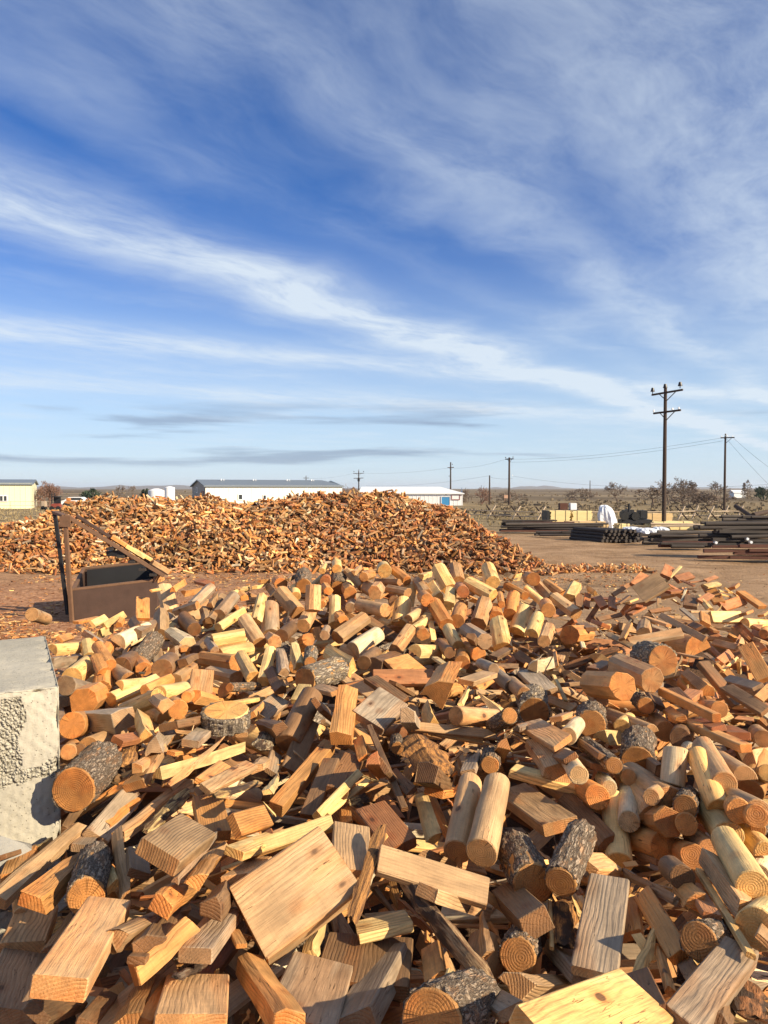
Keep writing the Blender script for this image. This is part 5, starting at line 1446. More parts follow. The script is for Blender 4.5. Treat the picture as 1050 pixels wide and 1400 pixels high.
6 0 0 347 109 38 3128 6724 1325 860 485 100 122
6 1 0 328 54 21 2884 6721 1377 960 -28 38 275
6 4 0 382 132 38 3099 7440 1357 835 76 -45 542
6 5 0 325 21 15 3098 7610 1400 857 48 -149 491
6 2 0 200 89 36 2772 6361 1371 764 284 42 578
6 3 0 358 45 18 2663 6423 1398 719 11 -85 690
6 1 0 649 52 21 2375 5865 1400 592 -270 -394 649
6 1 0 324 63 25 2392 6463 1335 576 42 10 816
1 1 0 367 130 127 2266 6392 1281 818 102 37 564
6 1 0 376 61 24 2782 5993 1226 622 -293 -249 682
6 2 0 328 80 32 3118 6552 1207 840 228 95 482
6 2 0 377 50 20 2786 6232 1305 797 23 73 599
6 6 0 600 80 32 3209 6458 1193 731 -152 -245 619
2 0 0 415 98 59 3321 6550 1312 927 184 135 299
6 2 0 325 68 27 3302 6705 1367 874 -178 -59 449
6 0 0 346 20 20 2507 5322 1224 883 229 48 407
6 0 0 336 27 20 2552 5277 1220 832 92 326 439
6 1 0 359 60 24 2967 5761 1301 897 90 176 395
0 2 0 395 83 83 3333 6430 1249 718 -487 -243 434
6 1 0 350 27 12 2406 5399 1257 755 -128 -84 637
6 1 0 352 38 15 2266 5459 1258 671 -64 20 738
6 6 0 365 66 26 2502 5390 1261 837 312 165 419
6 1 0 375 44 18 2800 7498 1324 804 113 -78 579
6 5 0 394 30 12 3004 7573 1335 875 -60 122 465
6 6 0 355 74 30 3246 7437 1393 882 211 51 418
6 6 0 367 76 30 3063 7704 1425 939 42 41 338
6 6 0 324 48 19 3546 7994 1522 903 174 47 390
6 4 0 377 42 17 2719 7245 1304 873 356 140 301
6 6 0 377 54 21 2386 6938 1348 899 -7 -28 437
6 6 0 380 65 26 3160 6372 1204 850 244 304 353
6 6 0 349 67 27 3320 6525 1293 860 201 93 460
6 2 0 338 55 22 3460 6704 1361 880 -106 -41 461
6 4 0 368 63 25 2663 6289 1324 746 -226 -129 613
6 1 2 200 50 17 220 3814 886 602 -2 -55 796
7 2 2 520 35 25 1675 3407 961 363 195 194 890
7 6 2 420 50 35 154 2627 913 608 -574 320 -446
7 1 2 520 25 17 536 1694 1039 644 756 -117 -2
6 6 2 460 80 35 1620 8574 1034 802 -454 -254 295
7 4 2 520 18 13 1048 5274 1074 664 648 294 228
6 4 2 420 70 42 669 4989 936 222 614 747 123
7 5 2 520 35 25 1407 3523 971 257 498 825 -72
6 1 2 200 18 11 -645 3600 919 920 -81 186 335
7 1 2 420 25 17 717 4064 998 337 937 7 -93
7 2 2 300 18 13 2445 5143 896 259 -881 378 -120
7 1 2 340 90 54 2828 9398 1085 38 -244 936 -250
6 3 2 420 50 30 -2793 4304 452 905 237 34 352
7 5 2 420 25 17 -1293 4152 967 131 918 -307 -216
7 6 2 520 70 49 1519 4251 1039 303 -940 -97 122
6 2 2 300 35 12 972 2791 851 948 -50 -99 -298
7 1 2 300 35 25 -481 2137 1032 62 -8 -901 -430
4 6 2 200 18 13 1570 5510 882 488 -9 99 -867
7 1 2 420 50 35 901 4552 1004 255 916 -144 -274
4 3 2 300 25 17 -1420 3799 920 262 -789 -555 28
7 2 2 200 18 13 859 2125 971 74 -696 671 -245
6 1 2 420 50 17 469 4310 1084 884 212 -41 416
7 1 2 200 35 25 -144 4077 1026 922 254 103 276
3 4 2 340 130 123 -1815 8068 1173 177 -604 -771 -93
4 1 2 420 35 25 -1538 5060 870 952 209 85 208
6 6 2 300 70 25 2214 4668 1044 975 -152 68 149
4 6 2 400 120 96 4018 6918 983 327 -688 -647 24
4 2 2 200 25 17 48 4838 873 67 -182 957 -217
6 0 2 520 35 12 2627 5109 1009 187 657 708 182
7 2 2 200 50 35 2393 5068 894 21 78 -355 931
4 5 2 520 50 35 755 2750 951 695 3 66 716
6 6 2 200 25 15 2075 4551 1062 31 988 150 29
6 1 2 300 70 42 159 1934 895 573 -203 -5 794
4 1 2 420 70 49 -944 3432 989 137 320 -839 -418
7 2 2 420 18 13 362 4101 981 868 260 -43 420
6 4 2 420 35 21 2060 5430 1021 515 140 -147 832
6 6 2 300 18 11 2383 5157 905 30 -365 -929 60
6 3 2 300 25 15 -1918 5069 761 477 87 -216 -848
6 2 2 420 70 42 -1228 1829 828 448 -93 172 872
6 0 2 300 50 17 1802 3552 964 402 212 -333 826
6 1 2 250 80 15 2068 6537 910 49 179 57 -981
7 1 2 520 70 49 553 4956 977 80 -614 754 -220
3 1 2 280 90 85 -2285 6587 775 771 -463 -350 262
7 1 2 420 25 17 851 2780 886 150 -975 153 60
7 4 2 420 70 49 333 2006 866 20 -236 -961 141
6 1 2 520 18 6 1475 5071 1002 113 597 -758 236
4 1 2 300 70 49 -694 1501 862 230 -148 960 64
6 2 2 420 50 30 -553 3673 944 91 986 -138 -2
7 1 2 300 70 49 -611 4445 896 158 188 369 -896
7 6 2 300 18 13 -2812 5251 746 933 123 -296 165
6 1 2 200 70 25 -751 3968 961 48 945 -322 -28
4 2 2 420 35 25 -661 2940 1029 272 229 111 -928
7 2 2 300 25 17 123 3608 944 260 -269 211 -903
4 4 2 200 18 13 -295 2269 899 362 -448 -701 420
7 4 2 300 70 49 -19 3090 884 211 -790 -434 378
6 1 2 300 50 30 1544 3581 1031 61 -517 854 -6
6 1 2 520 25 9 2234 4689 1055 666 -68 155 726
7 5 2 300 50 35 -645 3124 1019 428 545 -648 -316
6 6 2 520 25 15 1999 5199 1023 753 79 158 634
4 3 2 520 25 17 -401 1930 1004 814 -68 76 -571
6 3 2 420 25 15 1493 3060 1011 202 -944 -154 213
4 6 2 280 90 54 1656 8229 875 58 30 -997 -48
7 5 2 420 70 49 -165 1659 964 832 -153 -4 -534
6 2 2 420 70 25 742 4990 956 752 125 -201 -615
4 2 2 280 90 72 -2907 9019 536 504 -350 -81 786
7 2 2 420 35 25 788 1505 990 722 -508 459 -96
4 6 2 400 120 96 1100 6676 970 266 -716 640 -84
6 1 2 360 120 15 -2208 9741 617 42 -85 -982 163
7 1 2 420 25 17 -37 2093 859 805 196 -19 -559
1 0 2 400 150 142 -770 8825 1362 477 61 584 654
0 2 2 400 130 123 33 7872 1168 332 -1 908 -254
4 1 2 200 70 49 1309 3668 912 424 -874 -218 93
1 2 2 340 170 162 -1707 6213 853 879 -242 -269 311
6 5 2 420 25 15 -721 1694 872 741 91 -246 618
7 2 2 300 25 17 2592 5050 933 246 -911 121 -309
0 1 2 280 90 85 -2425 6440 820 708 497 -305 -398
7 2 2 200 50 35 1543 4176 1028 39 -849 -523 -70
2 3 2 340 90 54 -498 9483 1117 613 -56 45 -787
6 6 2 300 35 21 310 5275 851 723 374 421 400
6 1 2 300 70 25 -54 1843 845 125 621 -774 -11
7 3 2 300 35 25 -174 5206 893 196 -112 -100 969
7 5 2 300 50 35 -67 5249 950 429 788 326 298
6 3 2 200 25 15 -1287 5166 815 700 -79 -172 688
6 4 2 300 35 21 -2563 4425 532 289 172 886 320
4 5 2 300 35 25 -1274 5043 821 342 -286 757 -477
7 4 2 420 70 49 5 4361 982 523 486 -659 -238
7 2 2 200 35 25 370 2411 883 778 -16 -54 -626
7 1 2 200 25 17 -1034 2762 878 576 -817 -33 4
0 2 2 400 80 76 371 6728 876 261 -500 795 -223
6 4 2 200 25 15 -1540 5228 926 154 -964 -211 47
4 6 2 400 90 54 -2420 6653 840 212 -95 160 -959
4 2 2 420 25 17 587 3016 870 256 -269 -619 691
4 6 2 200 35 25 1000 4089 989 716 94 -281 -632
6 4 2 520 50 30 1937 3928 1045 173 -652 732 95
7 4 2 340 120 72 1248 7299 913 448 -634 -480 409
0 3 2 340 150 142 -3259 6181 618 826 -517 181 -134
7 6 2 420 35 25 -2529 4227 592 377 389 731 416
6 5 2 300 50 17 2323 4248 1115 847 197 105 -483
7 2 2 200 50 35 -783 3048 1018 792 -43 -175 584
4 5 2 420 25 17 -520 3847 968 260 155 81 -950
7 1 2 520 18 13 -2132 5467 790 549 266 35 -791
6 2 2 520 25 9 65 1661 939 243 781 575 -12
6 2 2 420 25 15 -176 1325 1006 100 -627 -769 -77
4 1 2 300 35 25 -558 1759 972 286 -163 -273 904
0 0 2 400 110 104 -1968 8830 1032 314 821 470 -79
6 1 2 520 18 6 -2646 5366 816 835 -165 -12 525
4 4 2 400 90 54 -1929 5964 795 141 -707 -649 243
6 3 2 300 70 42 -2989 5279 645 857 74 -299 412
0 3 2 340 90 85 323 6233 948 34 -512 841 -172
4 1 2 420 25 17 988 3835 1031 988 -90 52 -116
6 0 2 300 18 6 -2946 4873 605 758 -168 -189 601
6 2 2 520 50 17 2114 3480 970 41 984 151 88
7 1 2 200 18 13 683 2232 857 625 -218 254 -705
7 1 2 420 35 25 83 2288 952 908 416 -48 -35
7 2 2 520 18 13 -1846 4637 934 484 -60 -210 847
6 3 2 420 70 42 871 2870 961 292 943 -62 -146
6 4 2 420 70 25 -503 2391 1037 968 -11 248 42
3 2 2 400 150 142 -1057 8916 1246 451 801 291 264
7 2 2 420 25 17 -962 4445 902 457 15 -38 -889
7 2 2 300 35 25 1019 2060 1043 198 -67 -11 -978
7 5 2 200 50 35 -1635 4989 889 244 -68 364 -897
6 2 2 300 50 17 -33 5081 922 56 752 -615 -232
7 1 2 300 25 17 -2150 5143 740 663 -693 49 280
6 6 2 250 120 15 -2423 10432 248 40 -648 754 -100
6 2 2 420 50 17 -1049 2055 881 179 430 881 80
7 5 2 300 25 17 -660 3423 963 98 -307 -939 117
4 6 2 300 35 25 -2537 4870 730 92 -469 860 180
6 1 2 560 50 25 1315 7365 923 766 -4 29 642
7 6 2 300 35 25 1480 4127 969 170 -361 -904 -152
7 2 2 520 18 13 -797 2929 970 129 -346 872 322
7 1 2 200 70 49 -147 1994 858 105 551 781 274
7 0 2 420 50 35 -1348 5354 911 407 309 157 845
6 5 2 200 25 15 674 4076 1038 26 738 -669 80
4 1 2 300 35 25 2282 4879 990 145 -949 277 41
4 0 2 520 70 49 776 3045 929 25 -133 820 556
7 1 2 300 18 13 -716 4910 985 84 973 154 153
7 1 2 520 25 17 271 3320 928 794 -198 -251 517
7 3 2 200 35 25 1647 2807 877 527 -16 -106 843
4 4 2 520 50 35 -864 4764 965 718 652 91 226
7 2 2 520 18 13 20 2988 891 928 100 122 339
6 0 2 200 25 15 14 4927 877 92 60 66 -992
7 4 2 200 18 13 -546 4794 956 249 -539 -802 61
2 0 2 280 170 102 -1538 6566 905 990 101 16 -101
7 4 2 300 70 49 1629 4087 956 851 311 6 423
6 4 2 420 35 12 -487 3575 931 53 358 -932 17
4 6 2 280 90 72 3393 8505 1295 515 824 139 -191
0 3 2 400 130 123 -1987 8530 1164 104 336 850 -392
6 4 2 520 50 17 893 2807 922 144 -9 35 989
4 1 2 420 70 49 -1062 2154 892 224 587 -700 -340
4 1 2 200 70 49 -256 3982 1042 328 -933 -27 144
0 2 2 400 80 76 -2020 6202 856 493 405 382 669
4 1 2 520 35 25 -611 4852 1002 711 194 -46 675
7 2 2 420 50 35 51 2935 840 734 113 -196 -641
6 1 2 300 35 21 3195 5303 1014 41 -937 -306 -161
6 2 2 300 70 42 125 2190 920 966 184 2 181
7 1 2 200 18 13 -54 2068 834 143 -956 247 64
4 4 2 420 35 25 -2184 3951 691 187 148 945 223
6 0 2 200 70 42 -1115 4133 924 48 846 -528 57
4 1 2 400 140 84 2073 8024 818 712 -392 220 -539
6 3 2 420 18 11 -300 3162 930 137 13 -61 989
6 6 2 300 35 12 2120 3788 1032 106 522 844 67
6 1 2 420 50 30 163 5455 948 13 555 -830 52
7 1 2 200 35 25 947 4769 1047 205 -900 355 -149
0 0 2 400 170 162 -1717 5984 892 286 87 -321 -899
7 4 2 300 35 25 2147 5302 980 169 -23 -836 -521
7 4 2 200 70 49 1388 2564 864 78 -162 -973 -145
7 4 2 520 70 49 -46 2980 874 388 752 -456 -277
4 5 2 200 18 13 1059 2785 872 947 22 -315 65
6 4 2 200 35 21 408 5237 814 752 -45 -158 -638
7 5 2 520 35 25 457 4994 908 21 685 687 -242
4 6 2 200 25 17 -2053 5320 729 938 229 -53 -255
6 5 2 200 70 42 151 3339 934 75 89 -993 18
3 2 2 340 130 123 -3212 9357 397 895 -107 -259 347
4 6 2 340 90 72 3717 7293 1040 381 533 -634 -411
6 0 2 300 70 25 -1295 4024 953 888 251 50 382
7 1 2 420 70 49 216 2123 880 198 -55 -128 970
6 1 2 300 18 6 -2071 5162 732 500 -124 39 -856
6 5 2 520 70 25 -2065 5417 807 91 -86 -231 965
6 0 2 520 25 15 1329 4229 1046 132 -599 -790 -9
0 1 2 400 110 104 -1961 9140 979 199 -144 -648 721
7 2 2 200 25 17 549 2477 919 62 -182 814 548
7 4 2 520 70 49 482 1364 1053 276 -67 597 -751
7 1 2 420 50 35 -356 3565 949 479 853 121 170
6 5 2 420 50 17 659 4767 1026 991 -47 4 123
7 0 2 420 50 35 1992 3544 978 975 176 -66 -116
7 1 2 520 70 49 -1185 4621 955 47 50 217 974
6 2 2 520 70 42 2104 3669 991 100 -155 976 113
4 6 2 300 35 25 2319 5169 942 285 120 -630 -713
6 1 2 520 25 15 -394 4987 952 893 165 260 328
6 2 2 200 18 6 -1204 4239 931 663 18 299 -686
4 5 2 300 50 35 1947 3369 911 73 -966 -143 -200
7 5 2 300 18 13 159 4878 896 71 100 -166 -979
7 5 2 300 18 13 2179 4867 1019 44 -58 -865 -496
7 3 2 520 50 35 1778 4741 1142 565 45 78 -820
4 4 2 520 25 17 1782 3396 984 46 -560 -825 -63
6 5 2 520 25 15 -763 1202 911 50 -225 -186 955
6 6 2 200 18 6 -277 1289 1007 96 -153 -979 -91
6 1 2 460 120 25 -393 8454 1351 157 -10 -196 968
6 2 2 300 70 42 -605 3446 983 995 -25 81 54
4 6 2 300 70 49 1127 4379 920 695 504 282 428
6 1 2 200 18 6 -786 3334 975 317 18 -85 -944
7 2 2 200 50 35 -502 2529 997 593 64 140 790
7 0 2 200 70 49 946 2038 1022 466 862 -144 -137
6 6 2 460 50 15 1506 7992 979 293 825 -475 -83
6 1 2 520 18 11 -3378 5395 477 380 344 855 75
6 0 2 520 50 17 -123 1881 941 856 -137 -25 -498
4 3 2 520 25 17 -656 1399 922 88 -264 -36 960
4 2 2 200 70 49 2420 4972 960 477 347 770 242
3 0 2 400 110 104 -1578 5032 962 225 387 806 387
4 1 2 520 18 13 -649 2895 1030 951 219 -173 132
6 1 2 420 25 9 1197 1875 943 49 327 -936 -119
0 1 2 340 90 85 -1751 9357 967 723 284 290 559
7 3 2 300 35 25 863 1343 899 334 437 -516 -657
6 2 2 200 18 6 -36 3110 791 457 11 296 -839
6 1 2 560 120 15 1007 7342 1006 25 234 -960 -152
6 2 2 300 35 21 220 3753 932 31 400 -915 33
4 6 2 340 70 42 3123 6078 994 32 -673 -702 230
6 1 2 460 160 35 -148 8561 1321 23 399 889 224
4 1 2 400 110 66 1462 5803 1040 926 179 197 -268
4 2 2 420 18 13 -2 3333 923 85 82 -993 18
7 3 2 420 35 25 -1318 4742 869 935 -169 -156 -270
7 2 2 420 70 49 -1134 1979 837 562 -83 -21 823
7 6 2 280 120 72 2931 7010 1023 718 -38 -293 -631
6 3 2 520 35 12 37 3195 910 53 -948 313 22
7 3 2 420 25 17 -1296 2131 798 743 161 -23 -649
6 5 2 300 70 42 -552 5358 924 245 11 88 965
4 2 2 420 50 35 -858 4103 946 493 824 -265 -92
6 1 2 420 50 17 -1045 2698 917 84 157 955 -236
7 5 2 200 50 35 1200 2188 1020 994 -11 106 -1
6 5 2 420 35 21 1965 3550 914 24 -454 891 20
6 4 2 300 18 6 -1089 4132 953 58 947 -312 48
7 5 2 520 18 13 -1729 4813 946 251 940 -172 -154
4 3 2 200 70 49 -2940 5004 632 178 276 898 -292
7 6 2 200 25 17 -646 5487 876 104 487 847 185
7 3 2 420 50 35 -2495 4828 742 1 150 -801 -579
4 6 2 400 25 15 2262 5571 1047 476 -99 -79 -870
7 5 2 420 50 35 -953 2282 964 477 -111 -46 871
4 1 2 520 25 17 57 2218 908 18 214 -917 -337
6 5 2 300 50 17 -1633 4930 877 220 15 -975 -14
6 0 2 300 25 9 2188 3958 1040 583 96 -69 804
7 3 2 520 35 25 1441 5154 978 217 582 -783 49
6 3 2 420 18 11 153 4706 914 747 -202 -73 630
6 1 2 420 18 11 -999 2860 862 165 -38 985 -34
6 3 2 520 18 11 806 2581 943 569 31 81 -818
6 3 2 200 35 12 -1387 3755 896 358 231 -167 -889
4 1 2 420 50 35 1845 5178 1055 181 3 -110 -977
0 4 2 400 70 67 -3142 8585 557 634 725 -227 142
4 0 2 280 70 56 -1661 9374 928 517 637 484 305
7 2 2 200 70 49 1569 4197 992 112 385 -468 -788
4 2 2 300 18 13 1224 2533 926 584 773 -171 -182
7 6 2 200 35 25 804 2495 932 110 507 -763 -386
7 1 2 520 18 13 1117 2009 995 545 141 -4 826
0 3 2 280 170 162 -2286 8130 1012 946 -235 184 123
6 2 2 300 70 42 -123 4186 1079 871 -4 184 -456
4 5 2 300 25 17 -1297 3012 780 338 -921 169 89
7 1 2 200 25 17 927 4017 1004 698 -686 -65 -196
4 1 2 300 35 25 -2383 4321 634 952 49 -301 30
1 4 2 340 110 104 446 5879 930 936 166 311 9
6 2 2 300 18 6 1001 1898 1005 187 -859 -475 -35
7 6 2 200 70 49 -132 5067 856 323 -717 588 -188
7 3 2 520 18 13 256 1556 1023 139 101 963 209
6 4 2 520 70 42 -2317 5177 812 100 -25 -995 -12
7 2 2 420 70 49 145 4433 981 456 558 626 296
6 2 2 200 50 30 144 1695 1003 846 64 -29 -529
6 3 2 520 18 11 452 3351 964 55 -504 -817 -274
4 6 2 520 18 13 2469 4271 1095 908 192 279 -247
4 1 2 300 35 25 732 4614 1044 302 -339 -371 810
6 1 2 200 18 11 -1051 3211 917 701 181 -68 686
6 0 2 300 18 6 1931 3535 943 89 -77 -281 953
1 0 2 340 110 104 -538 9296 1204 114 933 316 -128
1 0 2 280 170 162 -2947 10511 259 157 -85 -544 -820
7 5 2 200 35 25 -244 2375 921 218 257 631 699
7 5 2 300 50 35 242 1423 1030 993 24 -3 -112
6 5 2 300 18 6 -728 5061 1014 195 -547 814 11
6 1 2 360 50 25 4072 6736 852 90 303 -945 -81
6 1 2 520 70 25 947 1789 992 983 144 31 -109
7 1 2 200 35 25 914 1497 895 504 -232 163 -816
6 5 2 200 50 30 131 4907 897 89 92 -72 -989
6 6 2 520 70 25 -653 2807 1017 242 -146 958 40
6 2 2 200 35 21 346 4909 931 284 -141 85 944
4 5 2 300 50 35 588 2073 880 385 163 -71 -906
4 1 2 420 25 17 971 2910 949 223 -167 65 958
4 6 2 340 90 54 4196 9927 588 279 944 -164 -68
7 5 2 200 35 25 1798 4126 1043 233 -29 952 -195
6 1 2 420 35 12 260 2671 894 207 951 -221 59
4 5 2 200 25 17 808 4100 986 185 949 227 -121
4 0 2 340 140 84 1157 9641 1264 869 35 297 394
7 2 2 200 18 13 1125 5506 939 607 778 -103 125
6 5 2 520 70 42 -772 1711 916 98 71 988 98
7 1 2 520 25 17 -1165 2772 883 44 -17 -303 -952
7 5 2 200 50 35 -715 1626 812 281 -565 775 37
4 6 2 300 18 13 -16 2113 872 481 -868 -66 105
6 2 2 420 25 9 757 4083 1031 980 -81 -37 177
7 3 2 300 35 25 -203 4961 854 39 -531 -814 232
7 1 2 200 18 13 1779 4487 1028 288 -906 304 58
6 6 2 250 160 15 -625 10262 676 927 -292 -214 -98
6 5 2 420 18 11 -2731 5649 709 166 -136 308 927
7 1 2 520 50 35 -2170 4685 759 136 -923 -357 -44
6 1 2 460 120 25 -2230 7133 954 91 21 970 227
7 5 2 520 18 13 -772 2695 955 895 270 -177 -307
6 6 2 520 50 30 -1949 4687 950 37 -855 -499 -136
7 2 2 200 25 17 1083 2108 1009 315 4 25 -949
6 1 2 200 70 25 1278 4856 1007 755 87 204 -618
6 2 2 420 35 12 -981 2820 884 345 -161 -58 923
4 4 2 420 18 13 875 4153 1021 438 143 168 872
7 2 2 300 35 25 853 2964 964 279 138 357 881
7 4 2 520 35 25 -295 4108 1071 973 216 -29 -71
7 3 2 420 70 49 413 1340 1071 368 505 643 443
6 1 2 420 25 15 -830 4315 916 89 -227 -929 278
6 6 2 560 50 25 2075 10895 261 161 857 356 -335
7 4 2 520 50 35 2294 4580 1109 283 417 834 225
6 2 2 420 25 9 -382 4004 1046 153 -955 -255 19
0 0 2 280 80 76 -2854 9047 592 204 -576 -493 620
7 1 2 200 18 13 -1383 3693 908 162 928 190 275
1 0 2 280 90 85 -995 7007 942 178 -581 751 -259
7 4 2 420 50 35 1276 3373 1003 74 -963 -249 -67
6 1 2 300 70 42 -301 4789 907 915 -22 70 397
7 2 2 520 70 49 -510 2568 1021 82 65 928 358
6 1 2 360 80 25 -1490 6176 866 700 205 -48 -683
7 2 2 420 25 17 -1161 4674 931 622 700 -350 -21
0 0 2 400 110 104 390 6440 1010 404 7 14 -915
4 6 2 420 50 35 -3195 5259 527 268 309 912 33
6 2 2 420 25 15 1164 2628 911 15 -971 236 -24
7 5 2 300 25 17 1676 5219 990 749 -600 -138 -245
6 1 2 300 35 12 -2019 4773 833 262 235 932 -84
6 2 2 420 50 17 776 4370 1057 988 44 101 112
6 4 2 200 35 12 205 3565 917 2 579 -808 110
3 4 2 340 130 123 -33 7306 1094 734 618 127 -250
7 1 2 300 50 35 -318 4789 953 427 140 113 886
6 6 2 520 70 42 206 1764 966 128 104 -215 -963
4 2 2 200 50 35 -579 2501 1023 924 -200 -73 -318
4 6 2 420 70 49 369 4971 949 39 946 323 13
6 0 2 200 25 15 -1493 3872 936 267 -950 82 137
6 0 2 300 50 30 -1100 2925 816 3 -981 96 -168
7 4 2 520 35 25 191 3436 960 215 958 136 129
7 1 2 420 18 13 -890 3505 965 164 321 -821 -443
6 6 2 300 18 11 1664 5424 928 947 -118 -221 202
6 3 2 200 18 6 1373 3657 887 252 264 929 -66
6 6 2 460 120 25 -3055 9294 464 303 -384 871 -39
6 2 2 200 50 17 -576 4108 985 554 120 -198 -800
6 5 2 420 70 42 939 1398 904 56 824 559 -68
6 0 2 420 50 30 -1637 4886 910 148 848 -447 -243
7 1 2 200 70 49 -442 1571 1017 38 -341 159 926
7 2 2 200 50 35 1725 3180 918 696 -112 165 690
6 4 2 300 70 25 959 4465 985 197 -930 -271 153
7 1 2 520 25 17 155 5173 974 292 666 -490 -480
4 4 2 340 70 56 -1835 6727 910 890 -17 -73 -450
6 2 2 520 50 30 1287 2688 951 473 88 -188 856
4 2 2 300 50 35 269 3371 970 805 103 169 -560
4 1 2 520 50 35 288 5354 952 372 -902 -124 182
4 3 2 300 18 13 1559 4430 1082 713 454 -117 -522
7 1 2 300 25 17 690 1796 978 105 607 745 -256
6 6 2 420 25 15 -1232 4901 890 490 -104 -40 864
4 2 2 420 18 13 907 5449 956 125 614 -750 210
7 0 2 420 25 17 -126 1628 988 345 923 98 -139
7 2 2 420 35 25 1494 2490 932 828 -58 -97 -549
7 3 2 420 50 35 -998 3004 885 290 152 929 -173
7 2 2 200 18 13 613 2421 898 29 744 605 283
4 1 2 520 70 49 464 2106 918 414 436 -610 -516
4 6 2 300 18 13 2050 3767 964 989 118 -57 62
6 2 2 300 50 17 1683 3483 989 838 255 207 436
6 1 2 200 50 17 44 4692 871 640 -60 -35 765
4 6 2 200 18 13 1690 4394 1024 324 925 -14 -199
4 1 2 340 60 48 827 5586 937 349 -61 -268 -896
4 5 2 200 25 17 -699 4208 906 380 -670 331 -545
6 0 2 200 50 30 670 2256 877 73 582 808 63
6 1 2 420 25 15 1986 4963 1074 87 914 -394 -31
7 0 2 200 18 13 385 2502 873 262 -780 526 -217
6 1 2 250 120 35 -2080 5895 847 186 168 22 968
6 2 2 420 35 12 1733 4163 1011 104 -499 836 -201
7 0 2 420 25 17 2296 4931 989 100 -92 -897 420
7 2 2 300 70 49 -615 2718 1025 17 338 936 97
6 6 2 520 50 17 1431 2152 981 126 110 -979 -115
4 3 2 280 120 96 362 8044 1108 294 -68 -759 577
6 2 2 200 18 6 563 4116 999 114 -50 -137 983
6 4 2 300 25 9 -547 2257 1061 177 258 -9 950
7 0 2 420 18 13 -829 1654 912 115 -531 772 329
7 0 2 420 35 25 703 2640 968 147 -729 -625 238
7 4 2 420 35 25 850 2364 943 215 -267 923 176
4 2 2 300 50 35 -870 2462 999 252 162 -64 -952
6 1 2 200 35 12 -118 5291 939 75 -359 930 -14
1 1 2 280 130 123 -2749 9156 683 299 -877 18 -375
7 2 2 420 35 25 2502 4349 1105 858 -156 353 -339
6 2 2 520 18 11 -857 3814 995 671 -202 188 -688
6 6 2 300 18 11 -669 2065 1028 73 -348 -923 -149
7 4 2 520 50 35 -209 5205 914 616 143 -1 774
4 1 2 300 18 13 -755 4389 854 354 931 93 8
6 5 2 520 25 9 436 1542 1079 67 997 -18 25
4 6 2 520 35 25 -293 3268 949 614 789 22 0
7 5 2 200 35 25 1294 4179 1039 448 -102 -225 859
6 5 2 300 35 12 -4 2822 836 290 -418 -328 796
4 2 2 420 70 49 -1118 3979 990 25 -537 -668 514
7 2 2 520 70 49 -913 4479 942 238 -330 -890 208
7 2 2 300 70 49 -365 4934 940 45 -274 638 -718
6 6 2 420 50 30 -505 2191 1063 29 -784 -619 33
6 1 2 300 18 11 -649 3288 978 756 628 180 -30
6 1 2 300 25 9 970 2096 1012 140 442 886 25
6 1 2 420 50 17 1269 3169 1040 91 943 249 202
4 1 2 300 70 49 -774 2836 948 53 956 121 262
6 1 2 460 50 35 2052 8236 756 121 -900 306 286
6 2 2 420 50 30 -123 3393 982 156 499 828 203
6 3 2 520 70 42 342 1260 1049 69 547 798 243
6 1 2 300 50 30 1494 2946 983 242 -45 -947 -205
6 1 2 200 18 11 1056 3192 949 640 46 88 762
4 2 2 300 18 13 2607 5542 953 267 -242 -50 -931
6 3 2 300 25 9 -2500 4871 749 953 220 -19 207
6 5 2 520 50 17 2669 4385 998 171 920 -164 -313
7 2 2 300 35 25 10 3946 976 576 291 226 730
7 5 2 520 25 17 182 3112 913 609 72 104 783
6 2 2 520 70 42 -2114 5278 755 159 -951 256 -67
6 1 2 420 18 6 -2346 5157 845 96 270 -957 -37
7 1 2 200 35 25 230 4378 1033 424 126 790 425
7 3 2 520 70 49 1189 2311 1045 393 838 -259 -275
7 1 2 300 18 13 -1577 4654 870 940 277 193 58
7 4 2 200 35 25 123 3554 953 92 668 -653 -345
0 2 2 340 80 76 -3076 8923 463 718 -662 -149 -156
4 2 2 420 18 13 1158 2385 1021 635 548 461 291
7 6 2 520 70 49 2283 5245 981 482 859 165 41
6 5 2 200 70 42 643 4911 983 469 182 -150 -851
4 2 2 340 25 20 82 5792 915 180 -116 973 91
6 4 2 300 18 11 1598 5458 897 424 17 188 -886
7 3 2 340 90 54 -3018 9073 435 198 -594 776 -72
0 2 2 340 110 104 -1303 7784 1038 14 -756 -647 -93
4 4 2 520 18 13 1526 2693 902 814 64 160 -555
4 0 2 200 35 25 -67 4870 876 445 598 482 461
7 4 2 400 80 64 -3195 5981 565 331 433 731 411
1 2 2 280 170 162 -1148 5741 877 110 -411 502 -753
2 0 2 340 130 78 -2359 9550 677 392 -866 -289 112
7 1 2 200 18 13 1333 2936 1036 920 104 134 -352
6 4 2 300 50 17 1192 4572 947 918 -218 -120 309
4 6 2 200 70 49 1760 4448 1031 176 -270 -945 51
7 1 2 200 70 49 -701 4308 900 79 -168 -223 -957
7 2 2 300 35 25 -2114 4866 766 250 98 -26 -963
7 6 2 300 18 13 3164 5455 1007 115 -172 -76 975
7 4 2 420 18 13 894 4654 1046 327 -668 -621 245
6 1 2 420 50 30 1331 1963 975 38 367 -923 -104
7 3 2 300 25 17 1655 4188 970 566 77 284 -770
4 3 2 420 18 13 824 3694 1099 83 21 -941 -327
4 2 2 280 25 15 3217 5530 1041 275 -923 -270 5
6 0 2 520 70 25 255 3190 925 1 -53 15 -999
7 3 2 420 35 25 491 3148 881 124 42 770 624
4 4 2 300 70 49 -2982 5203 660 133 -772 -545 -300
6 0 2 420 70 42 1162 5547 974 67 -982 25 -176
7 1 2 420 18 13 571 3039 929 291 570 704 307
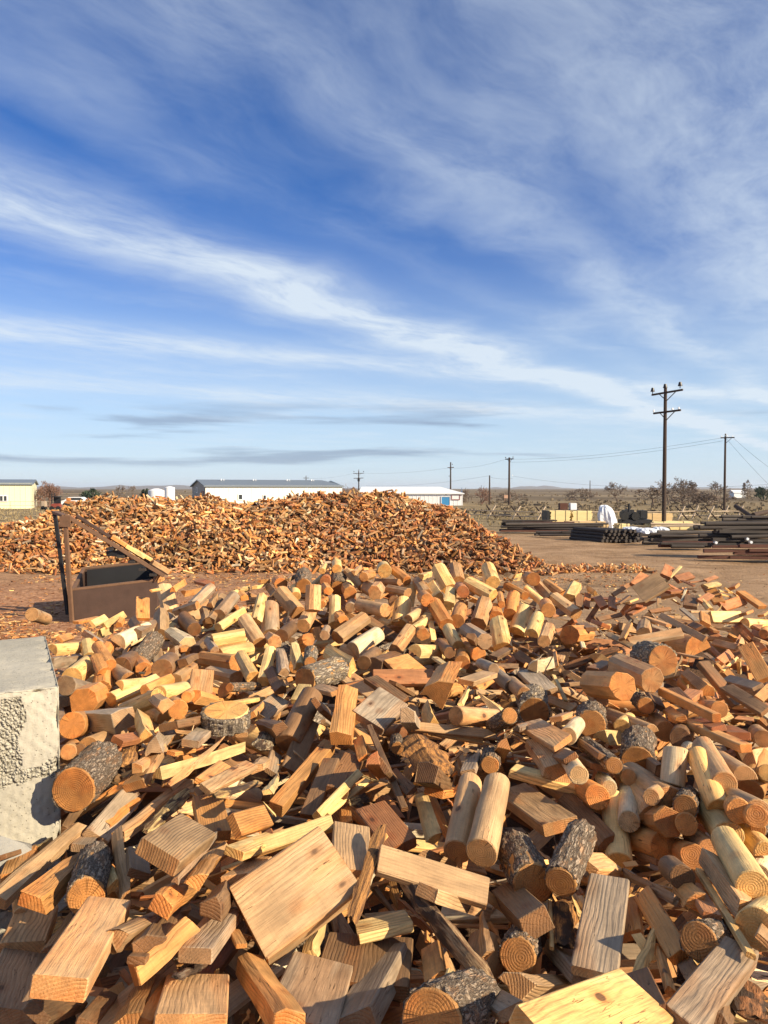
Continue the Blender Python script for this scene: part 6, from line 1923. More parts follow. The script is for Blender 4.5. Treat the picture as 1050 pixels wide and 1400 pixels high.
6 2 2 520 70 42 -988 3087 953 567 147 -43 -810
6 4 2 420 25 9 -4 3943 994 144 6 62 -988
6 2 2 300 35 21 847 2865 928 163 -219 -264 -925
3 4 2 340 130 123 112 8200 1215 679 177 396 591
7 1 2 420 50 35 -1763 4397 874 58 -739 -667 -75
6 4 2 420 18 6 1368 3738 916 902 286 15 322
4 1 2 400 140 84 771 7657 1122 274 168 -670 -669
4 6 2 420 25 17 -1527 4365 924 28 298 -158 -941
6 1 2 200 25 15 -1970 5072 721 216 769 601 -33
6 4 2 200 35 21 1166 4122 1045 380 -228 155 883
6 4 2 420 25 9 2013 4239 1064 110 909 -381 127
6 1 2 200 70 42 1821 4319 1048 150 -822 -542 93
6 1 2 300 70 25 -2249 5023 818 160 64 -983 -66
4 1 2 520 25 17 1177 4756 1014 194 214 -695 -658
7 0 2 420 35 25 -348 3756 943 967 30 -154 203
6 2 2 420 35 12 729 2200 932 964 -35 -167 -203
6 6 2 460 120 35 -3379 8954 298 196 285 -76 -935
4 5 2 420 35 25 -221 1837 961 734 -200 -13 -649
7 5 2 300 25 17 220 2535 902 295 547 -766 -163
6 2 2 200 35 21 -715 1601 889 224 -318 185 -903
6 1 2 300 50 30 -1573 4581 858 35 -459 870 179
4 1 2 200 70 49 494 5056 899 237 693 -679 45
7 2 2 420 70 49 22 1898 956 614 -45 119 779
6 6 2 200 35 21 796 4030 1005 962 -219 40 161
4 1 2 300 35 25 -622 5082 1042 558 556 342 512
7 6 2 520 50 35 321 5101 880 189 315 -884 -290
4 0 2 200 70 49 114 5455 883 260 443 -858 -1
6 3 2 200 18 6 2732 4806 1004 40 993 81 -80
7 1 2 200 70 49 -513 2518 1037 239 7 374 896
6 1 2 200 70 42 -682 2675 988 911 300 -100 -266
6 4 2 520 50 30 542 5164 963 103 981 -46 156
4 2 2 520 18 13 1534 5230 989 890 -191 5 414
1 0 2 400 80 76 -1447 9717 957 580 476 558 355
7 2 2 200 50 35 585 2079 913 73 -679 726 -85
6 6 2 520 35 21 2153 3451 996 18 248 957 151
4 2 2 520 50 35 123 2080 905 309 52 -23 -949
7 6 2 520 25 17 1476 5135 977 514 636 559 140
6 2 2 420 50 30 -78 2027 916 966 -73 151 197
6 1 2 200 25 9 1091 3262 946 719 -50 27 -693
7 3 2 420 50 35 736 2202 953 377 371 763 371
6 0 2 200 18 6 -102 2914 801 463 112 291 829
4 3 2 300 18 13 -1305 5358 883 795 231 98 -552
4 1 2 300 70 49 -376 2250 990 657 -113 222 -711
4 2 2 420 50 35 -1363 3545 994 303 -83 869 -383
4 6 2 200 18 13 -137 2085 856 800 -548 232 -83
1 0 2 400 150 142 -1989 9818 694 196 493 -801 -276
6 1 2 420 18 6 1021 4479 986 599 -41 365 -711
6 6 2 520 18 11 -980 1645 891 622 217 111 744
6 6 2 250 22 35 3257 6022 991 784 588 123 -155
4 3 2 340 140 84 250 9456 1224 25 303 859 -412
4 3 2 420 50 35 -817 1426 881 254 -628 717 -162
6 3 2 300 70 42 1579 3948 960 187 -272 927 -180
7 2 2 420 25 17 -2470 4767 747 914 286 -17 -289
6 2 2 300 35 12 -330 1772 1007 78 941 -295 -143
7 2 2 300 35 25 262 4313 1039 920 237 -75 -301
7 0 2 520 18 13 83 3692 974 633 726 -154 -219
4 1 2 520 70 49 -903 5151 1023 65 -283 906 308
7 1 2 520 70 49 2218 5298 1039 655 -447 388 -470
6 0 2 300 35 21 -635 2727 1053 158 98 82 -979
7 2 2 200 70 49 -1395 3151 849 625 93 -153 760
4 2 2 420 70 49 -705 2911 1044 49 -202 623 754
7 0 2 200 50 35 1094 4223 959 976 -149 -155 -14
6 1 2 360 80 25 4028 9673 629 563 -170 -60 -806
6 3 2 300 50 30 1193 3551 961 29 -131 -44 -990
7 2 2 520 70 49 1400 4150 1056 443 -848 200 212
6 1 2 300 50 17 161 1289 1035 250 -955 90 -134
4 2 2 420 25 17 -1163 5095 896 987 34 -150 -41
4 6 2 280 90 54 4131 8034 913 321 340 108 877
6 2 2 420 70 42 -303 2267 963 60 654 -736 -168
4 0 2 300 50 35 1615 2889 923 216 -825 -522 -17
6 3 2 420 50 30 -1345 3869 923 906 25 -134 401
7 4 2 200 50 35 -349 3682 937 370 -42 -201 906
7 1 2 200 18 13 1303 3613 895 260 -134 869 -400
6 6 2 300 25 9 -2199 5335 784 822 59 -153 545
4 2 2 200 70 49 403 3314 944 500 -792 341 -80
4 2 2 520 25 17 -1450 4487 942 931 -165 -300 124
6 2 2 420 70 42 -936 4701 982 39 -32 244 -968
6 6 2 300 50 17 -2028 4451 906 288 11 122 -950
7 4 2 200 25 17 1927 4814 1100 190 -478 -790 334
7 6 2 520 70 49 1379 5417 997 74 -147 -854 494
6 2 2 300 50 17 -4 3148 893 156 972 -20 -175
6 1 2 460 50 35 -877 8331 1277 924 382 -1 -19
6 3 2 300 18 6 1662 3437 927 209 279 -36 936
6 5 2 300 25 9 -780 3311 1004 991 -57 123 16
6 6 2 560 50 35 -1908 6136 968 854 -39 -35 -518
6 4 2 250 120 25 447 7354 1144 276 -94 -13 956
7 1 2 200 35 25 462 2381 889 63 783 -609 -105
7 1 2 300 35 25 -592 3747 958 291 494 768 284
6 5 2 420 70 42 404 2660 950 180 -192 -195 945
4 0 2 520 50 35 -1355 4894 850 422 86 -160 -888
6 0 2 200 70 25 601 3138 927 668 -42 -100 736
6 4 2 200 18 11 -619 2523 1041 798 47 -119 -589
6 2 2 200 50 30 2179 4845 1039 62 -44 102 -992
6 1 2 520 70 42 -1622 3071 798 134 436 874 -165
6 2 2 460 22 35 -2882 5833 631 758 -384 199 -488
6 5 2 420 70 42 -3226 5379 580 272 875 142 375
6 3 2 300 35 12 221 1326 1055 138 -953 -163 -216
7 2 2 420 35 25 2236 4819 1027 563 812 144 -47
6 2 2 520 50 30 -1485 4908 883 397 -164 5 -903
6 2 2 420 18 11 -1266 4387 1022 651 92 114 745
4 2 2 420 25 17 -893 1610 833 301 56 -188 933
6 2 2 420 18 6 2001 4966 1084 247 83 142 955
7 1 2 420 18 13 -1751 4655 946 710 26 55 -702
7 6 2 300 70 49 -997 1592 872 662 -521 486 -233
4 0 2 300 50 35 2011 4491 1052 63 -206 909 358
7 3 2 200 25 17 976 4188 938 747 -148 113 638
6 1 2 200 50 17 868 3928 1025 251 654 -702 126
7 6 2 200 35 25 433 2395 894 485 -306 -375 729
1 2 2 340 110 104 101 7440 1066 963 252 -21 96
6 3 2 520 70 42 1682 2891 941 842 -106 -204 488
7 1 2 420 50 35 905 4301 985 274 80 -954 -90
7 0 2 520 70 49 -2392 4811 808 565 -323 403 -643
7 3 2 280 140 84 245 8044 1173 26 439 895 78
6 6 2 420 25 15 -1060 2935 862 253 359 892 108
7 6 2 420 50 35 -1203 2204 846 918 131 -64 368
7 3 2 420 18 13 350 2881 928 982 -40 -12 182
7 6 2 520 70 49 1502 2631 920 744 222 21 -629
7 5 2 200 35 25 550 3082 873 966 -122 98 -204
6 3 2 300 25 9 1284 4025 1038 13 -111 -14 -994
6 4 2 360 80 25 4593 8837 564 251 798 -532 -133
0 2 2 340 70 67 -452 7284 1002 684 -489 -461 284
4 0 2 200 35 25 -1192 2587 916 415 859 129 271
7 0 2 300 18 13 -2944 4971 616 264 -916 132 -270
7 4 2 300 35 25 1067 2635 894 214 111 938 250
6 6 2 200 35 12 1506 2647 888 272 -880 386 -52
7 4 2 300 50 35 505 2955 889 112 50 263 957
6 4 2 420 18 11 -425 4771 946 84 969 231 -31
6 6 2 420 25 9 -153 1819 934 558 15 238 795
6 5 2 520 70 25 -448 2059 1037 20 -408 905 122
6 2 2 200 18 6 1321 2406 932 140 910 270 -283
7 0 2 520 70 49 -666 1573 900 338 908 85 231
1 3 2 340 110 104 -807 7411 974 142 -702 671 191
4 6 2 300 35 25 -875 1542 883 351 -321 859 -190
6 1 2 420 25 15 1104 4579 1001 38 -20 -993 110
6 2 2 420 18 6 -1913 4481 922 86 -928 -360 -39
4 6 2 280 120 72 2206 6828 996 358 50 14 -932
4 2 2 300 50 35 -137 4032 1055 282 921 -135 -235
6 3 2 200 70 25 31 1954 895 412 -23 302 -859
6 2 2 420 70 25 1053 1492 949 38 992 -121 21
4 2 2 520 50 35 -123 5235 948 109 -407 907 -25
4 0 2 300 50 35 2527 4122 989 113 201 -967 -104
7 1 2 520 70 49 293 1882 992 320 231 865 311
1 1 2 340 90 85 357 8756 1301 945 -291 108 105
4 6 2 200 50 35 1344 4098 1074 360 -912 -195 22
6 6 2 460 80 35 -1464 6764 957 99 -430 -887 -138
4 5 2 300 70 49 -2693 4396 520 129 0 66 989
0 0 2 280 70 67 -93 8689 1315 78 32 943 322
7 6 2 340 40 32 2413 5851 953 698 -18 -67 -712
4 2 2 200 35 25 -490 1949 958 122 -812 -569 42
6 1 2 560 80 25 -3584 8678 161 315 440 814 209
7 1 2 420 25 17 -124 2308 958 736 293 78 -605
6 1 2 520 25 15 -511 1770 996 9 191 972 -139
4 1 2 400 140 84 110 6591 938 38 -807 -523 271
6 3 2 420 35 12 -1876 5508 866 60 370 926 -46
6 5 2 300 18 6 -2036 5480 849 37 -999 -6 23
6 2 2 520 18 11 910 5467 970 453 -144 236 847
6 2 2 300 70 42 350 2433 915 6 754 654 -56
1 0 2 400 90 85 -1005 9143 1243 860 492 -100 93
7 0 2 200 70 49 -3129 5063 567 17 -7 -104 -994
6 6 2 200 35 21 27 2388 1011 13 555 -807 -201
7 2 2 420 18 13 -1688 5105 863 951 -87 -232 185
6 4 2 200 50 30 585 2217 899 715 228 133 -648
6 5 2 300 18 6 -501 1381 997 243 -228 98 938
4 0 2 520 50 35 -218 2500 1011 175 -594 -784 -31
6 2 2 520 70 25 -88 1748 1010 41 328 943 -33
6 4 2 300 70 42 -977 2198 966 551 365 -111 -742
7 5 2 300 35 25 -1102 2913 858 374 875 -307 16
6 2 2 200 70 42 -1444 1975 769 302 -86 15 -949
6 2 2 300 70 25 -692 1972 1011 417 117 -143 890
6 0 1 460 22 25 968 2762 959 697 -675 -213 118
3 0 1 280 150 142 938 6546 1056 325 -896 -79 293
7 4 1 340 70 42 3158 9410 1010 71 -367 -927 -37
7 2 1 340 60 36 1129 3437 952 408 -159 64 -897
7 2 1 400 40 24 306 3544 971 169 592 766 -184
4 1 1 400 120 72 -814 8491 1319 235 -23 -222 946
6 6 1 250 50 15 3884 8097 1053 12 -830 -448 332
6 2 1 250 80 35 -2078 6224 954 266 203 0 -942
6 1 1 460 22 25 881 3211 1019 46 538 836 100
2 1 1 280 110 66 991 9002 1259 366 -290 775 -427
0 3 1 340 80 76 2144 4033 1108 64 -38 709 -701
1 4 1 400 150 142 1703 8278 974 270 -604 649 -376
8 1 1 340 60 48 1018 4883 1067 545 832 -102 -27
1 0 1 400 150 142 -2333 7758 939 780 -108 -282 548
4 3 1 400 70 42 799 9591 1310 856 -343 -36 384
7 2 1 400 40 24 -705 4743 997 410 37 -80 908
7 6 1 400 25 15 -2457 5450 767 167 -358 -911 118
7 2 1 400 80 48 758 1738 1024 876 -56 193 -437
6 4 1 460 80 25 1479 10613 610 247 -148 222 931
6 2 1 560 120 25 2005 10204 713 740 -320 -23 591
7 3 1 340 80 64 -2989 5939 638 462 723 355 371
0 1 1 340 130 123 269 2160 996 350 -439 780 -277
4 6 1 400 70 42 -1511 9834 901 653 -102 -150 -735
3 0 1 400 170 162 -873 6681 977 840 -206 240 -441
4 2 1 340 60 48 2440 3997 1004 214 -920 -259 200
0 2 1 280 90 85 1561 4604 1121 127 945 -301 -15
6 6 1 460 160 15 76 8521 1272 280 -939 200 25
0 1 1 400 170 162 -2069 8108 1116 439 -768 -466 20
4 1 1 340 120 96 -1600 7832 1086 489 843 213 71
0 1 1 340 110 104 705 8418 1137 90 655 -721 208
3 2 1 280 90 85 246 6920 942 59 270 754 596
4 2 1 400 80 64 1252 4724 1025 163 -223 870 -408
4 2 1 340 90 54 2379 9819 856 548 82 -65 -830
0 2 1 280 170 162 -151 2094 999 7 -45 543 839
4 2 1 280 90 54 -2964 8789 524 434 264 856 98
4 3 1 280 90 54 -2154 8398 1090 982 55 96 -156
0 1 1 340 90 85 772 8760 1187 317 641 525 462
6 1 1 250 80 25 -1960 9030 946 96 966 143 -191
4 4 1 340 70 56 4113 7651 968 954 200 220 32
4 6 1 340 90 54 637 7113 1046 183 -782 552 223
8 2 1 280 60 36 130 2793 866 204 480 852 -38
4 1 1 280 120 96 1999 7991 884 273 -732 592 -199
4 0 1 340 25 15 -1451 5069 862 153 207 -793 -552
1 1 1 280 110 104 -293 6430 945 447 182 45 875
1 0 1 280 90 85 -599 8084 1242 462 -752 -184 433
6 0 1 360 120 35 -2499 10413 263 160 735 653 88
1 0 1 340 110 104 1380 3780 1010 992 86 -85 -33
4 1 1 280 110 66 643 5720 871 628 -130 -169 -748
6 1 1 460 80 15 777 8671 1203 127 951 -279 35
4 1 1 340 25 15 643 2364 909 190 -976 39 -99
6 6 1 460 50 25 54 8507 1287 262 -868 411 92
7 6 1 340 120 96 3270 9210 1055 714 -587 71 -375
6 1 1 560 160 15 -57 9167 1374 26 219 -72 -973
6 0 1 360 160 15 272 8346 1254 351 -540 705 296
4 0 1 400 90 54 -37 6499 980 583 757 -92 280
4 4 1 280 90 54 4429 9704 502 326 -103 -193 -920
7 1 1 340 80 64 -139 3560 1023 433 868 200 139
6 1 1 360 50 15 -345 9324 1186 716 -142 -81 -679
4 2 1 400 90 54 -2309 6802 893 450 -68 96 -885
8 3 1 340 110 88 1068 4372 995 14 -91 853 -514
7 6 1 400 60 48 -218 3072 868 540 779 49 -316
1 2 1 340 130 123 417 2243 962 38 -802 -594 -38
0 2 1 340 130 123 -510 6582 966 257 516 816 40
4 4 1 340 90 54 1007 6353 966 55 962 263 -49
6 1 1 560 110 15 -183 5855 916 50 -455 -889 -30
0 2 1 280 70 67 1066 1612 951 594 366 -19 716
6 2 1 460 50 15 -3447 6899 417 99 -421 899 -70
4 6 1 340 140 112 3920 6940 1084 505 -842 47 -184
7 1 1 400 80 64 -95 4861 918 22 78 866 493
4 6 1 340 70 56 3198 9716 919 521 467 -683 -210
4 6 1 340 140 84 2207 7942 773 151 737 645 -136
7 1 1 280 70 56 3932 10593 308 720 -26 -223 -657
4 6 1 280 90 54 525 9603 1161 187 765 586 -190
0 4 1 280 150 142 -752 3822 1033 743 -624 221 99
4 0 1 280 25 20 739 5765 860 419 -342 482 -689
4 4 1 340 120 96 1353 9300 1233 268 6 229 936
7 4 1 340 80 48 -113 2212 936 958 -220 -39 -179
0 2 1 400 130 123 104 1867 1007 896 -364 39 -251
0 2 1 400 110 104 772 1981 1023 521 -56 269 808
4 6 1 280 140 112 -2189 9890 642 131 86 937 312
0 2 1 340 130 123 -633 9123 1328 109 3 956 -272
4 0 1 340 120 96 508 11078 244 690 695 -140 147
6 2 1 360 80 25 -2238 8360 1034 408 58 -224 883
1 1 1 280 90 85 -934 8684 1248 737 418 -312 -430
6 6 1 460 50 25 -208 5064 940 518 105 -112 841
7 0 1 340 60 36 -1631 4367 902 376 902 179 115
0 1 1 280 80 76 836 3449 1065 686 583 -154 -408
1 2 1 340 110 104 -2667 7576 919 12 82 954 -289
8 3 1 340 25 20 -2251 4668 732 265 919 258 136
6 4 1 560 50 35 2957 10154 637 456 -220 -115 -855
7 0 1 400 90 54 235 7347 1035 24 -904 -372 -209
6 1 1 360 160 15 2294 9587 964 101 251 939 -212
3 1 1 280 150 142 -2818 10710 159 414 809 -410 -75
7 1 1 340 60 36 381 4080 981 273 850 368 259
7 2 1 400 70 56 440 6727 876 93 523 -806 -259
1 2 1 280 130 123 -636 7195 1005 445 -376 -802 132
1 1 1 400 90 85 -1508 9457 1042 249 946 159 134
1 1 1 340 130 123 -2765 6558 924 769 158 -38 -618
7 0 1 340 25 20 9 4501 960 420 60 -481 -767
6 2 1 360 120 15 -1387 8370 1221 213 17 43 -976
4 1 1 340 120 96 3505 8970 1225 110 418 894 -118
6 1 1 460 35 35 770 5469 981 38 311 -937 155
4 0 1 340 120 96 500 7889 1101 536 833 138 32
0 1 1 280 150 142 -273 6632 993 986 -12 165 -32
6 3 1 250 160 25 -2134 6849 890 198 -536 -758 -315
1 0 1 400 170 162 -506 9437 1260 5 -299 855 -423
4 2 1 400 70 56 -774 10515 539 855 -72 -115 -501
6 6 1 250 22 25 -1323 5758 883 255 -688 523 -435
0 1 1 340 70 67 1395 5335 993 294 919 167 -204
6 1 1 360 160 15 3283 6216 940 390 -22 53 919
3 2 1 400 170 162 46 6746 987 460 177 -295 -818
2 2 1 280 170 102 -992 1289 876 106 -759 637 -85
4 2 1 400 120 96 -1797 6431 906 57 -17 -510 -858
6 6 1 250 80 15 3097 5874 1041 970 -163 -38 -175
7 1 1 400 140 84 1091 7027 965 815 508 262 97
6 6 1 360 50 25 4341 9091 686 232 269 -20 935
4 4 1 340 120 72 -1210 8945 1149 149 418 -793 -417
6 1 1 360 160 35 -2325 6465 866 95 79 -990 62
0 0 1 340 130 123 -1218 6980 1010 117 -37 -499 -858
4 2 1 400 120 72 1337 10403 675 139 576 764 -255
0 2 1 340 130 123 -2001 5305 833 257 -951 170 -17
6 1 1 360 80 35 3058 6809 1106 975 -192 29 -112
7 0 1 340 60 36 666 1269 971 890 143 180 -394
4 2 1 340 90 54 -1397 10877 200 867 -270 -191 -373
6 2 1 250 110 25 748 4471 1061 823 -190 -33 -534
6 1 1 250 80 25 1629 4168 994 45 376 -859 -345
6 1 1 460 160 15 -1739 7057 943 51 -247 967 42
6 6 1 560 110 15 2694 4626 1009 153 -331 -931 0
6 6 1 250 50 35 -1194 2168 873 987 62 -71 129
1 1 1 400 90 85 -3566 7033 439 115 -231 949 179
4 1 1 340 60 36 -762 2835 1009 480 840 27 250
4 1 1 340 60 48 -1189 1803 881 142 412 -865 -248
4 2 1 400 120 96 -238 6232 968 979 -28 -153 132
7 3 1 340 25 15 2711 4495 971 162 -951 6 264
6 2 1 560 110 25 -2296 5319 862 115 -836 -524 115
1 1 1 280 150 142 948 8793 1235 36 285 -546 -787
2 2 1 400 110 66 358 8597 1337 572 22 141 -808
6 1 1 360 35 25 910 3016 978 48 44 57 996
7 3 1 280 140 112 -1864 7819 1086 900 -69 -35 -428
0 2 1 400 110 104 550 5685 944 220 821 526 29
0 0 1 400 150 142 -756 4457 972 45 362 919 148
4 2 1 340 90 72 -1101 8016 1198 752 -475 246 -385
6 6 1 250 80 25 1990 9310 934 609 -269 202 -718
1 3 1 400 130 123 -3373 9121 351 878 422 -117 195
4 4 1 400 70 42 2059 6552 942 885 25 -168 433
7 1 1 340 70 56 -3363 9513 194 377 339 810 295
0 2 1 280 70 67 2138 3863 1049 254 853 -380 -251
4 2 1 280 70 56 -3355 9329 283 636 770 43 32
6 4 1 360 80 15 2005 8678 975 110 212 -971 20
6 6 1 250 50 15 2329 3985 1064 178 19 157 971
7 6 1 400 120 72 4700 9651 496 156 -340 -873 313
1 5 1 340 80 76 776 3237 1034 700 631 -33 333
4 1 1 400 120 96 -2443 7787 998 114 -623 772 53
4 4 1 400 140 112 -571 6514 876 63 -270 -939 -202
4 4 1 400 90 54 2173 8149 742 597 -97 147 -783
2 2 1 280 130 78 -1915 9008 1037 945 -240 2 -223
0 4 1 340 90 85 52 4515 1009 253 -767 486 -334
4 1 1 340 110 66 2834 5487 977 453 759 -468 -23
7 1 1 400 110 66 29 4752 917 61 -109 942 312
4 1 1 280 140 84 2290 8462 800 230 -684 -662 202
6 1 1 250 160 35 4537 8270 798 117 809 509 -268
6 6 1 250 160 15 2295 8007 713 373 -222 137 890
6 6 1 560 80 15 4555 8664 612 423 -280 -21 -861
3 0 1 280 110 104 -657 9505 1205 12 959 -104 -264
0 4 1 400 170 162 -2387 7374 1018 251 -318 779 -478
4 3 1 340 70 42 -868 7766 1144 437 96 -258 857
2 3 1 280 110 66 -2129 5466 899 72 902 413 -105
4 0 1 280 140 112 1127 7207 972 733 -183 -170 -632
4 1 1 340 70 42 1557 8155 918 142 556 754 319
2 0 1 400 110 66 -965 8545 1233 477 -56 62 875
1 3 1 280 150 142 -3383 6878 487 210 424 -687 -551
1 2 1 400 90 85 863 6042 923 419 -89 438 -790
6 2 1 250 160 15 2249 8008 718 234 469 845 -109
6 1 1 560 35 35 -283 4627 947 105 14 -860 -500
6 3 1 360 22 35 -311 4459 1051 311 -729 -379 478
6 3 1 360 80 35 1452 1967 959 313 57 -5 -948
4 0 1 400 140 112 -1259 6801 943 79 363 -916 154
6 2 1 360 120 15 -208 7648 1060 950 27 151 -272
7 1 1 340 25 15 132 3814 948 892 -249 90 -366
6 6 1 560 80 15 -656 4936 1044 217 -176 -160 947
0 2 1 340 170 162 -3185 5755 675 216 -121 812 529
7 0 1 400 80 48 -1501 4543 912 349 213 188 -893
6 1 1 560 22 25 2232 4697 1103 602 -196 -111 766
6 6 1 250 80 15 -839 3272 994 648 -18 -107 -754
7 1 1 340 40 32 2594 5781 906 420 74 7 904
6 2 1 250 80 35 -864 5999 892 87 949 -181 242
0 0 1 280 130 123 31 7629 1076 525 644 -430 -353
0 4 1 280 90 85 -2685 7219 805 308 926 186 -115
0 2 1 340 110 104 2193 5149 1062 295 576 563 514
6 1 1 560 80 35 -2345 10344 307 781 -342 -172 494
4 2 1 340 80 64 -659 2655 1060 978 26 -109 175
7 0 1 340 120 96 1044 10500 626 444 398 -766 -239
8 1 1 340 60 36 -652 4501 899 438 147 -109 -880
4 0 1 400 40 24 -462 4650 954 314 -939 -141 12
6 6 1 460 50 15 3239 5461 1052 20 965 191 181
4 6 1 400 120 96 4610 8534 696 866 -184 257 388
4 1 1 400 70 56 1741 8071 915 387 44 -255 -885
6 1 1 460 160 15 -787 6265 892 174 -27 -212 -961
4 0 1 280 60 36 -381 4263 1093 657 370 403 518
4 2 1 400 70 42 -309 7558 1043 755 553 260 237
4 1 1 340 90 54 -1466 8725 1188 14 -942 -238 238
6 6 1 460 120 15 2767 9251 1120 14 -822 566 -59
4 1 1 340 120 96 -3037 8729 518 435 238 835 239
2 3 1 400 170 102 -1897 5068 846 19 -967 -217 -129
4 3 1 400 25 20 -2094 5633 900 509 34 184 840
7 2 1 340 70 42 -2651 7427 813 927 251 50 -274
4 1 1 340 140 112 -1862 6213 927 853 -102 -289 -422
7 4 1 340 140 112 1294 6545 930 296 -833 466 -35
7 6 1 400 90 72 3787 7150 1044 783 -376 -50 494
4 0 1 400 110 88 2352 3790 1102 10 291 913 -287
6 1 1 250 120 15 4738 8956 482 966 -108 78 222
0 2 1 340 110 104 -1733 5784 921 946 248 -83 193
6 6 1 560 22 25 -1588 4450 920 425 -869 -249 55
6 2 1 360 22 35 -923 3377 972 131 -320 886 -309
4 6 1 340 80 48 2358 5200 993 613 2 256 -747
6 2 1 560 50 15 -1538 4838 939 117 -111 -976 145
2 2 1 400 90 54 547 9028 1283 113 -453 -883 47
6 3 1 250 50 15 -3433 8924 296 136 -814 500 -263
8 1 1 400 40 32 -989 1309 808 943 -222 -45 244
4 1 1 280 80 64 -864 1650 927 366 -318 867 -113
7 3 1 400 90 72 -1360 6067 894 953 215 14 -214
4 6 1 340 70 56 254 6729 927 602 -410 -631 267
4 4 1 340 90 72 -3670 8390 170 974 -83 -185 97
4 6 1 400 90 54 -343 8206 1244 699 333 89 -627
1 2 1 280 90 85 -88 1557 1038 610 97 215 756
7 1 1 280 25 20 -682 3349 985 232 30 83 969
6 6 1 560 50 15 -996 2799 898 153 272 950 0
6 2 1 460 35 25 -2527 4639 651 99 -839 -402 -352
6 1 1 250 50 25 -901 3643 1023 263 -716 -629 149
7 4 1 400 80 48 -1512 3630 890 72 -675 733 26
8 4 1 400 25 15 -1102 3036 851 964 133 -218 74
6 3 1 360 50 15 1921 4393 1064 107 -608 781 -97
6 2 1 250 50 25 258 6799 905 129 -979 19 -158
6 6 1 560 80 25 1488 7847 966 753 7 237 613
4 2 1 340 90 72 -618 6948 965 882 36 154 444
6 4 1 560 120 25 3213 7402 1129 993 77 56 -68
4 4 1 400 90 54 4161 7489 970 63 -49 -109 -991
0 2 1 400 80 76 1971 4619 1108 40 256 -939 -227
7 2 1 400 140 112 1627 9686 998 114 560 -797 194
6 1 1 560 50 35 2163 6349 1012 968 -144 -169 -115
4 2 1 340 120 72 -1446 10773 262 73 472 670 -568
6 6 1 560 50 15 -1675 6152 931 142 72 158 -975
7 6 1 280 90 54 4397 8035 832 301 0 670 -679
0 0 1 340 90 85 -2095 6959 913 589 -773 232 -35
0 2 1 400 110 104 -1907 5485 889 170 536 -811 -163
4 6 1 280 70 56 2934 6544 1066 482 393 180 762
4 1 1 280 120 72 -2561 7272 866 590 547 -376 -459
4 2 1 400 110 66 3267 5675 1042 128 576 -786 186
4 0 1 400 90 72 -594 7061 994 335 918 195 86
4 2 1 340 120 72 1002 7266 938 60 -767 622 147
4 2 1 400 140 112 -2586 10036 384 485 587 648 43
6 4 1 360 80 35 2355 8104 737 890 207 -300 -272
4 1 1 280 25 15 703 3561 1081 105 -577 -778 -223
8 4 1 280 40 24 811 2252 944 149 -882 346 -282
6 2 1 560 80 35 1824 8239 952 20 -675 737 -3
4 0 1 400 60 48 1306 3720 948 8 438 -862 255
4 1 1 400 120 72 1764 9470 1071 167 -28 -879 446
4 2 1 340 70 42 -692 6772 953 59 161 -95 981
4 1 1 340 70 42 3083 10177 566 720 435 431 326
7 3 1 400 80 64 970 4061 1039 483 -326 320 -747
7 2 1 280 140 84 -2883 7637 809 176 659 732 -7
6 1 1 460 80 25 208 5277 917 5 -741 624 248
0 5 1 280 110 104 -713 3557 1025 781 -337 112 513
3 0 1 400 90 85 -2844 4557 590 126 -258 -948 -140
8 1 1 280 110 66 2594 4093 1028 795 -205 239 -519
6 3 1 460 80 35 -2720 4698 649 367 -693 608 126
6 0 1 250 50 15 -3420 8207 356 79 624 -706 326
8 2 1 340 110 88 1420 3936 972 225 -932 -286 5
7 1 1 340 70 42 -1498 9298 1021 930 -208 -281 -115
8 2 1 280 60 48 -1371 3701 977 944 -251 -209 50
1 3 1 340 170 162 -874 7106 1019 728 150 175 646
6 6 1 560 120 25 2162 8961 1000 68 379 -903 -193
4 1 1 400 90 54 -1076 7875 1148 365 119 702 600
6 1 1 460 80 25 1837 10090 759 838 38 258 479
0 0 1 400 80 76 -1924 7185 1022 964 208 37 -159
4 1 1 400 120 72 -457 7884 1204 65 -951 248 171
1 0 1 280 130 123 -1599 7296 1018 239 166 -269 -918
4 1 1 340 70 56 -3105 8694 540 402 -286 320 809
0 0 1 400 150 142 -1710 6926 1011 189 766 562 248
6 1 1 360 35 35 -74 1727 940 107 -569 -599 553
4 6 1 340 40 24 -520 2311 1091 868 29 20 495
8 4 1 340 40 32 -647 5539 902 223 -113 -344 905
6 2 1 360 50 25 -708 4614 950 595 325 64 -732
6 1 1 250 80 15 1677 7021 863 83 -824 -559 -47
4 0 1 340 25 15 2377 5097 940 793 165 91 579
4 1 1 400 70 42 -1398 8369 1252 996 83 4 20
1 3 1 340 150 142 -2573 3682 516 724 235 37 648
4 3 1 400 60 36 1946 4267 1082 84 -455 833 -304
4 4 1 280 70 42 4281 8039 830 435 -722 -519 141
4 6 1 280 90 72 -439 8194 1208 15 761 -572 -306
0 3 1 340 110 104 -173 6763 1080 242 752 -587 -176
4 4 1 400 140 112 1061 7659 1073 743 -652 -64 136
2 0 1 340 170 102 -2320 5824 977 937 -96 41 -334
0 2 1 340 70 67 946 1374 978 897 425 -105 -57
4 0 1 340 70 42 -70 7648 1048 462 667 -557 -177
6 2 1 560 80 25 1927 5504 1057 286 -943 43 -163
3 1 1 340 150 142 -288 2392 1040 372 247 173 878
7 3 1 340 120 72 383 9496 1201 3 -923 352 -156
1 1 1 400 110 104 -1428 7658 1041 664 -285 -331 607
7 6 1 280 25 20 -508 1702 1004 380 178 -34 -907
6 2 1 250 22 15 -594 2598 1064 286 5 -438 852
6 3 1 460 120 35 -1315 6249 936 34 1 -46 998
4 1 1 340 90 54 504 6344 958 839 181 -232 -457
6 6 1 250 120 15 -2074 7985 972 209 351 908 -91
0 1 1 340 150 142 -693 1947 1060 326 179 100 -923
